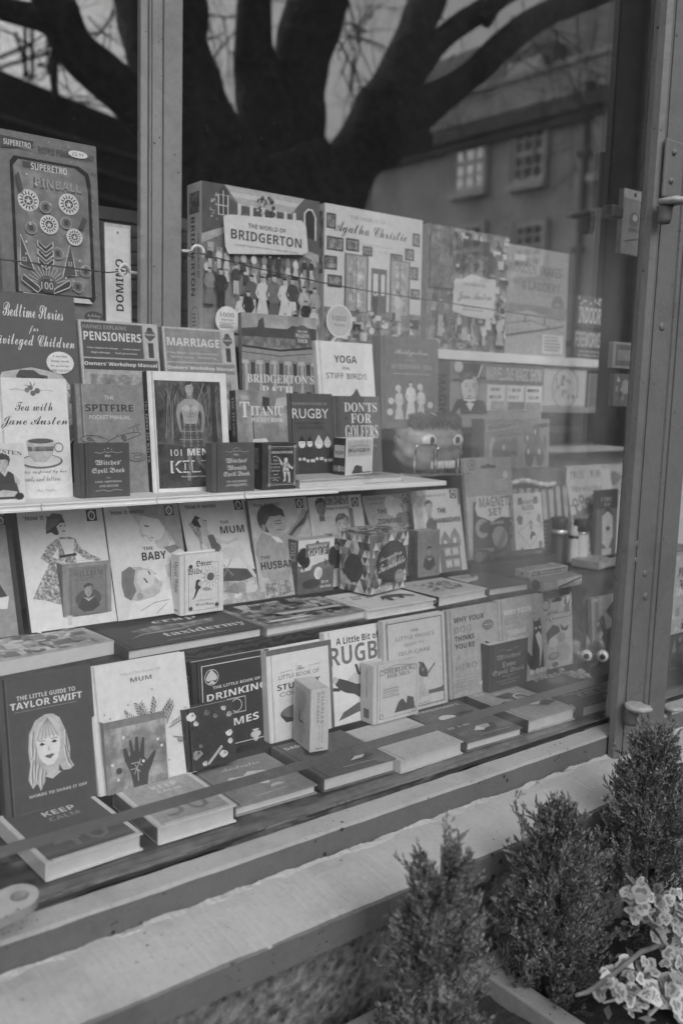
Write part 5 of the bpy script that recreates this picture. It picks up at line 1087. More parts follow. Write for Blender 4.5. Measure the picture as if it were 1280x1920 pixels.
def f(p): p.R(.06, .04, .94, .96, 150).R(.06, .60, .94, .93, 140).T('RUGBY', .5, .72, .78, 60, 'bold', .085).L([(.16, .80), (.5, .84), (.84, .80)], .012, 90).R(.06, .14, .94, .58, 165).E(.42, .3, .12, .09, 60, 10).P([(.24, .22), (.36, .38), (.5, .36), (.6, .36), (.62, .22)], 66).R(.24, .2, .94, .225, 62).R(.66, .05, .94, .14, 75).lines(.1, .6, .06, .17, 4, 110, 5)
putbox('little boxed rugby set with a white front card', c, .03, 168, f, lambda p: (p.R(0, 0, 1, 1, 46), p.R(.1, .56, .92, .84, 140), p.T('RUGBY', .52, .67, .7, 50, 'bold', .08), p.R(.04, .25, 1, .38, 95), p.R(.45, .25, .6, .38, 140), p.ring(.8, .31, .1, .04, 150), p.U(.22, .31, .2, .06, 140)))
put('pale lying book with a grey lettered spine on the white shelf', dict(P=Vector((at((633, 929), Z=Z_E).x, .362, Z_E + .015)), rz=R_(3), lean=R_(90), W=.155, H=.10), .015, 150, None, spine=lambda p: (p.R(0, 0, 1, 1, 120), p.U(.5, .5, .5, .5, 60)))
put('second pale lying book at the end of the white shelf', dict(P=Vector((at((735, 922), Z=Z_E).x + .004, .372, Z_E + .014)), rz=R_(4), lean=R_(90), W=.135, H=.11), .014, 128, lambda p: p.lines(.1, .9, .1, .9, 6, 90, 3), hard=True)

# ------------------------------ fourth row, behind
Z_R, YR = -.085, .52
def st4(TL, TR, lean=9, Y0=YR, zb=Z_R): return stand(TL, TR, zb=zb, Y0=Y0, lean=lean)
def f(p):
    p.T('Bedtime Stories', .56, .87, .62, 172, 'script', .10, skew=-.02).T('for', .55, .735, .1, 168, 'script', .06).T('Privileged Children', .53, .64, .88, 172, 'script', .12, skew=-.02)
    p.E(.52, .10, .46, .40, 165, 40).E(.52, .10, .44, .385, picture(95, 150, 28), 40).P([(.12, .3), (.2, .42), (.5, .46), (.8, .42), (.93, .3)], 140)
    p.P([(.34, .40), (.38, .44), (.52, .44), (.58, .41), (.66, .40), (.66, .375), (.34, .375)], 72).E(.42, .375, .025, .025, 48, 8).E(.6, .375, .025, .025, 48, 8)
    for x, y, h, g in ((.25, .16, .2, 155), (.5, .16, .2, 150), (.66, .14, .24, 158), (.8, .2, .14, 120), (.9, .2, .13, 105)): p.fig(x, y, h, g, g - 20, 150, 60, True)
    p.E(.70, .14, .09, .09, 140).E(.72, .18, .09, .08, 70).E(.85, .1, .09, .09, 150).E(.85, .14, .1, .08, 130)
    p.E(.80, .50, .145, .115, 168).T('A terribly', .8, .545, .16, 80, 'serif', .022).T('funny book', .8, .51, .19, 80, 'serif', .022).T('for grown ups', .8, .475, .2, 80, 'serif', .018).T('JOE LYCETT', .8, .44, .2, 62, 'serif', .02)
put('wide dark storybook with looping white title and children at play', st4((-46, 541), (139, 562), 9), .014, 82, f)
def hay(title, small, gtop, gbody, tone):
    def f(p):
        p.R(0, 0, 1, 1, 132).O(.02, .05, .98, .985, .008, tone).R(.035, .52, .795, .97, gtop).T('HAYNES EXPLAINS', .32, .915, .54, tone - 45, 'bold', .05).T(title, .415, .795, .72, tone, 'bold', .115)
        for i, t in enumerate(small): p.T(t, .40, .64 - .06 * i, .70 - .08 * i, tone - 14, 'bold', .03)
        p.R(.035, .36, .975, .50, gbody).T("Owners' Workshop Manual", .5, .43, .92, tone + 4, 'bold', .065)
        p.R(.815, .52, .975, .97, 140).R(.86, .54, .93, .74, 62).P([(.83, .82), (.89, .76), (.96, .82), (.93, .88), (.85, .88)], 72).E(.895, .85, .075, .07, 78, 14).T('Haynes', .895, .85, .14, 150, 'bold', .035).P([(.85, .9), (.94, .9), (.92, .95), (.87, .95)], 66)
        p.R(.1, 0, .9, .3, picture(90, 140, 40)).squash(.70)
    return f
put('workshop style manual with a dark panel and bold white title', st4((146, 598), (294, 606), 10), .012, 140, hay('PENSIONERS', ('▫ From classics to vintage ▫ Cruise control', '▫ High mileage ▫ Rust prevention'), 74, 70, 164))
put('paler workshop style manual with a washed out title panel', st4((303, 611), (438, 619), 10), .012, 150, hay('MARRIAGE', ('Pillow fatigue   Routine maintenance', 'Spare tyres   Handling'), 112, 108, 160), spine=lambda p: p.R(0, 0, 1, 1, 110))
def f(p):
    p.R(0, .78, 1, 1, picture(105, 140, 14)).P([(0, .84), (.2, .86), (.22, .93), (.28, .97), (.3, .86), (.6, .86), (.66, .9), (1, .88), (1, .74), (0, .74)], 70).R(0, .66, 1, .76, picture(80, 118, 90)).R(0, .50, 1, .66, 118).L([(0, .60), (.5, .57), (1, .62)], .014, 84).L([(0, .66), (.5, .63), (1, .68)], .03, 60).R(0, 0, 1, .52, 104)
    for i in range(6):
        x = .04 + .185 * i; p.R(x - .03, 0, x + .03, .5, 134).R(x - .045, .48, x + .045, .52, 140).R(x - .028, .0, x - .012, .48, 92).R(x + .06, .36, x + .13, .50, 62).O(x + .06, .36, x + .13, .50, .008, 145).R(x + .06, .05, x + .13, .2, 60)
    p.E(.80, .80, .115, .14, 82, 24).T('INCLUDES', .8, .845, .13, 165, 'bold', .022).T('WALKING', .8, .80, .19, 168, 'serif', .04).T('TOUR', .8, .745, .14, 168, 'serif', .04).T('BRIDGERTON’S', .5, .33, .90, 172, 'serif', .09).T('BATH', .45, .20, .42, 172, 'serif', .115).T('Discover the elegance of Georgian Bath as you explore', .48, .09, .84, 162, 'serif', .03).T('Bridgerton location', .6, .035, .5, 162, 'serif', .028).squash(.84)
put('guide book with a curved columned terrace on its cover', st4((452, 585), (592, 592), 4, .545), .012, 112, f)
def f(p): p.T('YOGA', .50, .70, .40, 66, 'heavy', .13).T('FOR', .50, .54, .12, 78, 'bold', .045).T('STIFF BIRDS', .50, .405, .72, 82, 'sans', .10).P([(.5, .02), (.6, .1), (.66, .2), (.68, .16), (.72, .06), (.7, 0)], 80).squash(.66)
put('white card book with hand lettered capitals and a small bird', st4((591, 638), (697, 646), 9), .014, 170, f)
def f(p):
    p.O(.05, .05, .95, .96, .006, 105).T('The unofficial', .55, .92, .4, 105, 'serif', .02).T('Bridgerton', .52, .83, .56, 150, 'script', .075).T('BOOK OF', .5, .75, .18, 120, 'serif', .02).T('AFTERNOON TEA', .52, .68, .72, 128, 'serif', .05).L([(.2, .6), (.85, .6)], .008, 130)
    p.P([(.14, 0), (.2, .14), (.36, .2), (.64, .2), (.8, .12), (.92, 0)], 92)
    for x, h, t in ((.3, .34, 150), (.5, .42, 165), (.68, .36, 155)): p.fig(x, .1, h, t, t - 10, 150, 70, True)
    for x, y in ((.16, .3), (.14, .18), (.84, .26), (.9, .16), (.28, .44), (.66, .46)): p.E(x, y, .05, .045, 152, 9)
put('tall dark tea book with gilt lettering and dancing figures', st4((713, 629), (821, 643), 4), .026, 92, f, spine=lambda p: (p.R(0, 0, 1, 1, 84), p.L([(.5, .1), (.5, .9)], .04, 110)))
def f(p):
    p.R(0, .6, 1, 1, 100).T("MARVELLOUS MAGIC SHOW", .68, .80, .62, 150, 'heavy', .27).R(.38, .05, 1, .58, 162).O(.38, .05, 1, .58, .006, 120)
    for x, y, t in ((.47, .48, 'MIND'), (.47, .33, 'CARD'), (.68, .48, 'COINS'), (.68, .33, 'ROPE'), (.89, .48, 'DICE'), (.89, .33, 'CUPS')): p.U(x, y, .13, .07, 72)
    for x in (.58, .79): p.R(x - .004, .08, x + .004, .56, 110)
    p.R(.42, .08, .56, .25, 130).R(.6, .08, .78, .24, 105).R(.81, .08, .98, .24, 120)
    p.R(.08, .70, .3, .98, 52).P([(.02, .66), (.36, .72), (.36, .69), (.02, .62)], 46).face(.19, .5, .1, 152, 70).P([(0, .0), (.06, .26), (.18, .3), (.34, .24), (.38, 0)], 56).P([(.12, .28), (.26, .28), (.2, .04)], 165).P([(.13, .25), (.19, .22), (.13, .17)], 50).P([(.26, .25), (.19, .22), (.26, .17)], 50).E(.07, .9, .045, .05, 150).L([(.27, .7), (.31, .95)], .014, 160).squash(.78)
putbox('wide magic set box with a smiling man in a top hat', st4((844, 677), (1017, 692), 2, .54), .05, 118, f, lambda p: (p.R(0, 0, 1, 1, 96), p.T('MAGIC', .5, .5, .6, 60, 'heavy', .5, rot=-90)))

# ------------------------------ top row: jigsaws and games
def f(p):
    p.R(0, 0, 1, 1, 100).P([(0, .0), (1, .0), (1, .42), (.62, .50), (.3, .5), (0, .36)], 108)
    p.P([(0, .62), (.22, .72), (.22, 1), (0, 1)], 76).P([(.74, .66), (1, .60), (1, 1), (.8, 1)], 80).P([(0, .60), (.22, .70), (.22, .74), (0, .66)], 132).P([(.74, .62), (1, .57), (1, .62), (.74, .67)], 132).P([(.18, 1), (.86, 1), (.74, .88), (.30, .88)], 135).P([(.22, .96), (.82, .96), (.78, .93), (.25, .93)], 150).P([(.22, .7), (.74, .66), (.74, .88), (.30, .88), (.22, .92)], 74)
    for x in (.30, .40, .50, .60, .69, .77): p.R(x - .014, .66, x + .014, .89, 155); p.L([(x - .012, .70), (x + .012, .74)], .01, 100); p.L([(x - .012, .78), (x + .012, .82)], .01, 100)
    for x in (.35, .45, .55, .645): p.R(x - .02, .70, x + .02, .83, 96)
    p.R(.13, .8, .205, .93, 60); p.O(.13, .8, .205, .93, .01, 160).E(.1675, .93, .037, .05, 60, 14, 0, 180).L([(.1675, .8), (.1675, .96)], .006, 160).L([(.13, .86), (.205, .86)], .006, 160)
    p.P([(.86, .74), (.96, .72), (.96, .88), (.93, .93), (.89, .93), (.86, .9)], 52).L([(.86, .74), (.86, .9), (.89, .93), (.93, .93), (.96, .88), (.96, .72)], .014, 160)
    rr = random.Random(8); p.busy(.06, .76, .12, .96, 14, (150, 120), 4, .008, .02).busy(.43, .84, .6, .97, 40, (140, 90, 70), 6, .01, .03)
    for x, y in ((.06, .58), (.13, .55), (.94, .56)): p.R(x - .025, y - .03, x + .025, y + .03, 128)
    for i in range(26): x = .04 + .92 * (i % 13) / 12.6 + rr.uniform(-.015, .015); y = .36 if i < 13 else .44; p.fig(x, y, .13, rr.choice((60, 110, 140, 160)), rr.choice((62, 120, 150)), 135, 50, rr.random() < .5)
    for x, y, h, t, l, d in ((.04, .20, .24, 110, 92, True), (.13, .17, .27, 52, 46, False), (.25, .28, .2, 62, 150, False), (.38, .12, .30, 84, 150, False), (.47, .12, .3, 160, 152, True), (.57, .08, .36, 96, 82, True), (.66, .12, .3, 160, 156, True), (.73, .13, .3, 70, 158, False), (.83, .12, .26, 140, 146, True), (.93, .1, .28, 130, 122, True), (.29, .02, .26, 155, 140, True), (.345, .05, .26, 52, 50, False), (.20, .0, .18, 50, 48, False), (.66, .04, .14, 46, 44, False), (.75, .05, .15, 48, 46, False), (.84, .06, .22, 52, 48, False), (.92, .0, .24, 150, 132, True)): p.fig(x, y, h, t, l, 140, 46, d)
    p.P([(.14, .78), (.155, .585), (.18, .54), (.81, .60), (.86, .63), (.84, .80), (.80, .835), (.2, .80)], 158)
    p.T('THE WORLD OF', .50, .745, .32, 72, 'bold', .030, skew=.0).T('BRIDGERTON', .50, .675, .60, 62, 'heavy', .066).T('A JIGSAW PUZZLE WITH OVER 50 CHARACTERS TO SPOT', .5, .605, .54, 90, 'bold', .014)
    p.E(.17, .10, .095, .095, 168, 28).T('1000', .17, .135, .11, 62, 'bold', .03).T('PIECES', .17, .10, .09, 90, 'bold', .014).lines(.11, .23, .045, .085, 4, 105, 1)
def s(p): p.R(.15, .80, .85, .94, picture(55, 120, 60)).T('BRIDGERTON', .40, .52, .52, 62, 'heavy', .26, rot=-90).T('THE WORLD OF', .78, .52, .30, 72, 'bold', .13, rot=-90).ring(.5, .1, .28, .03, 105, 16, .45).lines(.35, .65, .05, .15, 4, 108, 2)
putbox('jigsaw box with a crowded ballroom and white title plate', stand((378, 338), (599, 381), zb=Z_G, Y0=.628, lean=1.5), .055, 158, f, s, name='puzzle_box', group='jigsaw boxes standing in a row')
def f(p):
    p.R(0, 0, 1, 1, 158).T('THE WORLD OF', .42, .93, .36, 128, 'bold', .03).T('Agatha Christie', .46, .835, .74, 60, 'script', .11).T('A Jigsaw Puzzle with', .5, .745, .36, 130, 'sans', .022).T('100 Clues to Spot', .5, .705, .34, 130, 'sans', .022)
    for x, y, w, h in ((.06, .88, .09, .11), (.10, .72, .16, .10), (.27, .73, .13, .09), (.42, .70, .1, .07), (.06, .58, .12, .1), (.10, .45, .14, .09), (.72, .66, .13, .1), (.86, .72, .1, .09), (.93, .84, .08, .1), (.9, .58, .12, .1), (.93, .42, .1, .08)): p.R(x - w / 2, y - h / 2, x + w / 2, y + h / 2, 62).R(x - w / 2 + .012, y - h / 2 + .012, x + w / 2 - .012, y + h / 2 - .012, picture(75, 135, 80))
    p.R(.0, .0, 1, .26, picture(75, 130, 40))
    for x0, x1 in ((.2, .42), (.66, .86)): p.R(x0, .24, x1, .66, 128).O(x0, .24, x1, .66, .02, 92).R(x0 + .03, .27, x1 - .03, .62, picture(110, 160, 60)).L([((x0 + x1) / 2, .26), ((x0 + x1) / 2, .64)], .012, 100)
    p.R(.46, .24, .62, .58, 86); p.R(.48, .38, .53, .54, 158); p.R(.56, .38, .6, .54, 158); p.fig(.5, .2, .2, 60, 50); p.fig(.74, .2, .22, 155, 140, dress=True)
    p.busy(.03, .02, .97, .26, 60, (60, 85, 110, 140, 160), 13, .02, .08).E(.14, .16, .12, .115, 150, 26).ring(.14, .16, .12, .016, 168).T('1000', .14, .18, .13, 100, 'bold', .04).T('PIECES', .14, .13, .1, 110, 'bold', .018).P([(.10, .05), (.13, .05), (.08, -.0), (.05, .0)], 160)
putbox('jigsaw box with framed pictures on a white wall', stand((609, 380), (792, 418), zb=Z_G, Y0=.628, lean=1.5), .05, 150, f, lambda p: p.R(.1, .5, .9, .95, picture(60, 140, 50)), name='puzzle_box', group='jigsaw boxes standing in a row')
def f(p):
    p.R(0, 0, 1, 1, picture(70, 135, 26)).busy(.02, .02, .98, .98, 240, (52, 66, 84, 104, 126, 148, 160), 17, .02, .1)
    p.R(.0, .5, .3, .96, picture(60, 120, 50)).R(.38, .56, .72, .92, 66).R(.42, .6, .7, .8, picture(60, 120, 70)).P([(.4, .6), (.5, .64), (.68, .62), (.7, .56), (.4, .55)], 155)
    for i in range(12): rr = random.Random(60 + i); p.fig(rr.uniform(.06, .94), rr.uniform(.04, .2), rr.uniform(.16, .26), rr.choice((50, 150, 165, 90)), rr.choice((50, 140, 160)), 140, 50, rr.random() < .6)
    p.P([(.27, .56), (.29, .585), (.78, .62), (.80, .6), (.78, .30), (.7, .275), (.4, .29), (.26, .32)], 160).T('THE WORLD OF', .53, .55, .28, 105, 'bold', .022).T('Jane Austen', .53, .45, .42, 88, 'script', .09, skew=.04).lines(.38, .68, .33, .38, 2, 120, 2)
putbox('jigsaw box with a crowded street and pale script plate', stand((803, 418), (953, 451), zb=Z_G, Y0=.628, lean=1.5), .055, 120, f, lambda p: p.R(.0, .0, 1, 1, 118), name='puzzle_box', group='jigsaw boxes standing in a row')
def f(p):
    p.R(0, 0, 1, 1, 122).T('WOODEN SNAKES', .45, .80, .86, 88, 'bold', .09).T('& LADDERS', .55, .65, .62, 92, 'bold', .085).E(.84, .50, .1, .1, 88, 20).U(.84, .5, .1, .03, 130).R(.0, .0, 1, .47, 130).P([(0, .38), (.4, .42), (.9, .34), (1, .4), (1, .47), (0, .47)], 108).L([(.0, .17), (.6, .25), (.95, .3)], .022, 82).L([(.0, .28), (.4, .33), (.95, .24)], .01, 100).R(.6, .03, .95, .21, 158).lines(.63, .92, .05, .2, 5, 105, 2).R(.1, .86, .28, .92, 150)
    for x in (.3, .62): p.P([(x - .012, .3), (x + .012, .3), (x + .006, .37), (x - .006, .37)], 84)
putbox('pale board game box with large outlined capitals and a snake', stand((951, 456), (1066, 483), zb=Z_G, Y0=.628, lean=1.5), .05, 122, f, name='boxed_game')
# pinball and domino
def star(p, x, y, r, g1, g2):
    p.E(x, y, r, r, 70, 26)
    for a in range(0, 360, 24): p.P([(x + r * .92 * math.cos(R_(a + d)), y + r * .92 * p.W / p.H * math.sin(R_(a + d))) if d else (x + r * .55 * math.cos(R_(a)), y + r * .55 * p.W / p.H * math.sin(R_(a))) for d in (-9, 0, 9)], 165)
    p.ring(x, y, r, .014, 160).E(x, y, r * .58, r * .58, 160).E(x, y, r * .46, r * .46, 76).T('★', x, y, r * .7, 160)
def f(p):
    rr = random.Random(2)
    for i in range(40): p.R(*(lambda x, y, s_: (x, y, x + s_, y + s_ * .6))(rr.uniform(.02, .97), rr.uniform(.02, .97), .012), 128)
    p.P([(.04, .90), (.36, .925), (.34, .94), (.37, .96), (.04, .965)], 62).T('SUPERETRO', .2, .935, .26, 150, 'heavy', .03).T('GAMES', .28, .915, .1, 110, 'bold', .01).T('RETRO PINBALL GAME', .68, .925, .56, 72, 'heavy', .034).E(.8, .935, .1, .035, 165).T('£5.99', .8, .935, .12, 80, 'bold', .018).T('AGES 3+', .95, .84, .06, 70, 'bold', .02)
    p.P([(.12, .15), (.12, .84), (.16, .87), (.8, .87), (.9, .84), (.92, .78), (.92, .15), (.88, .12), (.16, .12)], 40)
    p.P([(.15, .16), (.15, .82), (.2, .855), (.76, .855), (.86, .82), (.885, .74), (.885, .16)], picture(88, 116, 24))
    p.P([(.24, .815), (.62, .82), (.6, .835), (.64, .85), (.24, .85)], 66).T('SUPERETRO', .5, .83, .36, 150, 'heavy', .036).T('PINBALL', .58, .745, .48, 72, 'heavy', .058).T('PINBALL', .585, .75, .46, 120, 'heavy', .045)
    star(p, .28, .645, .095, 0, 0); star(p, .68, .655, .095, 0, 0); star(p, .47, .53, .085, 0, 0); star(p, .72, .48, .075, 0, 0)
    for x, y in ((.44, .62), (.29, .5), (.64, .55), (.54, .38), (.82, .3), (.73, .21)): p.E(x, y, .055, .05, 92, 14).ring(x, y, .055, .008, 130, 14).R(x - .02, y - .014, x + .02, y + .014, 62)
    for y in (.44, .395, .35): p.P([(.34, y), (.42, y - .035), (.5, y), (.5, y - .03), (.42, y - .065), (.34, y - .03)], 150); p.P([(.35, y - .006), (.42, y - .041), (.49, y - .006), (.49, y - .026), (.42, y - .06), (.35, y - .026)], 62)
    for pts, dx in (([(.17, .30), (.18, .46), (.3, .28)], .21), ([(.58, .26), (.67, .44), (.72, .27)], .66)): p.P(pts, 72); p.L(pts, .012, 150, True); p.T('ϟ', dx, .33, .04, 160)
    p.E(.42, .20, .08, .07, 70, 18); p.T('100', .42, .2, .12, 150, 'heavy', .04)
    for a in range(20, 180, 12): p.L([(.42 + .1 * math.cos(R_(a)), .2 + .055 * math.sin(R_(a))), (.42 + .2 * math.cos(R_(a)), .2 + .11 * math.sin(R_(a)))], .008, 140)
    for pts in ([(.17, .22), (.32, .16), (.35, .175), (.34, .19), (.19, .25)], [(.48, .16), (.64, .20), (.66, .22), (.64, .24), (.49, .185)]): p.P(pts, 64); p.L(pts, .01, 150, True)
    for pts in ([(.16, .76), (.2, .68), (.215, .69), (.18, .78)], [(.77, .53), (.82, .59), (.84, .58), (.79, .52)]): p.L(pts, .022, 70, True)
    p.P([(.16, .12), (.18, .155), (.84, .145), (.88, .12)], 150)
    for i in range(18): p.R(*(lambda x, y: (x, y, x + .02, y + .01))(rr.uniform(.2, .84), rr.uniform(.2, .8)), 140)
    p.E(.88, .05, .1, .055, 66, 20).T('No Batteries', .88, .058, .14, 140, 'script', .018).T('Required!', .88, .036, .12, 140, 'script', .016)
pl = stand((-9, 238), (181, 279), zb=Z_G, Y0=.622, lean=5)
ob = putbox('big pinball game in a windowed card box with white price sticker', pl, .03, 96, f, name='boxed_game')
def f(p): p.L([(.30, .02), (.30, .98)], .01, 140).T('DOMINO', .54, .42, .5, 50, 'bold', .30, rot=90).E(.5, .92, .05, .05, 110, 10).L([(.94, .01), (.94, .99)], .02, 138).R(.0, .97, 1, 1, 140)
putbox('slim pale wooden domino box standing on its end', stand((196, 417), (245, 426), zb=Z_G, Y0=.632, lean=2), .03, 158, f, lambda p: p.R(0, 0, 1, 1, 110), name='domino_box')
def f(p): p.R(.1, .1, .9, .9, 150)
# ================================================================== TOYS AT THE FAR END
GIFT = 'boxed games and gifts on show'
Z_T = Z_C
# monster mask bag behind the chrome stand
mk = empty('monster_mask', 'rubber monster mask with staring eyes and pointed ears behind the chrome stand', 'mask')
P0 = at((800, 905), Y=.60); P0.z = Z_E + .002
tl, br = at((735, 785), Y=.60), at((882, 900), Y=.60); mw = (br.x - tl.x) * .60; mh = .115
mk.location = (at((808, 850), Y=.52).x, .53, Z_E + .002); mk.scale = (1, 1, 1.05)
bm = bmesh.new(); bmesh.ops.create_uvsphere(bm, u_segments=48, v_segments=32, radius=1)
for v in bm.verts:
    x, y, z = v.co
    d = .09 * noise3((x, y, z), 3.2) + .04 * noise3((x, y, z), 8)
    if z < -.2: d += .06 * abs(math.sin(9 * x))
    br_ = .14 * math.exp(-((z - .36) / .1) ** 2) if y < 0 else 0
    v.co = Vector((x * (1 + d) * .092, y * (1 + d + br_) * .05, .055 + z * (1 + d) * .062))
link('mask_face', bm, plain('rubber_skin', 116, .45, noise=.35, nscale=30, bmp=.5), mk, True)
for s_ in (-1, 1):
    bm = bmesh.new(); pts = [Vector((s_ * .070, 0, .075)), Vector((s_ * .086, .004, .098)), Vector((s_ * .098, .012, .128))]
    tube(bm, pts, [.022, .017, .002], 10)
    for v in bm.verts: v.co.y *= .6
    link('ear', bm, plain('rubber_skin', 116), mk, True)
    bm = bmesh.new(); bmesh.ops.create_uvsphere(bm, u_segments=20, v_segments=14, radius=.0165, matrix=Matrix.Translation((s_ * .040, -.042, .066)) @ Matrix.Diagonal((1.35, .6, .8, 1)))
    e_ = link('eye', bm, plain('eye_white', 165, .3), mk, True)
    bm = bmesh.new(); bmesh.ops.create_uvsphere(bm, u_segments=14, v_segments=10, radius=.0075, matrix=Matrix.Translation((s_ * .038, -.0505, .066)) @ Matrix.Diagonal((1, .4, 1, 1)))
    link('pupil', bm, plain('eye_black', 36, .2), e_, True)
bm = bmesh.new(); tr_ = random.Random(12)
for i in range(260):
    a = tr_.uniform(-1.3, 1.3); x = .075 * math.sin(a); b_ = Vector((x, -.03 * math.cos(a), .108 + .012 * math.cos(a) + tr_.uniform(-.01, .006)))
    tube(bm, [b_, b_ + Vector((tr_.uniform(-.006, .006), -.012, -.006)), b_ + Vector((tr_.uniform(-.01, .01), -.016, -.024))], [.0012, .001, .0004], 4, cap=False)
link('hair', bm, plain('mask_hair', 70, .6, noise=.4), mk)
bm = bmesh.new()
for i in range(9): x = -.034 + .0085 * i; lathe(bm, [(.0035, .008), (.0035, .02 + .003 * (i % 2)), (.001, .024)], 8, cx=x, cy=-.047 - .002 * math.cos(i))
link('teeth', bm, plain('tooth', 160, .3), mk, True)
# chrome stand
st = empty('wire_stand', 'bright chrome wire stand of two square hoops', 'stand')
chrome = plain('chrome', 168, .18, metal=1, noise=.05)
for a, b_ in (((775, 898), (818, 834)), ((815, 900), (860, 838))):
    l0 = at((a[0], a[1]), Y=.47); t1 = at((b_[0], b_[1]), Y=.47); zb_ = Z_E + .002
    bm = bmesh.new(); r = .006
    pts = [Vector((l0.x, .47, zb_)), Vector((l0.x + .003, .47, t1.z - r)), Vector((l0.x + .004, .47, t1.z - .002)), Vector((l0.x + .008, .47, t1.z)), Vector((t1.x - .005, .47, t1.z)), Vector((t1.x - .001, .47, t1.z - .002)), Vector((t1.x, .47, t1.z - r)), Vector((t1.x - .002, .47, zb_))]
    tube(bm, pts, .0024, 10); link('hoop', bm, chrome, st, True)
bm = bmesh.new(); l0 = at((775, 898), Y=.47); l1 = at((858, 902), Y=.47); box(bm, l0.x - .01, l1.x + .01, .44, .50, Z_E + .0005, Z_E + .0022); link('foot', bm, chrome, st)
# boxes and packets
def f(p):
    p.T('Balloon', .26, .86, .46, 150, 'heavy', .14, skew=.10).T('Balloon', .26, .86, .44, 88, 'bold', .11, skew=.10).T('Modelling kit', .44, .69, .5, 78, 'script', .09, skew=.08).P([(.74, .88), (.96, .92), (.98, .84), (.76, .8)], 66)
    p.E(.78, .70, .055, .10, 88).E(.67, .60, .085, .055, 92).E(.80, .54, .06, .06, 84).E(.68, .28, .07, .13, 84).E(.85, .28, .065, .13, 88).E(.76, .42, .05, .09, 80).E(.92, .5, .035, .09, 90).E(.3, .40, .12, .11, 98).E(.45, .46, .06, .1, 92).E(.12, .38, .05, .14, 134).E(.16, .3, .05, .13, 100)
    for x, y in ((.76, .74), (.64, .62), (.66, .34), (.83, .34), (.28, .44)): p.E(x, y, .016, .03, 150, 8)
putbox('grey boxed balloon modelling kit with a balloon animal', stand((908, 785), (1030, 790), zb=-.18, Y0=.495, lean=3), .04, 112, f, lambda p: (p.R(0, 0, 1, 1, 86), p.E(.5, .3, .2, .2, 62)))
board('block of stacked stock behind the toys', 1.50, 1.86, .492, .60, Z_C + .001, -.1805, plain('stock_card', 92, .6, noise=.2), 'stock_block', 'box')
def card_pack(label, TL, TR, BL, zb, g, fn, lean=None, hang=True, name='toy_packet', T=.012, hole=.9):
    pl = stand(TL, TR, BL, zb, lean=lean)
    return putbox(label, pl, T, g, fn, name=name, group='toy packets at the far end')
def f(p):
    p.R(.0, .62, 1, 1, 122).P([(.42, .92), (.5, .94), (.58, .92), (.66, .92), (.66, .89), (.34, .89), (.34, .92)], 60).ring(.16, .93, .07, .016, 62, 14).R(.14, .91, .18, .95, 62).E(.86, .82, .06, .06, 150, 12).lines(.62, .92, .66, .78, 5, 150, 2)
    p.P([(.06, .03), (.12, .48), (.14, .565), (.22, .565), (.24, .5), (.92, .49), (.94, .52), (.97, .53), (.98, .46), (.92, .03)], 58).P([(.16, .5), (.22, .62), (.92, .58), (.95, .38), (.7, .40), (.5, .36), (.2, .43)], 158).T('MAGNET', .56, .555, .62, 90, 'heavy', .10).T('SET', .58, .455, .3, 90, 'heavy', .075)
    p.ring(.28, .30, .1, .08, 120, 16).R(.30, .25, .42, .36, 58).E(.64, .20, .16, .16, 118, 20).P([(.55, .1), (.76, .3), (.78, .18), (.66, .08)], 88).R(.46, .33, .74, .36, 110).R(.1, .05, .5, .1, 105)
putbox('toy magnet set on a pale hanging card', stand((868, 859), (957, 866), zb=-.37, Y0=.440, lean=9), .01, 140, f, name='toy_packet', group='toy packets at the far end')
c = dict(stand((960, 927), (1014, 930), zb=-.37, Y0=.425, lean=9))
def f(p):
    for x in (.24, .78): p.R(x - .07, .82, x + .07, .94, 92); p.R(x - .1, .85, x + .1, .88, 105)
    p.T('MAGNETIC', .5, .86, .44, 92, 'bold', .06).T('BLOCK', .5, .77, .42, 84, 'heavy', .085).T('GAME', .5, .68, .16, 105, 'bold', .028).P([(.08, .6), (.16, .66), (.3, .62), (.26, .5), (.14, .5)], 84).P([(.82, .66), (.94, .62), (.9, .5), (.76, .54)], 118)
    p.P([(.1, .38), (.5, .52), (.96, .4), (.5, .12)], 150).L([(.1, .38), (.5, .52), (.96, .4), (.5, .12), (.1, .38)], .02, 118).P([(.5, .28), (.56, .38), (.66, .36), (.72, .30), (.6, .3), (.54, .22)], 60).E(.56, .52, .06, .06, 112, 10).E(.56, .44, .05, .06, 112, 10).ring(.92, .48, .05, .02, 110, 12).P([(.14, .1), (.24, .14), (.24, .05), (.18, .03)], 84).R(.8, .04, .92, .2, 92)
putbox('pale magnetic block game box leaning on the toy table', c, .038, 150, f, lambda p: (p.R(0, 0, 1, 1, 130), p.P([(.3, .86), (.6, .9), (.8, .84), (.5, .8)], 66), p.T('BLOCK', .5, .44, .7, 78, 'heavy', .09), p.R(.2, .5, .8, .56, 84), p.R(.2, .3, .8, .36, 84), p.R(.4, .6, .9, .63, 84)))
putbox('plain grey box standing behind the dark flask', stand((1014, 952), (1086, 953), (1006, 1052), Z_T, lean=0), .06, 108, lambda p: p.lines(.04, .2, .1, .8, 9, 140, 4))
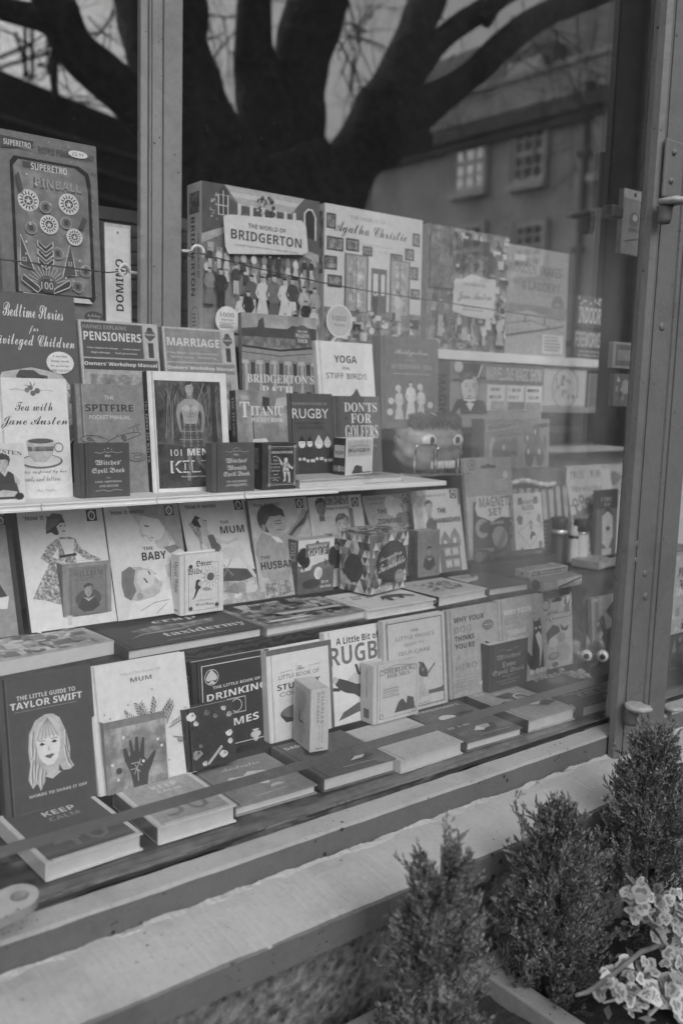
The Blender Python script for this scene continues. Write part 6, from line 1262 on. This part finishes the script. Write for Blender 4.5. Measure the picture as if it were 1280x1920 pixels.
# torch lying on the table
tc = empty('torch', 'black metal torch lying with its lens towards the window', 'torch')
a, b_ = at((897, 1044), Z=-.355), at((1016, 1036), Y=.412); d = (b_ - a)
bk = plain('black_metal', 48, .28, noise=.15)
tc.matrix_world = Matrix.Translation(a) @ d.to_track_quat('Z', 'Y').to_matrix().to_4x4(); L_ = d.length
def rings(prof, name, mt, parent=tc, n=22): 
    bm = bmesh.new(); lathe(bm, prof, n); return link(name, bm, mt, parent)
rings([(.0125, .002), (.0150, 0), (.0155, .006), (.0155, .022), (.0105, .034), (.0098, .036), (.0098, .07), (.0106, .071), (.0106, .074), (.0098, .075), (.0098, L_ - .02), (.0112, L_ - .019), (.0112, L_)], 'barrel', bk)
rings([(.0118, -.0005), (.0118, .0018)], 'lens', plain('torch_lens', 92, .08))
bm = bmesh.new(); tube(bm, [(.002 + .018 * math.cos(R_(t)), -.010 + .017 * math.sin(R_(t)), L_ * .68 + .02 * math.sin(R_(2 * t))) for t in range(0, 360, 24)] , .0013, 6); link('wrist_strap', bm, bk, tc)
# boxes on the table edge
c = corner((925, 1072), (991, 1085), (1063, 1073), (991, 1075), Z_T); 
def f(p): p.R(.05, .2, .95, .85, 70).U(.5, .52, .86, .4, 140)
def s(p): p.R(.5, .15, .75, .85, 150).lines(.52, .74, .2, .8, 1, 60); [p.R(.52 + .02 * k, .2, .53 + .02 * k, .8, 60) for k in range(10)]
bm = None
pl = dict(c); pl['T'] = .05; pl['H'] = max(.016, pl['H'])
putbox('flat game box lying on the edge of the toy table', pl, .1, 132, f, s, lambda p: p.busy(.06, .1, .94, .9, 40, (90, 105, 120, 150), 3, .03, .1))
c = corner((996, 1102), (1016, 1110), (1089, 1096), (1016, 1087), Z_T + .0006); pl = dict(c); pl['T'] = .035; pl['H'] = .022
def f(p): p.R(.36, .1, 1, .9, 140).P([(.36, .2), (.95, .8), (1, .7), (.42, .08)], 60).T('HARMONICA', .70, .26, .56, 78, 'heavy', .3).L([(.4, .3), (.95, .86)], .012, 150).lines(.04, .3, .2, .85, 3, 140, 3)
putbox('small boxed harmonica at the table edge', pl, .03, 118, f, lambda p: p.E(.5, .5, .32, .32, 58))
c = corner((1080, 1064), (1122, 1069), (1152, 1060), (1122, 1050), Z_T); pl = dict(c); pl['T'] = .07; pl['H'] = .018
putbox('low grey carton lying beside the dark flask', pl, .05, 120, lambda p: p.lines(.1, .9, .2, .8, 2, 150, 2), None, lambda p: p.busy(.1, .1, .9, .9, 16, (105, 140, 150), 5, .05, .14))
# flasks
def flask(label, px, ytop, r, H, body, band, cap, capr=.92):
    q = at((px, 1056), Z=Z_T); o = empty('flask', label, 'flask', q, 'flasks and torches on the toy table')
    h = H
    bm = bmesh.new(); lathe(bm, [(r * .9, 0), (r * 1.08, .004)] + sum([[(r * (1.08 - .1 * k / 4), h * (.05 + .13 * k)), (r * (1.02 - .1 * k / 4), h * (.07 + .13 * k))] for k in range(5)], []) + [(r * .96, h * .62), (r * .96, h * .66)], 28); link('body', bm, plain('flask_body_%d' % body, body, .3, noise=.1), o)
    bm = bmesh.new(); lathe(bm, [(r * .97, h * .661), (r * .99, h * .67), (r * .97, h * .745)], 28); link('band', bm, plain('flask_band_%d' % band, band, .2, metal=.6, noise=.05), o)
    bm = bmesh.new(); lathe(bm, [(r * capr * .97, h * .746), (r * capr, h * .76), (r * capr, h * .98), (r * capr * .94, h)], 28); link('cap', bm, plain('flask_cap_%d' % cap, cap, .4, noise=.15), o)
ht = at((1046, 970), Y=at((1046, 1056), Z=Z_T).y).z - Z_T
flask('black ribbed flask with a bright band and dark cap', 1044, 970, .0205, ht, 44, 162, 58)
flask('slim pale torch with dark bands beside the ribbed flask', 1072, 990, .0125, ht * .82, 150, 56, 150)
flask('white flask with a broad black cap', 1086, 970, .0160, ht * .96, 152, 140, 42, 1.25)
# stretchy toys and other packets at the back
def f(p):
    p.R(0, 0, 1, 1, 150).U(.45, .90, .7, .09, 120).T('Stretchy', .42, .74, .7, 125, 'bold', .08)
    for i in range(6): x = .12 + .14 * i; p.ring(x, .60 + .03 * (i % 2), .05, .022, 100, 10); p.L([(x, .56), (x + .02, .45), (x - .05, .38)], .03, 98); p.L([(x, .52), (x + .08, .48)], .024, 104)
    p.P([(.0, .46), (.5, .58), (.95, .46), (.9, .4), (.5, .5), (.05, .4)], 108).busy(.1, .05, .9, .36, 16, (125, 138, 162), 4, .05, .1)
card_pack('tall pale packet of stretchy toy figures', (1057, 874), (1140, 870), (1082, 1048), Z_T, 150, f)
def f(p): p.R(0, .72, 1, 1, 66).U(.5, .86, .6, .07, 130).U(.5, .78, .3, .05, 130).P([(.25, .62), (.5, .7), (.75, .6), (.8, .3), (.6, .1), (.3, .2)], 140).P([(.2, .6), (.5, .68), (.8, .62), (.5, .74)], 60).E(.55, .42, .1, .07, 70).R(.3, .02, .75, .12, 140)
card_pack('dark narrow packet with a pale bearded face', (1119, 920), (1158, 922), (1120, 1045), Z_T, 88, f, lean=2)
def f(p): p.R(0, 0, 1, 1, 140).P([(.1, .5), (.5, .8), (.9, .6), (.6, .3)], 110).lines(.1, .9, .05, .25, 3, 105, 2)
card_pack('pale square packet hung behind the narrow dark one', (1128, 872), (1172, 872), (1130, 930), -.263, 150, f, lean=0)
for (tl_, tr__, bl_, zb_, g, lab, seed) in (((1020, 690), (1100, 696), (1020, 762), -.037, 150, 'pale tin like box with a scribbled circle on the white shelf', 1), ((1104, 700), (1150, 702), (1104, 768), -.037, 96, 'dim grey carton at the end of the white shelf', 2)):
    def f(p, s=seed): p.ring(.5, .5, .3, .02, 110, 20) if s == 1 else None; p.busy(.2, .2, .85, .85, 18, (100, 120, 130), s, .03, .09); p.O(.03, .03, .97, .97, .01, 120)
    putbox(lab, stand(tl_, tr__, zb=zb_, Y0=.615, lean=0), .03, g, f)
def f(p): p.T('INDOOR', .29, .70, .44, 160, 'heavy', .26).T('FIREWORKS', .28, .32, .50, 150, 'heavy', .24).R(0, .47, 1, .51, 40).busy(.04, .84, .5, .98, 10, (160, 140), 3, .02, .05).lines(.1, .9, .04, .16, 2, 120, 3)
putbox('dark box of indoor fireworks with tall pale capitals', stand((1080, 552), (1172, 560), zb=Z_G, Y0=.65, lean=0), .05, 62, f)
for (tl_, tr__, bl_, zb_, g, lab) in (((1068, 528), (1095, 531), (1066, 552), .30, 120, 'small pale card on the dark box of fireworks'),): pass
# hanging packets on the dark end wall
bm = bmesh.new(); box(bm, 1.86, 1.875, .12, .42, -.12, 1.3); tag(link('end_panel', bm, M_VOID), 'dark panel at the far end of the window display', 'panel')
def hung(label, TL, TR, BL, X, g, fn, Y=None):
    a_, c_, b__ = at(TL, Y=Y), at(TR, Y=Y), at(BL, Y=Y)
    return carton(label, Vector((a_.x, Y, b__.z)), 0, 0, c_.x - a_.x, a_.z - b__.z, .012, g, fn, name='hanging_packet', cat='packet', group='toy packets hung on the dark end panel')
def f(p): p.R(0, .86, 1, 1, 120).E(.5, .93, .06, .06, 40, 10).E(.52, .55, .22, .20, 80).E(.55, .58, .1, .09, 130).L([(.15, .2), (.9, .28)], .04, 62).R(.3, .36, .8, .42, 78)
hung('pale toy card hung on the dark end panel, upper one', (1170, 352), (1212, 352), (1168, 476), 0, 100, f, .16)
def f(p): p.R(.1, .1, .9, .9, 84).R(.2, .3, .8, .7, 110)
hung('grey toy card hung on the dark end panel, middle one', (1150, 640), (1196, 640), (1150, 690), 0, 118, f, .16)
def f(p): p.busy(.05, .05, .95, .95, 26, (60, 90, 140, 110), 5, .08, .2).E(.5, .6, .2, .2, 120)
hung('mottled toy bag hung on the dark end panel, lowest one', (1152, 700), (1192, 700), (1150, 762), 0, 84, f, .16)
bm = bmesh.new(); q0 = at((1155, 395), Y=.006); box(bm, q0.x - .010, q0.x + .022, .006, .03, q0.z - .010, q0.z + .010, bev=.004)
tag(link('black_catch', bm, bk), 'small black plastic catch on the inside of the glass', 'catch')
# squeezy toy packet, eyes, paper bits
def f(p):
    p.R(0, 0, 1, 1, 136).P([(.3, .93), (.5, .96), (.64, .93), (.64, .9), (.3, .9)], 50).E(.82, .9, .17, .2, 160, 18).P([(.7, .86), (.78, .98), (.84, .84), (.98, .96), (.9, .78)], 92).E(.82, .78, .1, .12, 105).ring(.08, .88, .12, .04, 84, 14)
    p.T('mini', .3, .77, .36, 74, 'heavy', .06).T('SQUISHIES', .5, .70, .92, 58, 'heavy', .10).T('SQUISHIES', .5, .705, .86, 150, 'heavy', .07)
    p.P([(.06, .5), (.3, .6), (.5, .56), (.56, .48), (.3, .44), (.1, .34)], 66).P([(.55, .6), (.7, .52), (.88, .56), (.8, .48), (.62, .5)], 62).E(.3, .36, .16, .12, 150).E(.6, .4, .14, .12, 120).E(.66, .2, .26, .22, 124).E(.3, .17, .2, .09, 80).E(.3, .175, .16, .065, 118).E(.35, .05, .12, .06, 84)
card_pack('curling toy packet with bulging lettering beside the cat book', (1018, 1119), (1070, 1102), (1026, 1256), Z_F + .004, 138, f, lean=6)
ge = empty('googly_eyes', 'pair of large white toy goggle eyes with black pupils', 'toy eyes')
for px, py, dx in ((1098, 1229, 0), (1128, 1230, 0)):
    q = at((px, py), Y=.235); r = .0125 if px < 1110 else .0133
    bm = bmesh.new(); bmesh.ops.create_uvsphere(bm, u_segments=28, v_segments=18, radius=r, matrix=Matrix.Translation(q)); e_ = link('eye_ball', bm, plain('eye_gloss', 178, .25), ge, True)
    v = (CAM - q).normalized(); v = (v + Vector((.12, 0, -.16))).normalized()
    bm = bmesh.new(); bmesh.ops.create_uvsphere(bm, u_segments=18, v_segments=12, radius=r * .5, matrix=Matrix.Translation(q + v * r * .93) @ v.to_track_quat('Z', 'Y').to_matrix().to_4x4() @ Matrix.Diagonal((1, 1, .22, 1))); link('pupil', bm, plain('eye_black', 36), e_, True)
q = at((1113, 1240), Y=.24); bm = bmesh.new(); tube(bm, [(q.x - .02, .245, q.z - .012), (q.x, .235, q.z - .004), (q.x + .02, .245, q.z - .012)], .004, 8); tube(bm, [(q.x, .245, q.z), (q.x, .262, Z_F)], .003, 8); link('bridge', bm, bk, ge)
bm = bmesh.new(); rr = random.Random(6)
for i in range(26):
    q = at((rr.uniform(1050, 1105), rr.uniform(1256, 1272)), Z=Z_F + .016); a = rr.uniform(0, 3)
    box(bm, q.x - rr.uniform(.003, .008), q.x + .005, q.y - .004, q.y + .004, q.z - .003 + .002 * i % .01, q.z + rr.uniform(0, .004))
tag(link('paper_scraps', bm, plain('paper_scrap', 140, .7, noise=.2)), 'scatter of small pale paper scraps below the goggle eyes', 'paper scraps', kind='stuff')
def f(p): p.R(.08, .0, .2, 1, 92).P([(.4, .7), (.6, .86), (.9, .9), (.8, .6), (.6, .5)], 66).P([(.3, .3), (.6, .4), (.8, .1), (.4, .0)], 60).E(.13, .95, .05, .03, 130, 10)
putbox('tall dark book leaning at the far end behind the goggle eyes', stand((1108, 1122), (1172, 1112), zb=Z_F + .003, Y0=.30, lean=6), .012, 118, f)
# second window beyond the post
for lab, TL, TR, BL, g, sd in (('pale packet in the next window beyond the post', (1262, 1045), (1310, 1040), (1262, 1190), 128, 3), ('dark shiny bag in the next window beyond the post', (1256, 1195), (1330, 1190), (1256, 1305), 56, 4)):
    a_, c_, b__ = at(TL, Y=.12), at(TR, Y=.12), at(BL, Y=.12)
    def f(p, s=sd): p.busy(.05, .05, .95, .95, 22, (60, 110, 140) if s == 3 else (46, 70, 90), s, .06, .2); (p.U(.4, .8, .6, .12, 66), p.U(.4, .55, .7, .12, 160)) if s == 3 else None
    zb_ = b__.z if sd == 3 else Z_F - .003
    carton(lab, Vector((a_.x, .12, zb_)), 0, 0, c_.x - a_.x, a_.z - zb_, .03, g, f, name='packet', cat='packet')
# glinting bead string in front of the balloon kit
bm = bmesh.new()
for i in range(22):
    t = i / 21; q = at((960 + 80 * t, 905 - 4 * math.sin(t * 6)), Y=.475); bmesh.ops.create_uvsphere(bm, u_segments=10, v_segments=7, radius=.0048 + .0012 * (i % 3), matrix=Matrix.Translation(q))
tag(link('bead_string', bm, plain('glass_bead', 150, .12, noise=.3), smooth=True), 'string of glinting beads below the balloon kit', 'beads')
bm = bmesh.new(); g = []
q0, q1 = at((945, 912), Y=.48), at((1062, 912), Y=.48)
for i in range(61):
    row = []
    for j in range(13): x = q0.x + (q1.x - q0.x) * i / 60; row.append(bm.verts.new((x, .486 - .025 * j / 12 + .004 * math.sin(i * .9 + j * .3), q0.z - .008 - .075 * j / 12)))
    g.append(row)
for i in range(60):
    for j in range(12): bm.faces.new((g[i][j], g[i + 1][j], g[i + 1][j + 1], g[i][j + 1])).smooth = True
tag(link('folded_bags', bm, plain('dark_film', 84, .25, noise=.25)), 'dark pleated plastic bags below the bead string', 'bags')
# bird box peeping over the plane manual
bb = empty('bird_box', 'small wooden bird house behind the plane manual', 'bird house')
bb.location = at((217, 722), Y=.55); 
bm = bmesh.new(); vprism(bm, [(-.03, 0), (.03, 0), (.03, .03), (-.03, .03)], -.06, .012); link('box', bm, plain('bird_wood', 118, .7, noise=.25), bb)
bm = bmesh.new()
for s_ in (-1, 1):
    vs = [bm.verts.new(v) for v in ((0, -.008, .034), (s_ * .045, -.008, .006), (s_ * .045, .036, .006), (0, .036, .034), (0, -.008, .029), (s_ * .045, -.008, .001), (s_ * .045, .036, .001), (0, .036, .029))]
    for q in ((0, 1, 2, 3), (4, 5, 6, 7), (0, 1, 5, 4), (1, 2, 6, 5), (3, 2, 6, 7)): bm.faces.new([vs[k] for k in q])
link('roof', bm, plain('bird_roof', 160, .6, noise=.1), bb)

# ================================================================== PLANTERS AND PLANTS BELOW THE SILL
M_PLANK = paint('planter_wood', 98, .5, .3, .7)
M_SOIL = surface('soil', .008, .03, 60, .9, 1, .01)
Z_S = -.80
def planter(label, x0, x1, y0, y1, z0, z1, t=.022, ends=2):
    o = empty('planter', label, 'planter', ((x0 + x1) / 2, (y0 + y1) / 2, z0)); o_inv = Matrix.Translation(o.location).inverted()
    for nm, b in (('back_board', (x0, x1, y1 - t, y1)), ('front_board', (x0, x1, y0, y0 + t)), ('end_board', (x0, x0 + t, y0 + t + .001, y1 - t - .001)), ('end_board', (x1 - t, x1, y0 + t + .001, y1 - t - .001)))[:2 + ends]:
        bm = bmesh.new(); box(bm, *b, z0, z1, bev=.003); link(nm, bm, M_PLANK, o).matrix_parent_inverse = o_inv
    bm = bmesh.new(); n = 40
    g = [[bm.verts.new((x0 + t + (x1 - x0 - (2 * t if ends == 2 else t)) * i / n, y0 + t + (y1 - y0 - 2 * t) * j / 14, Z_S + .012 * noise3((i * .2, j * .3, x0), 3) + .008 * noise3((i, j, 1), 1.7))) for j in range(15)] for i in range(n + 1)]
    for i in range(n):
        for j in range(14): bm.faces.new((g[i][j], g[i + 1][j], g[i + 1][j + 1], g[i][j + 1])).smooth = True
    link('soil', bm, M_SOIL, o).matrix_parent_inverse = o_inv
    return o
xd = at((925, 1838), Z=-.772).x
planter('wooden planter holding the nearest little conifer', .10, xd - .002, -.46, -.150, -1.15, -.768, .022, 1)
planter('wooden planter holding two conifers and the ivy', xd, 1.75, -.46, -.150, -1.15, -.772, .030)

M_LEAF = {}
def leafmat(name, lo, hi, rough=.5):
    if name not in M_LEAF:
        mt, nt, b = nmat(name)
        geo_ = nt.nodes.new('ShaderNodeNewGeometry'); t = tex(nt, 'Noise', 30, Detail=3.0)
        mx = mix(nt, .5, geo_.outputs['Random Per Island'], t.outputs[0])
        s = nt.nodes.new('ShaderNodeSeparateColor'); nt.links.new(mx, s.inputs[0])
        nt.links.new(ramp(nt, s.outputs[0], [(.25, lo), (.75, hi)]), b.inputs['Base Color']); b.inputs['Roughness'].default_value = rough
        M_LEAF[name] = mt
    return M_LEAF[name]
def conifer(label, base, tip, rad, seed, n=620, lead=1.0, extra=()):
    """Feathery upright sprays: stem, side shoots, and tiny scale leaves set along every shoot."""
    rr = random.Random(seed); root = empty('dwarf_conifer', label, 'conifer', base, 'little conifers in the planters')
    H = (tip - base).length; ax = (tip - base).normalized()
    bm = bmesh.new(); tube(bm, [(0, 0, -.03), tuple(ax * H * .5), tuple(ax * H * .97)], [.006, .0035, .0008], 7)
    link('trunk', bm, plain('conifer_wood', 62, .8, noise=.3), root)
    bm = bmesh.new()
    def scale_leaf(p, d, L, w):
        s = d.cross(Vector((rr.uniform(-1, 1), rr.uniform(-1, 1), rr.uniform(-1, 1))))
        if s.length < 1e-4: return
        s.normalize(); s = s * w
        a = bm.verts.new(p - s * .4); b = bm.verts.new(p + d * L * .45 + s); c = bm.verts.new(p + d * L); e = bm.verts.new(p + d * L * .45 - s)
        bm.faces.new((a, b, c, e))
    def shoot(p, d, L, lev):
        n_ = max(4, int(L / .0026)); q = p
        for i in range(n_):
            t = i / n_
            d = (d + Vector((rr.uniform(-.10, .10), rr.uniform(-.10, .10), rr.uniform(-.06, .12)))).normalized(); q = q + d * (L / n_)
            for k in range(2):
                o = (d + Vector((rr.uniform(-1, 1), rr.uniform(-1, 1), rr.uniform(-.6, 1))) * .75).normalized()
                scale_leaf(q, o, .0058 * (1.1 - .5 * t), .00095)
            if lev and i % 2 and rr.random() < .8:
                shoot(q, (d + Vector((rr.uniform(-1, 1), rr.uniform(-1, 1), rr.uniform(-.3, .8))) * .8).normalized(), L * rr.uniform(.22, .4) * (1 - .6 * t), 0)
        scale_leaf(q, d, .008, .0012)
    clumps = [(rr.random() ** .85, rr.uniform(0, 2 * math.pi), rr.uniform(.75, 1.2)) for _ in range(n // 11)]
    for i in range(n):
        t, a, ck = rr.choice(clumps); t = min(1, max(0, t + rr.gauss(0, .035))); a += rr.gauss(0, .16)
        prof = rad * (1 - t ** 2.0) ** .75 * (.95 + .05 * min(1, t / .2)) * ck * (1 + .12 * math.sin(3 * a + 4 * t + seed) + .2 * math.sin(5 * a + 11 * t + seed) + rr.uniform(-.2, .2))
        start = ax * (H * t * .90) + Vector((math.cos(a), math.sin(a), 0)) * prof * rr.uniform(.15, .72)
        d = (Vector((math.cos(a), math.sin(a), 0)) * rr.uniform(.3, 1.1) + ax * rr.uniform(.4, 1.1)).normalized()
        shoot(start, d, rr.choice((.018, .024, .030, .036, .048)) * (1.15 - .25 * t), 1)
    for k in range(7):
        a = rr.uniform(0, 6.28); r0 = rad * rr.uniform(.1, .6); b0 = Vector((math.cos(a) * r0, math.sin(a) * r0, 0)) + ax * H * rr.uniform(.62, .86); shoot(b0, (ax + Vector((math.cos(a), math.sin(a), 0)) * .25).normalized(), rr.uniform(.035, .055), 1)
    shoot(ax * H * .80, ax, H * .20 * lead, 1)
    for px_, L_s in extra: shoot(ax * H * .45 + Vector((px_ * rad * .5, 0, 0)), Vector((px_, -.1, .75)).normalized(), L_s, 1)
    link('foliage', bm, leafmat('conifer_scale', .028, .21, .5), root)
    return root
def plant(tip, Y): return at(tip, Y=Y)
for lab, tip, Y, rad, sd, lead, n, ex in (('nearest little blurred conifer, slim with one tall leading shoot', (829, 1575), -.255, .064, 1, 1.3, 660, ()), ('broad little conifer between the other two, splayed to the right', (1045, 1520), -.235, .084, 2, .9, 1000, ((.8, .10), (.95, .09), (1.1, .08))), ('rounded little conifer against the foot of the post', (1230, 1362), -.215, .090, 3, .6, 1020, ())):
    T_ = plant(tip, Y); conifer(lab, Vector((T_.x, Y, Z_S)), T_, rad, sd, n, lead, ex)
# ivy, pale edged leaves on trailing stems
def ivy(label, stems, seed, n, size):
    rr = random.Random(seed); root = empty('ivy', label, 'ivy', stems[0][0]); inv = Matrix.Translation(stems[0][0]).inverted()
    bm = bmesh.new()
    for st_ in stems: tube(bm, st_, [.0042 - .0007 * i for i in range(len(st_))], 7)
    link('stem', bm, plain('ivy_stem', 96, .7, noise=.3), root).matrix_parent_inverse = inv
    bm = bmesh.new()
    for k in range(n):
        st_ = stems[k % len(stems)]; i = rr.randint(0, len(st_) - 2); p = st_[i].lerp(st_[i + 1], rr.random()) + Vector((rr.uniform(-.022, .022), rr.uniform(-.022, .022), rr.uniform(.002, .032)))
        s = size * rr.uniform(.65, 1.25); up = Vector((rr.uniform(-1, .7), rr.uniform(-1.2, .3), rr.uniform(.15, 1))).normalized(); a = up.cross(Vector((rr.uniform(-1, 1), rr.uniform(-1, 1), rr.uniform(-.4, .4)))).normalized(); b = up.cross(a)
        out_ = [(0, -.5), (.38, -.66), (.68, -.45), (.88, -.1), (.72, .16), (.62, .42), (.34, .62), (0, .95), (-.34, .62), (-.62, .42), (-.72, .16), (-.88, -.1), (-.68, -.45), (-.38, -.66)]
        def V(x, y, dz=0): r2 = x * x + y * y; return p + (a * x + b * y) * s + up * s * (dz - .10 * r2 + .07 * abs(x))
        c = bm.verts.new(V(0, 0)); ins = [bm.verts.new(V(x * .6, y * .6, .01 * math.sin(9 * x))) for x, y in out_]; ou = [bm.verts.new(V(x, y, .025 * math.sin(7 * x + 5 * y + k))) for x, y in out_]
        m_ = len(out_)
        for q in range(m_):
            f_ = bm.faces.new((c, ins[q], ins[(q + 1) % m_])); f_.material_index = 0 if rr.random() < .7 else 1; f_.smooth = True
            f_ = bm.faces.new((ins[q], ou[q], ou[(q + 1) % m_], ins[(q + 1) % m_])); f_.material_index = 1; f_.smooth = True
    link('leaves', bm, [leafmat('ivy_green', .05, .17, .5), leafmat('ivy_cream', .15, .40, .5)], root).matrix_parent_inverse = inv
V3 = lambda px, py, Y: at((px, py), Y=Y)
ivy('pale edged ivy spilling at the bottom right corner', [[V3(1290, 1900, -.36), V3(1250, 1850, -.36), V3(1210, 1850, -.36), V3(1170, 1870, -.36), V3(1130, 1880, -.36)], [V3(1300, 1880, -.35), V3(1270, 1800, -.35), V3(1240, 1760, -.34), V3(1210, 1710, -.34), V3(1190, 1690, -.33)],
     [V3(1320, 1860, -.34), V3(1290, 1790, -.34), V3(1280, 1740, -.33), V3(1250, 1715, -.33)], [V3(1330, 1930, -.38), V3(1280, 1890, -.38), V3(1240, 1880, -.38), V3(1215, 1905, -.38)]], 5, 230, .0125)
bm = bmesh.new(); tube(bm, [V3(1240, 1770, -.34), V3(1200, 1785, -.345), V3(1150, 1825, -.35), V3(1100, 1860, -.355), V3(1080, 1866, -.36)], [.0036, .0034, .003, .003, .002], 9)
tag(link('twig', bm, plain('brown_twig', 74, .7, noise=.3, nscale=40)), 'bare brown twig lying across the soil beside the ivy', 'twig')
bm = bmesh.new(); rr = random.Random(44)
for i in range(130):
    p = Vector((rr.uniform(xd + .03, 1.6), rr.uniform(-.43, -.18), Z_S + .012 + rr.uniform(0, .012))); a = rr.uniform(0, 6.28); L = rr.uniform(.008, .028); d = Vector((math.cos(a), math.sin(a), rr.uniform(-.2, .6))) * L
    s = Vector((-math.sin(a), math.cos(a), .3)) * L * rr.uniform(.08, .3)
    bm.faces.new([bm.verts.new(v) for v in (p - s * .3, p + d * .5 + s, p + d, p + d * .5 - s)])
tag(link('leaf_litter', bm, leafmat('litter', .02, .22)), 'dead leaf bits and stalks scattered on the dark soil', 'leaf litter', kind='stuff')
bm = bmesh.new(); rr = random.Random(45)
for i in range(26):
    p = V3(rr.uniform(1150, 1300), rr.uniform(1700, 1780), rr.uniform(-.30, -.24)); p.z = max(p.z, Z_S + .01); a = rr.uniform(0, 6.28); L = rr.uniform(.012, .022); d = Vector((math.cos(a), math.sin(a), rr.uniform(0, .8))) * L; s = Vector((-math.sin(a), math.cos(a), .3)) * L * .35
    bm.faces.new([bm.verts.new(v) for v in (p, p + d * .5 + s, p + d, p + d * .5 - s)])
tag(link('ground_cover', bm, leafmat('low_leaf', .05, .16)), 'low dark leaves at the foot of the rounded conifer', 'ground cover', kind='stuff')
bpy.data.objects.remove(_fo); bpy.data.scenes.remove(_fs)
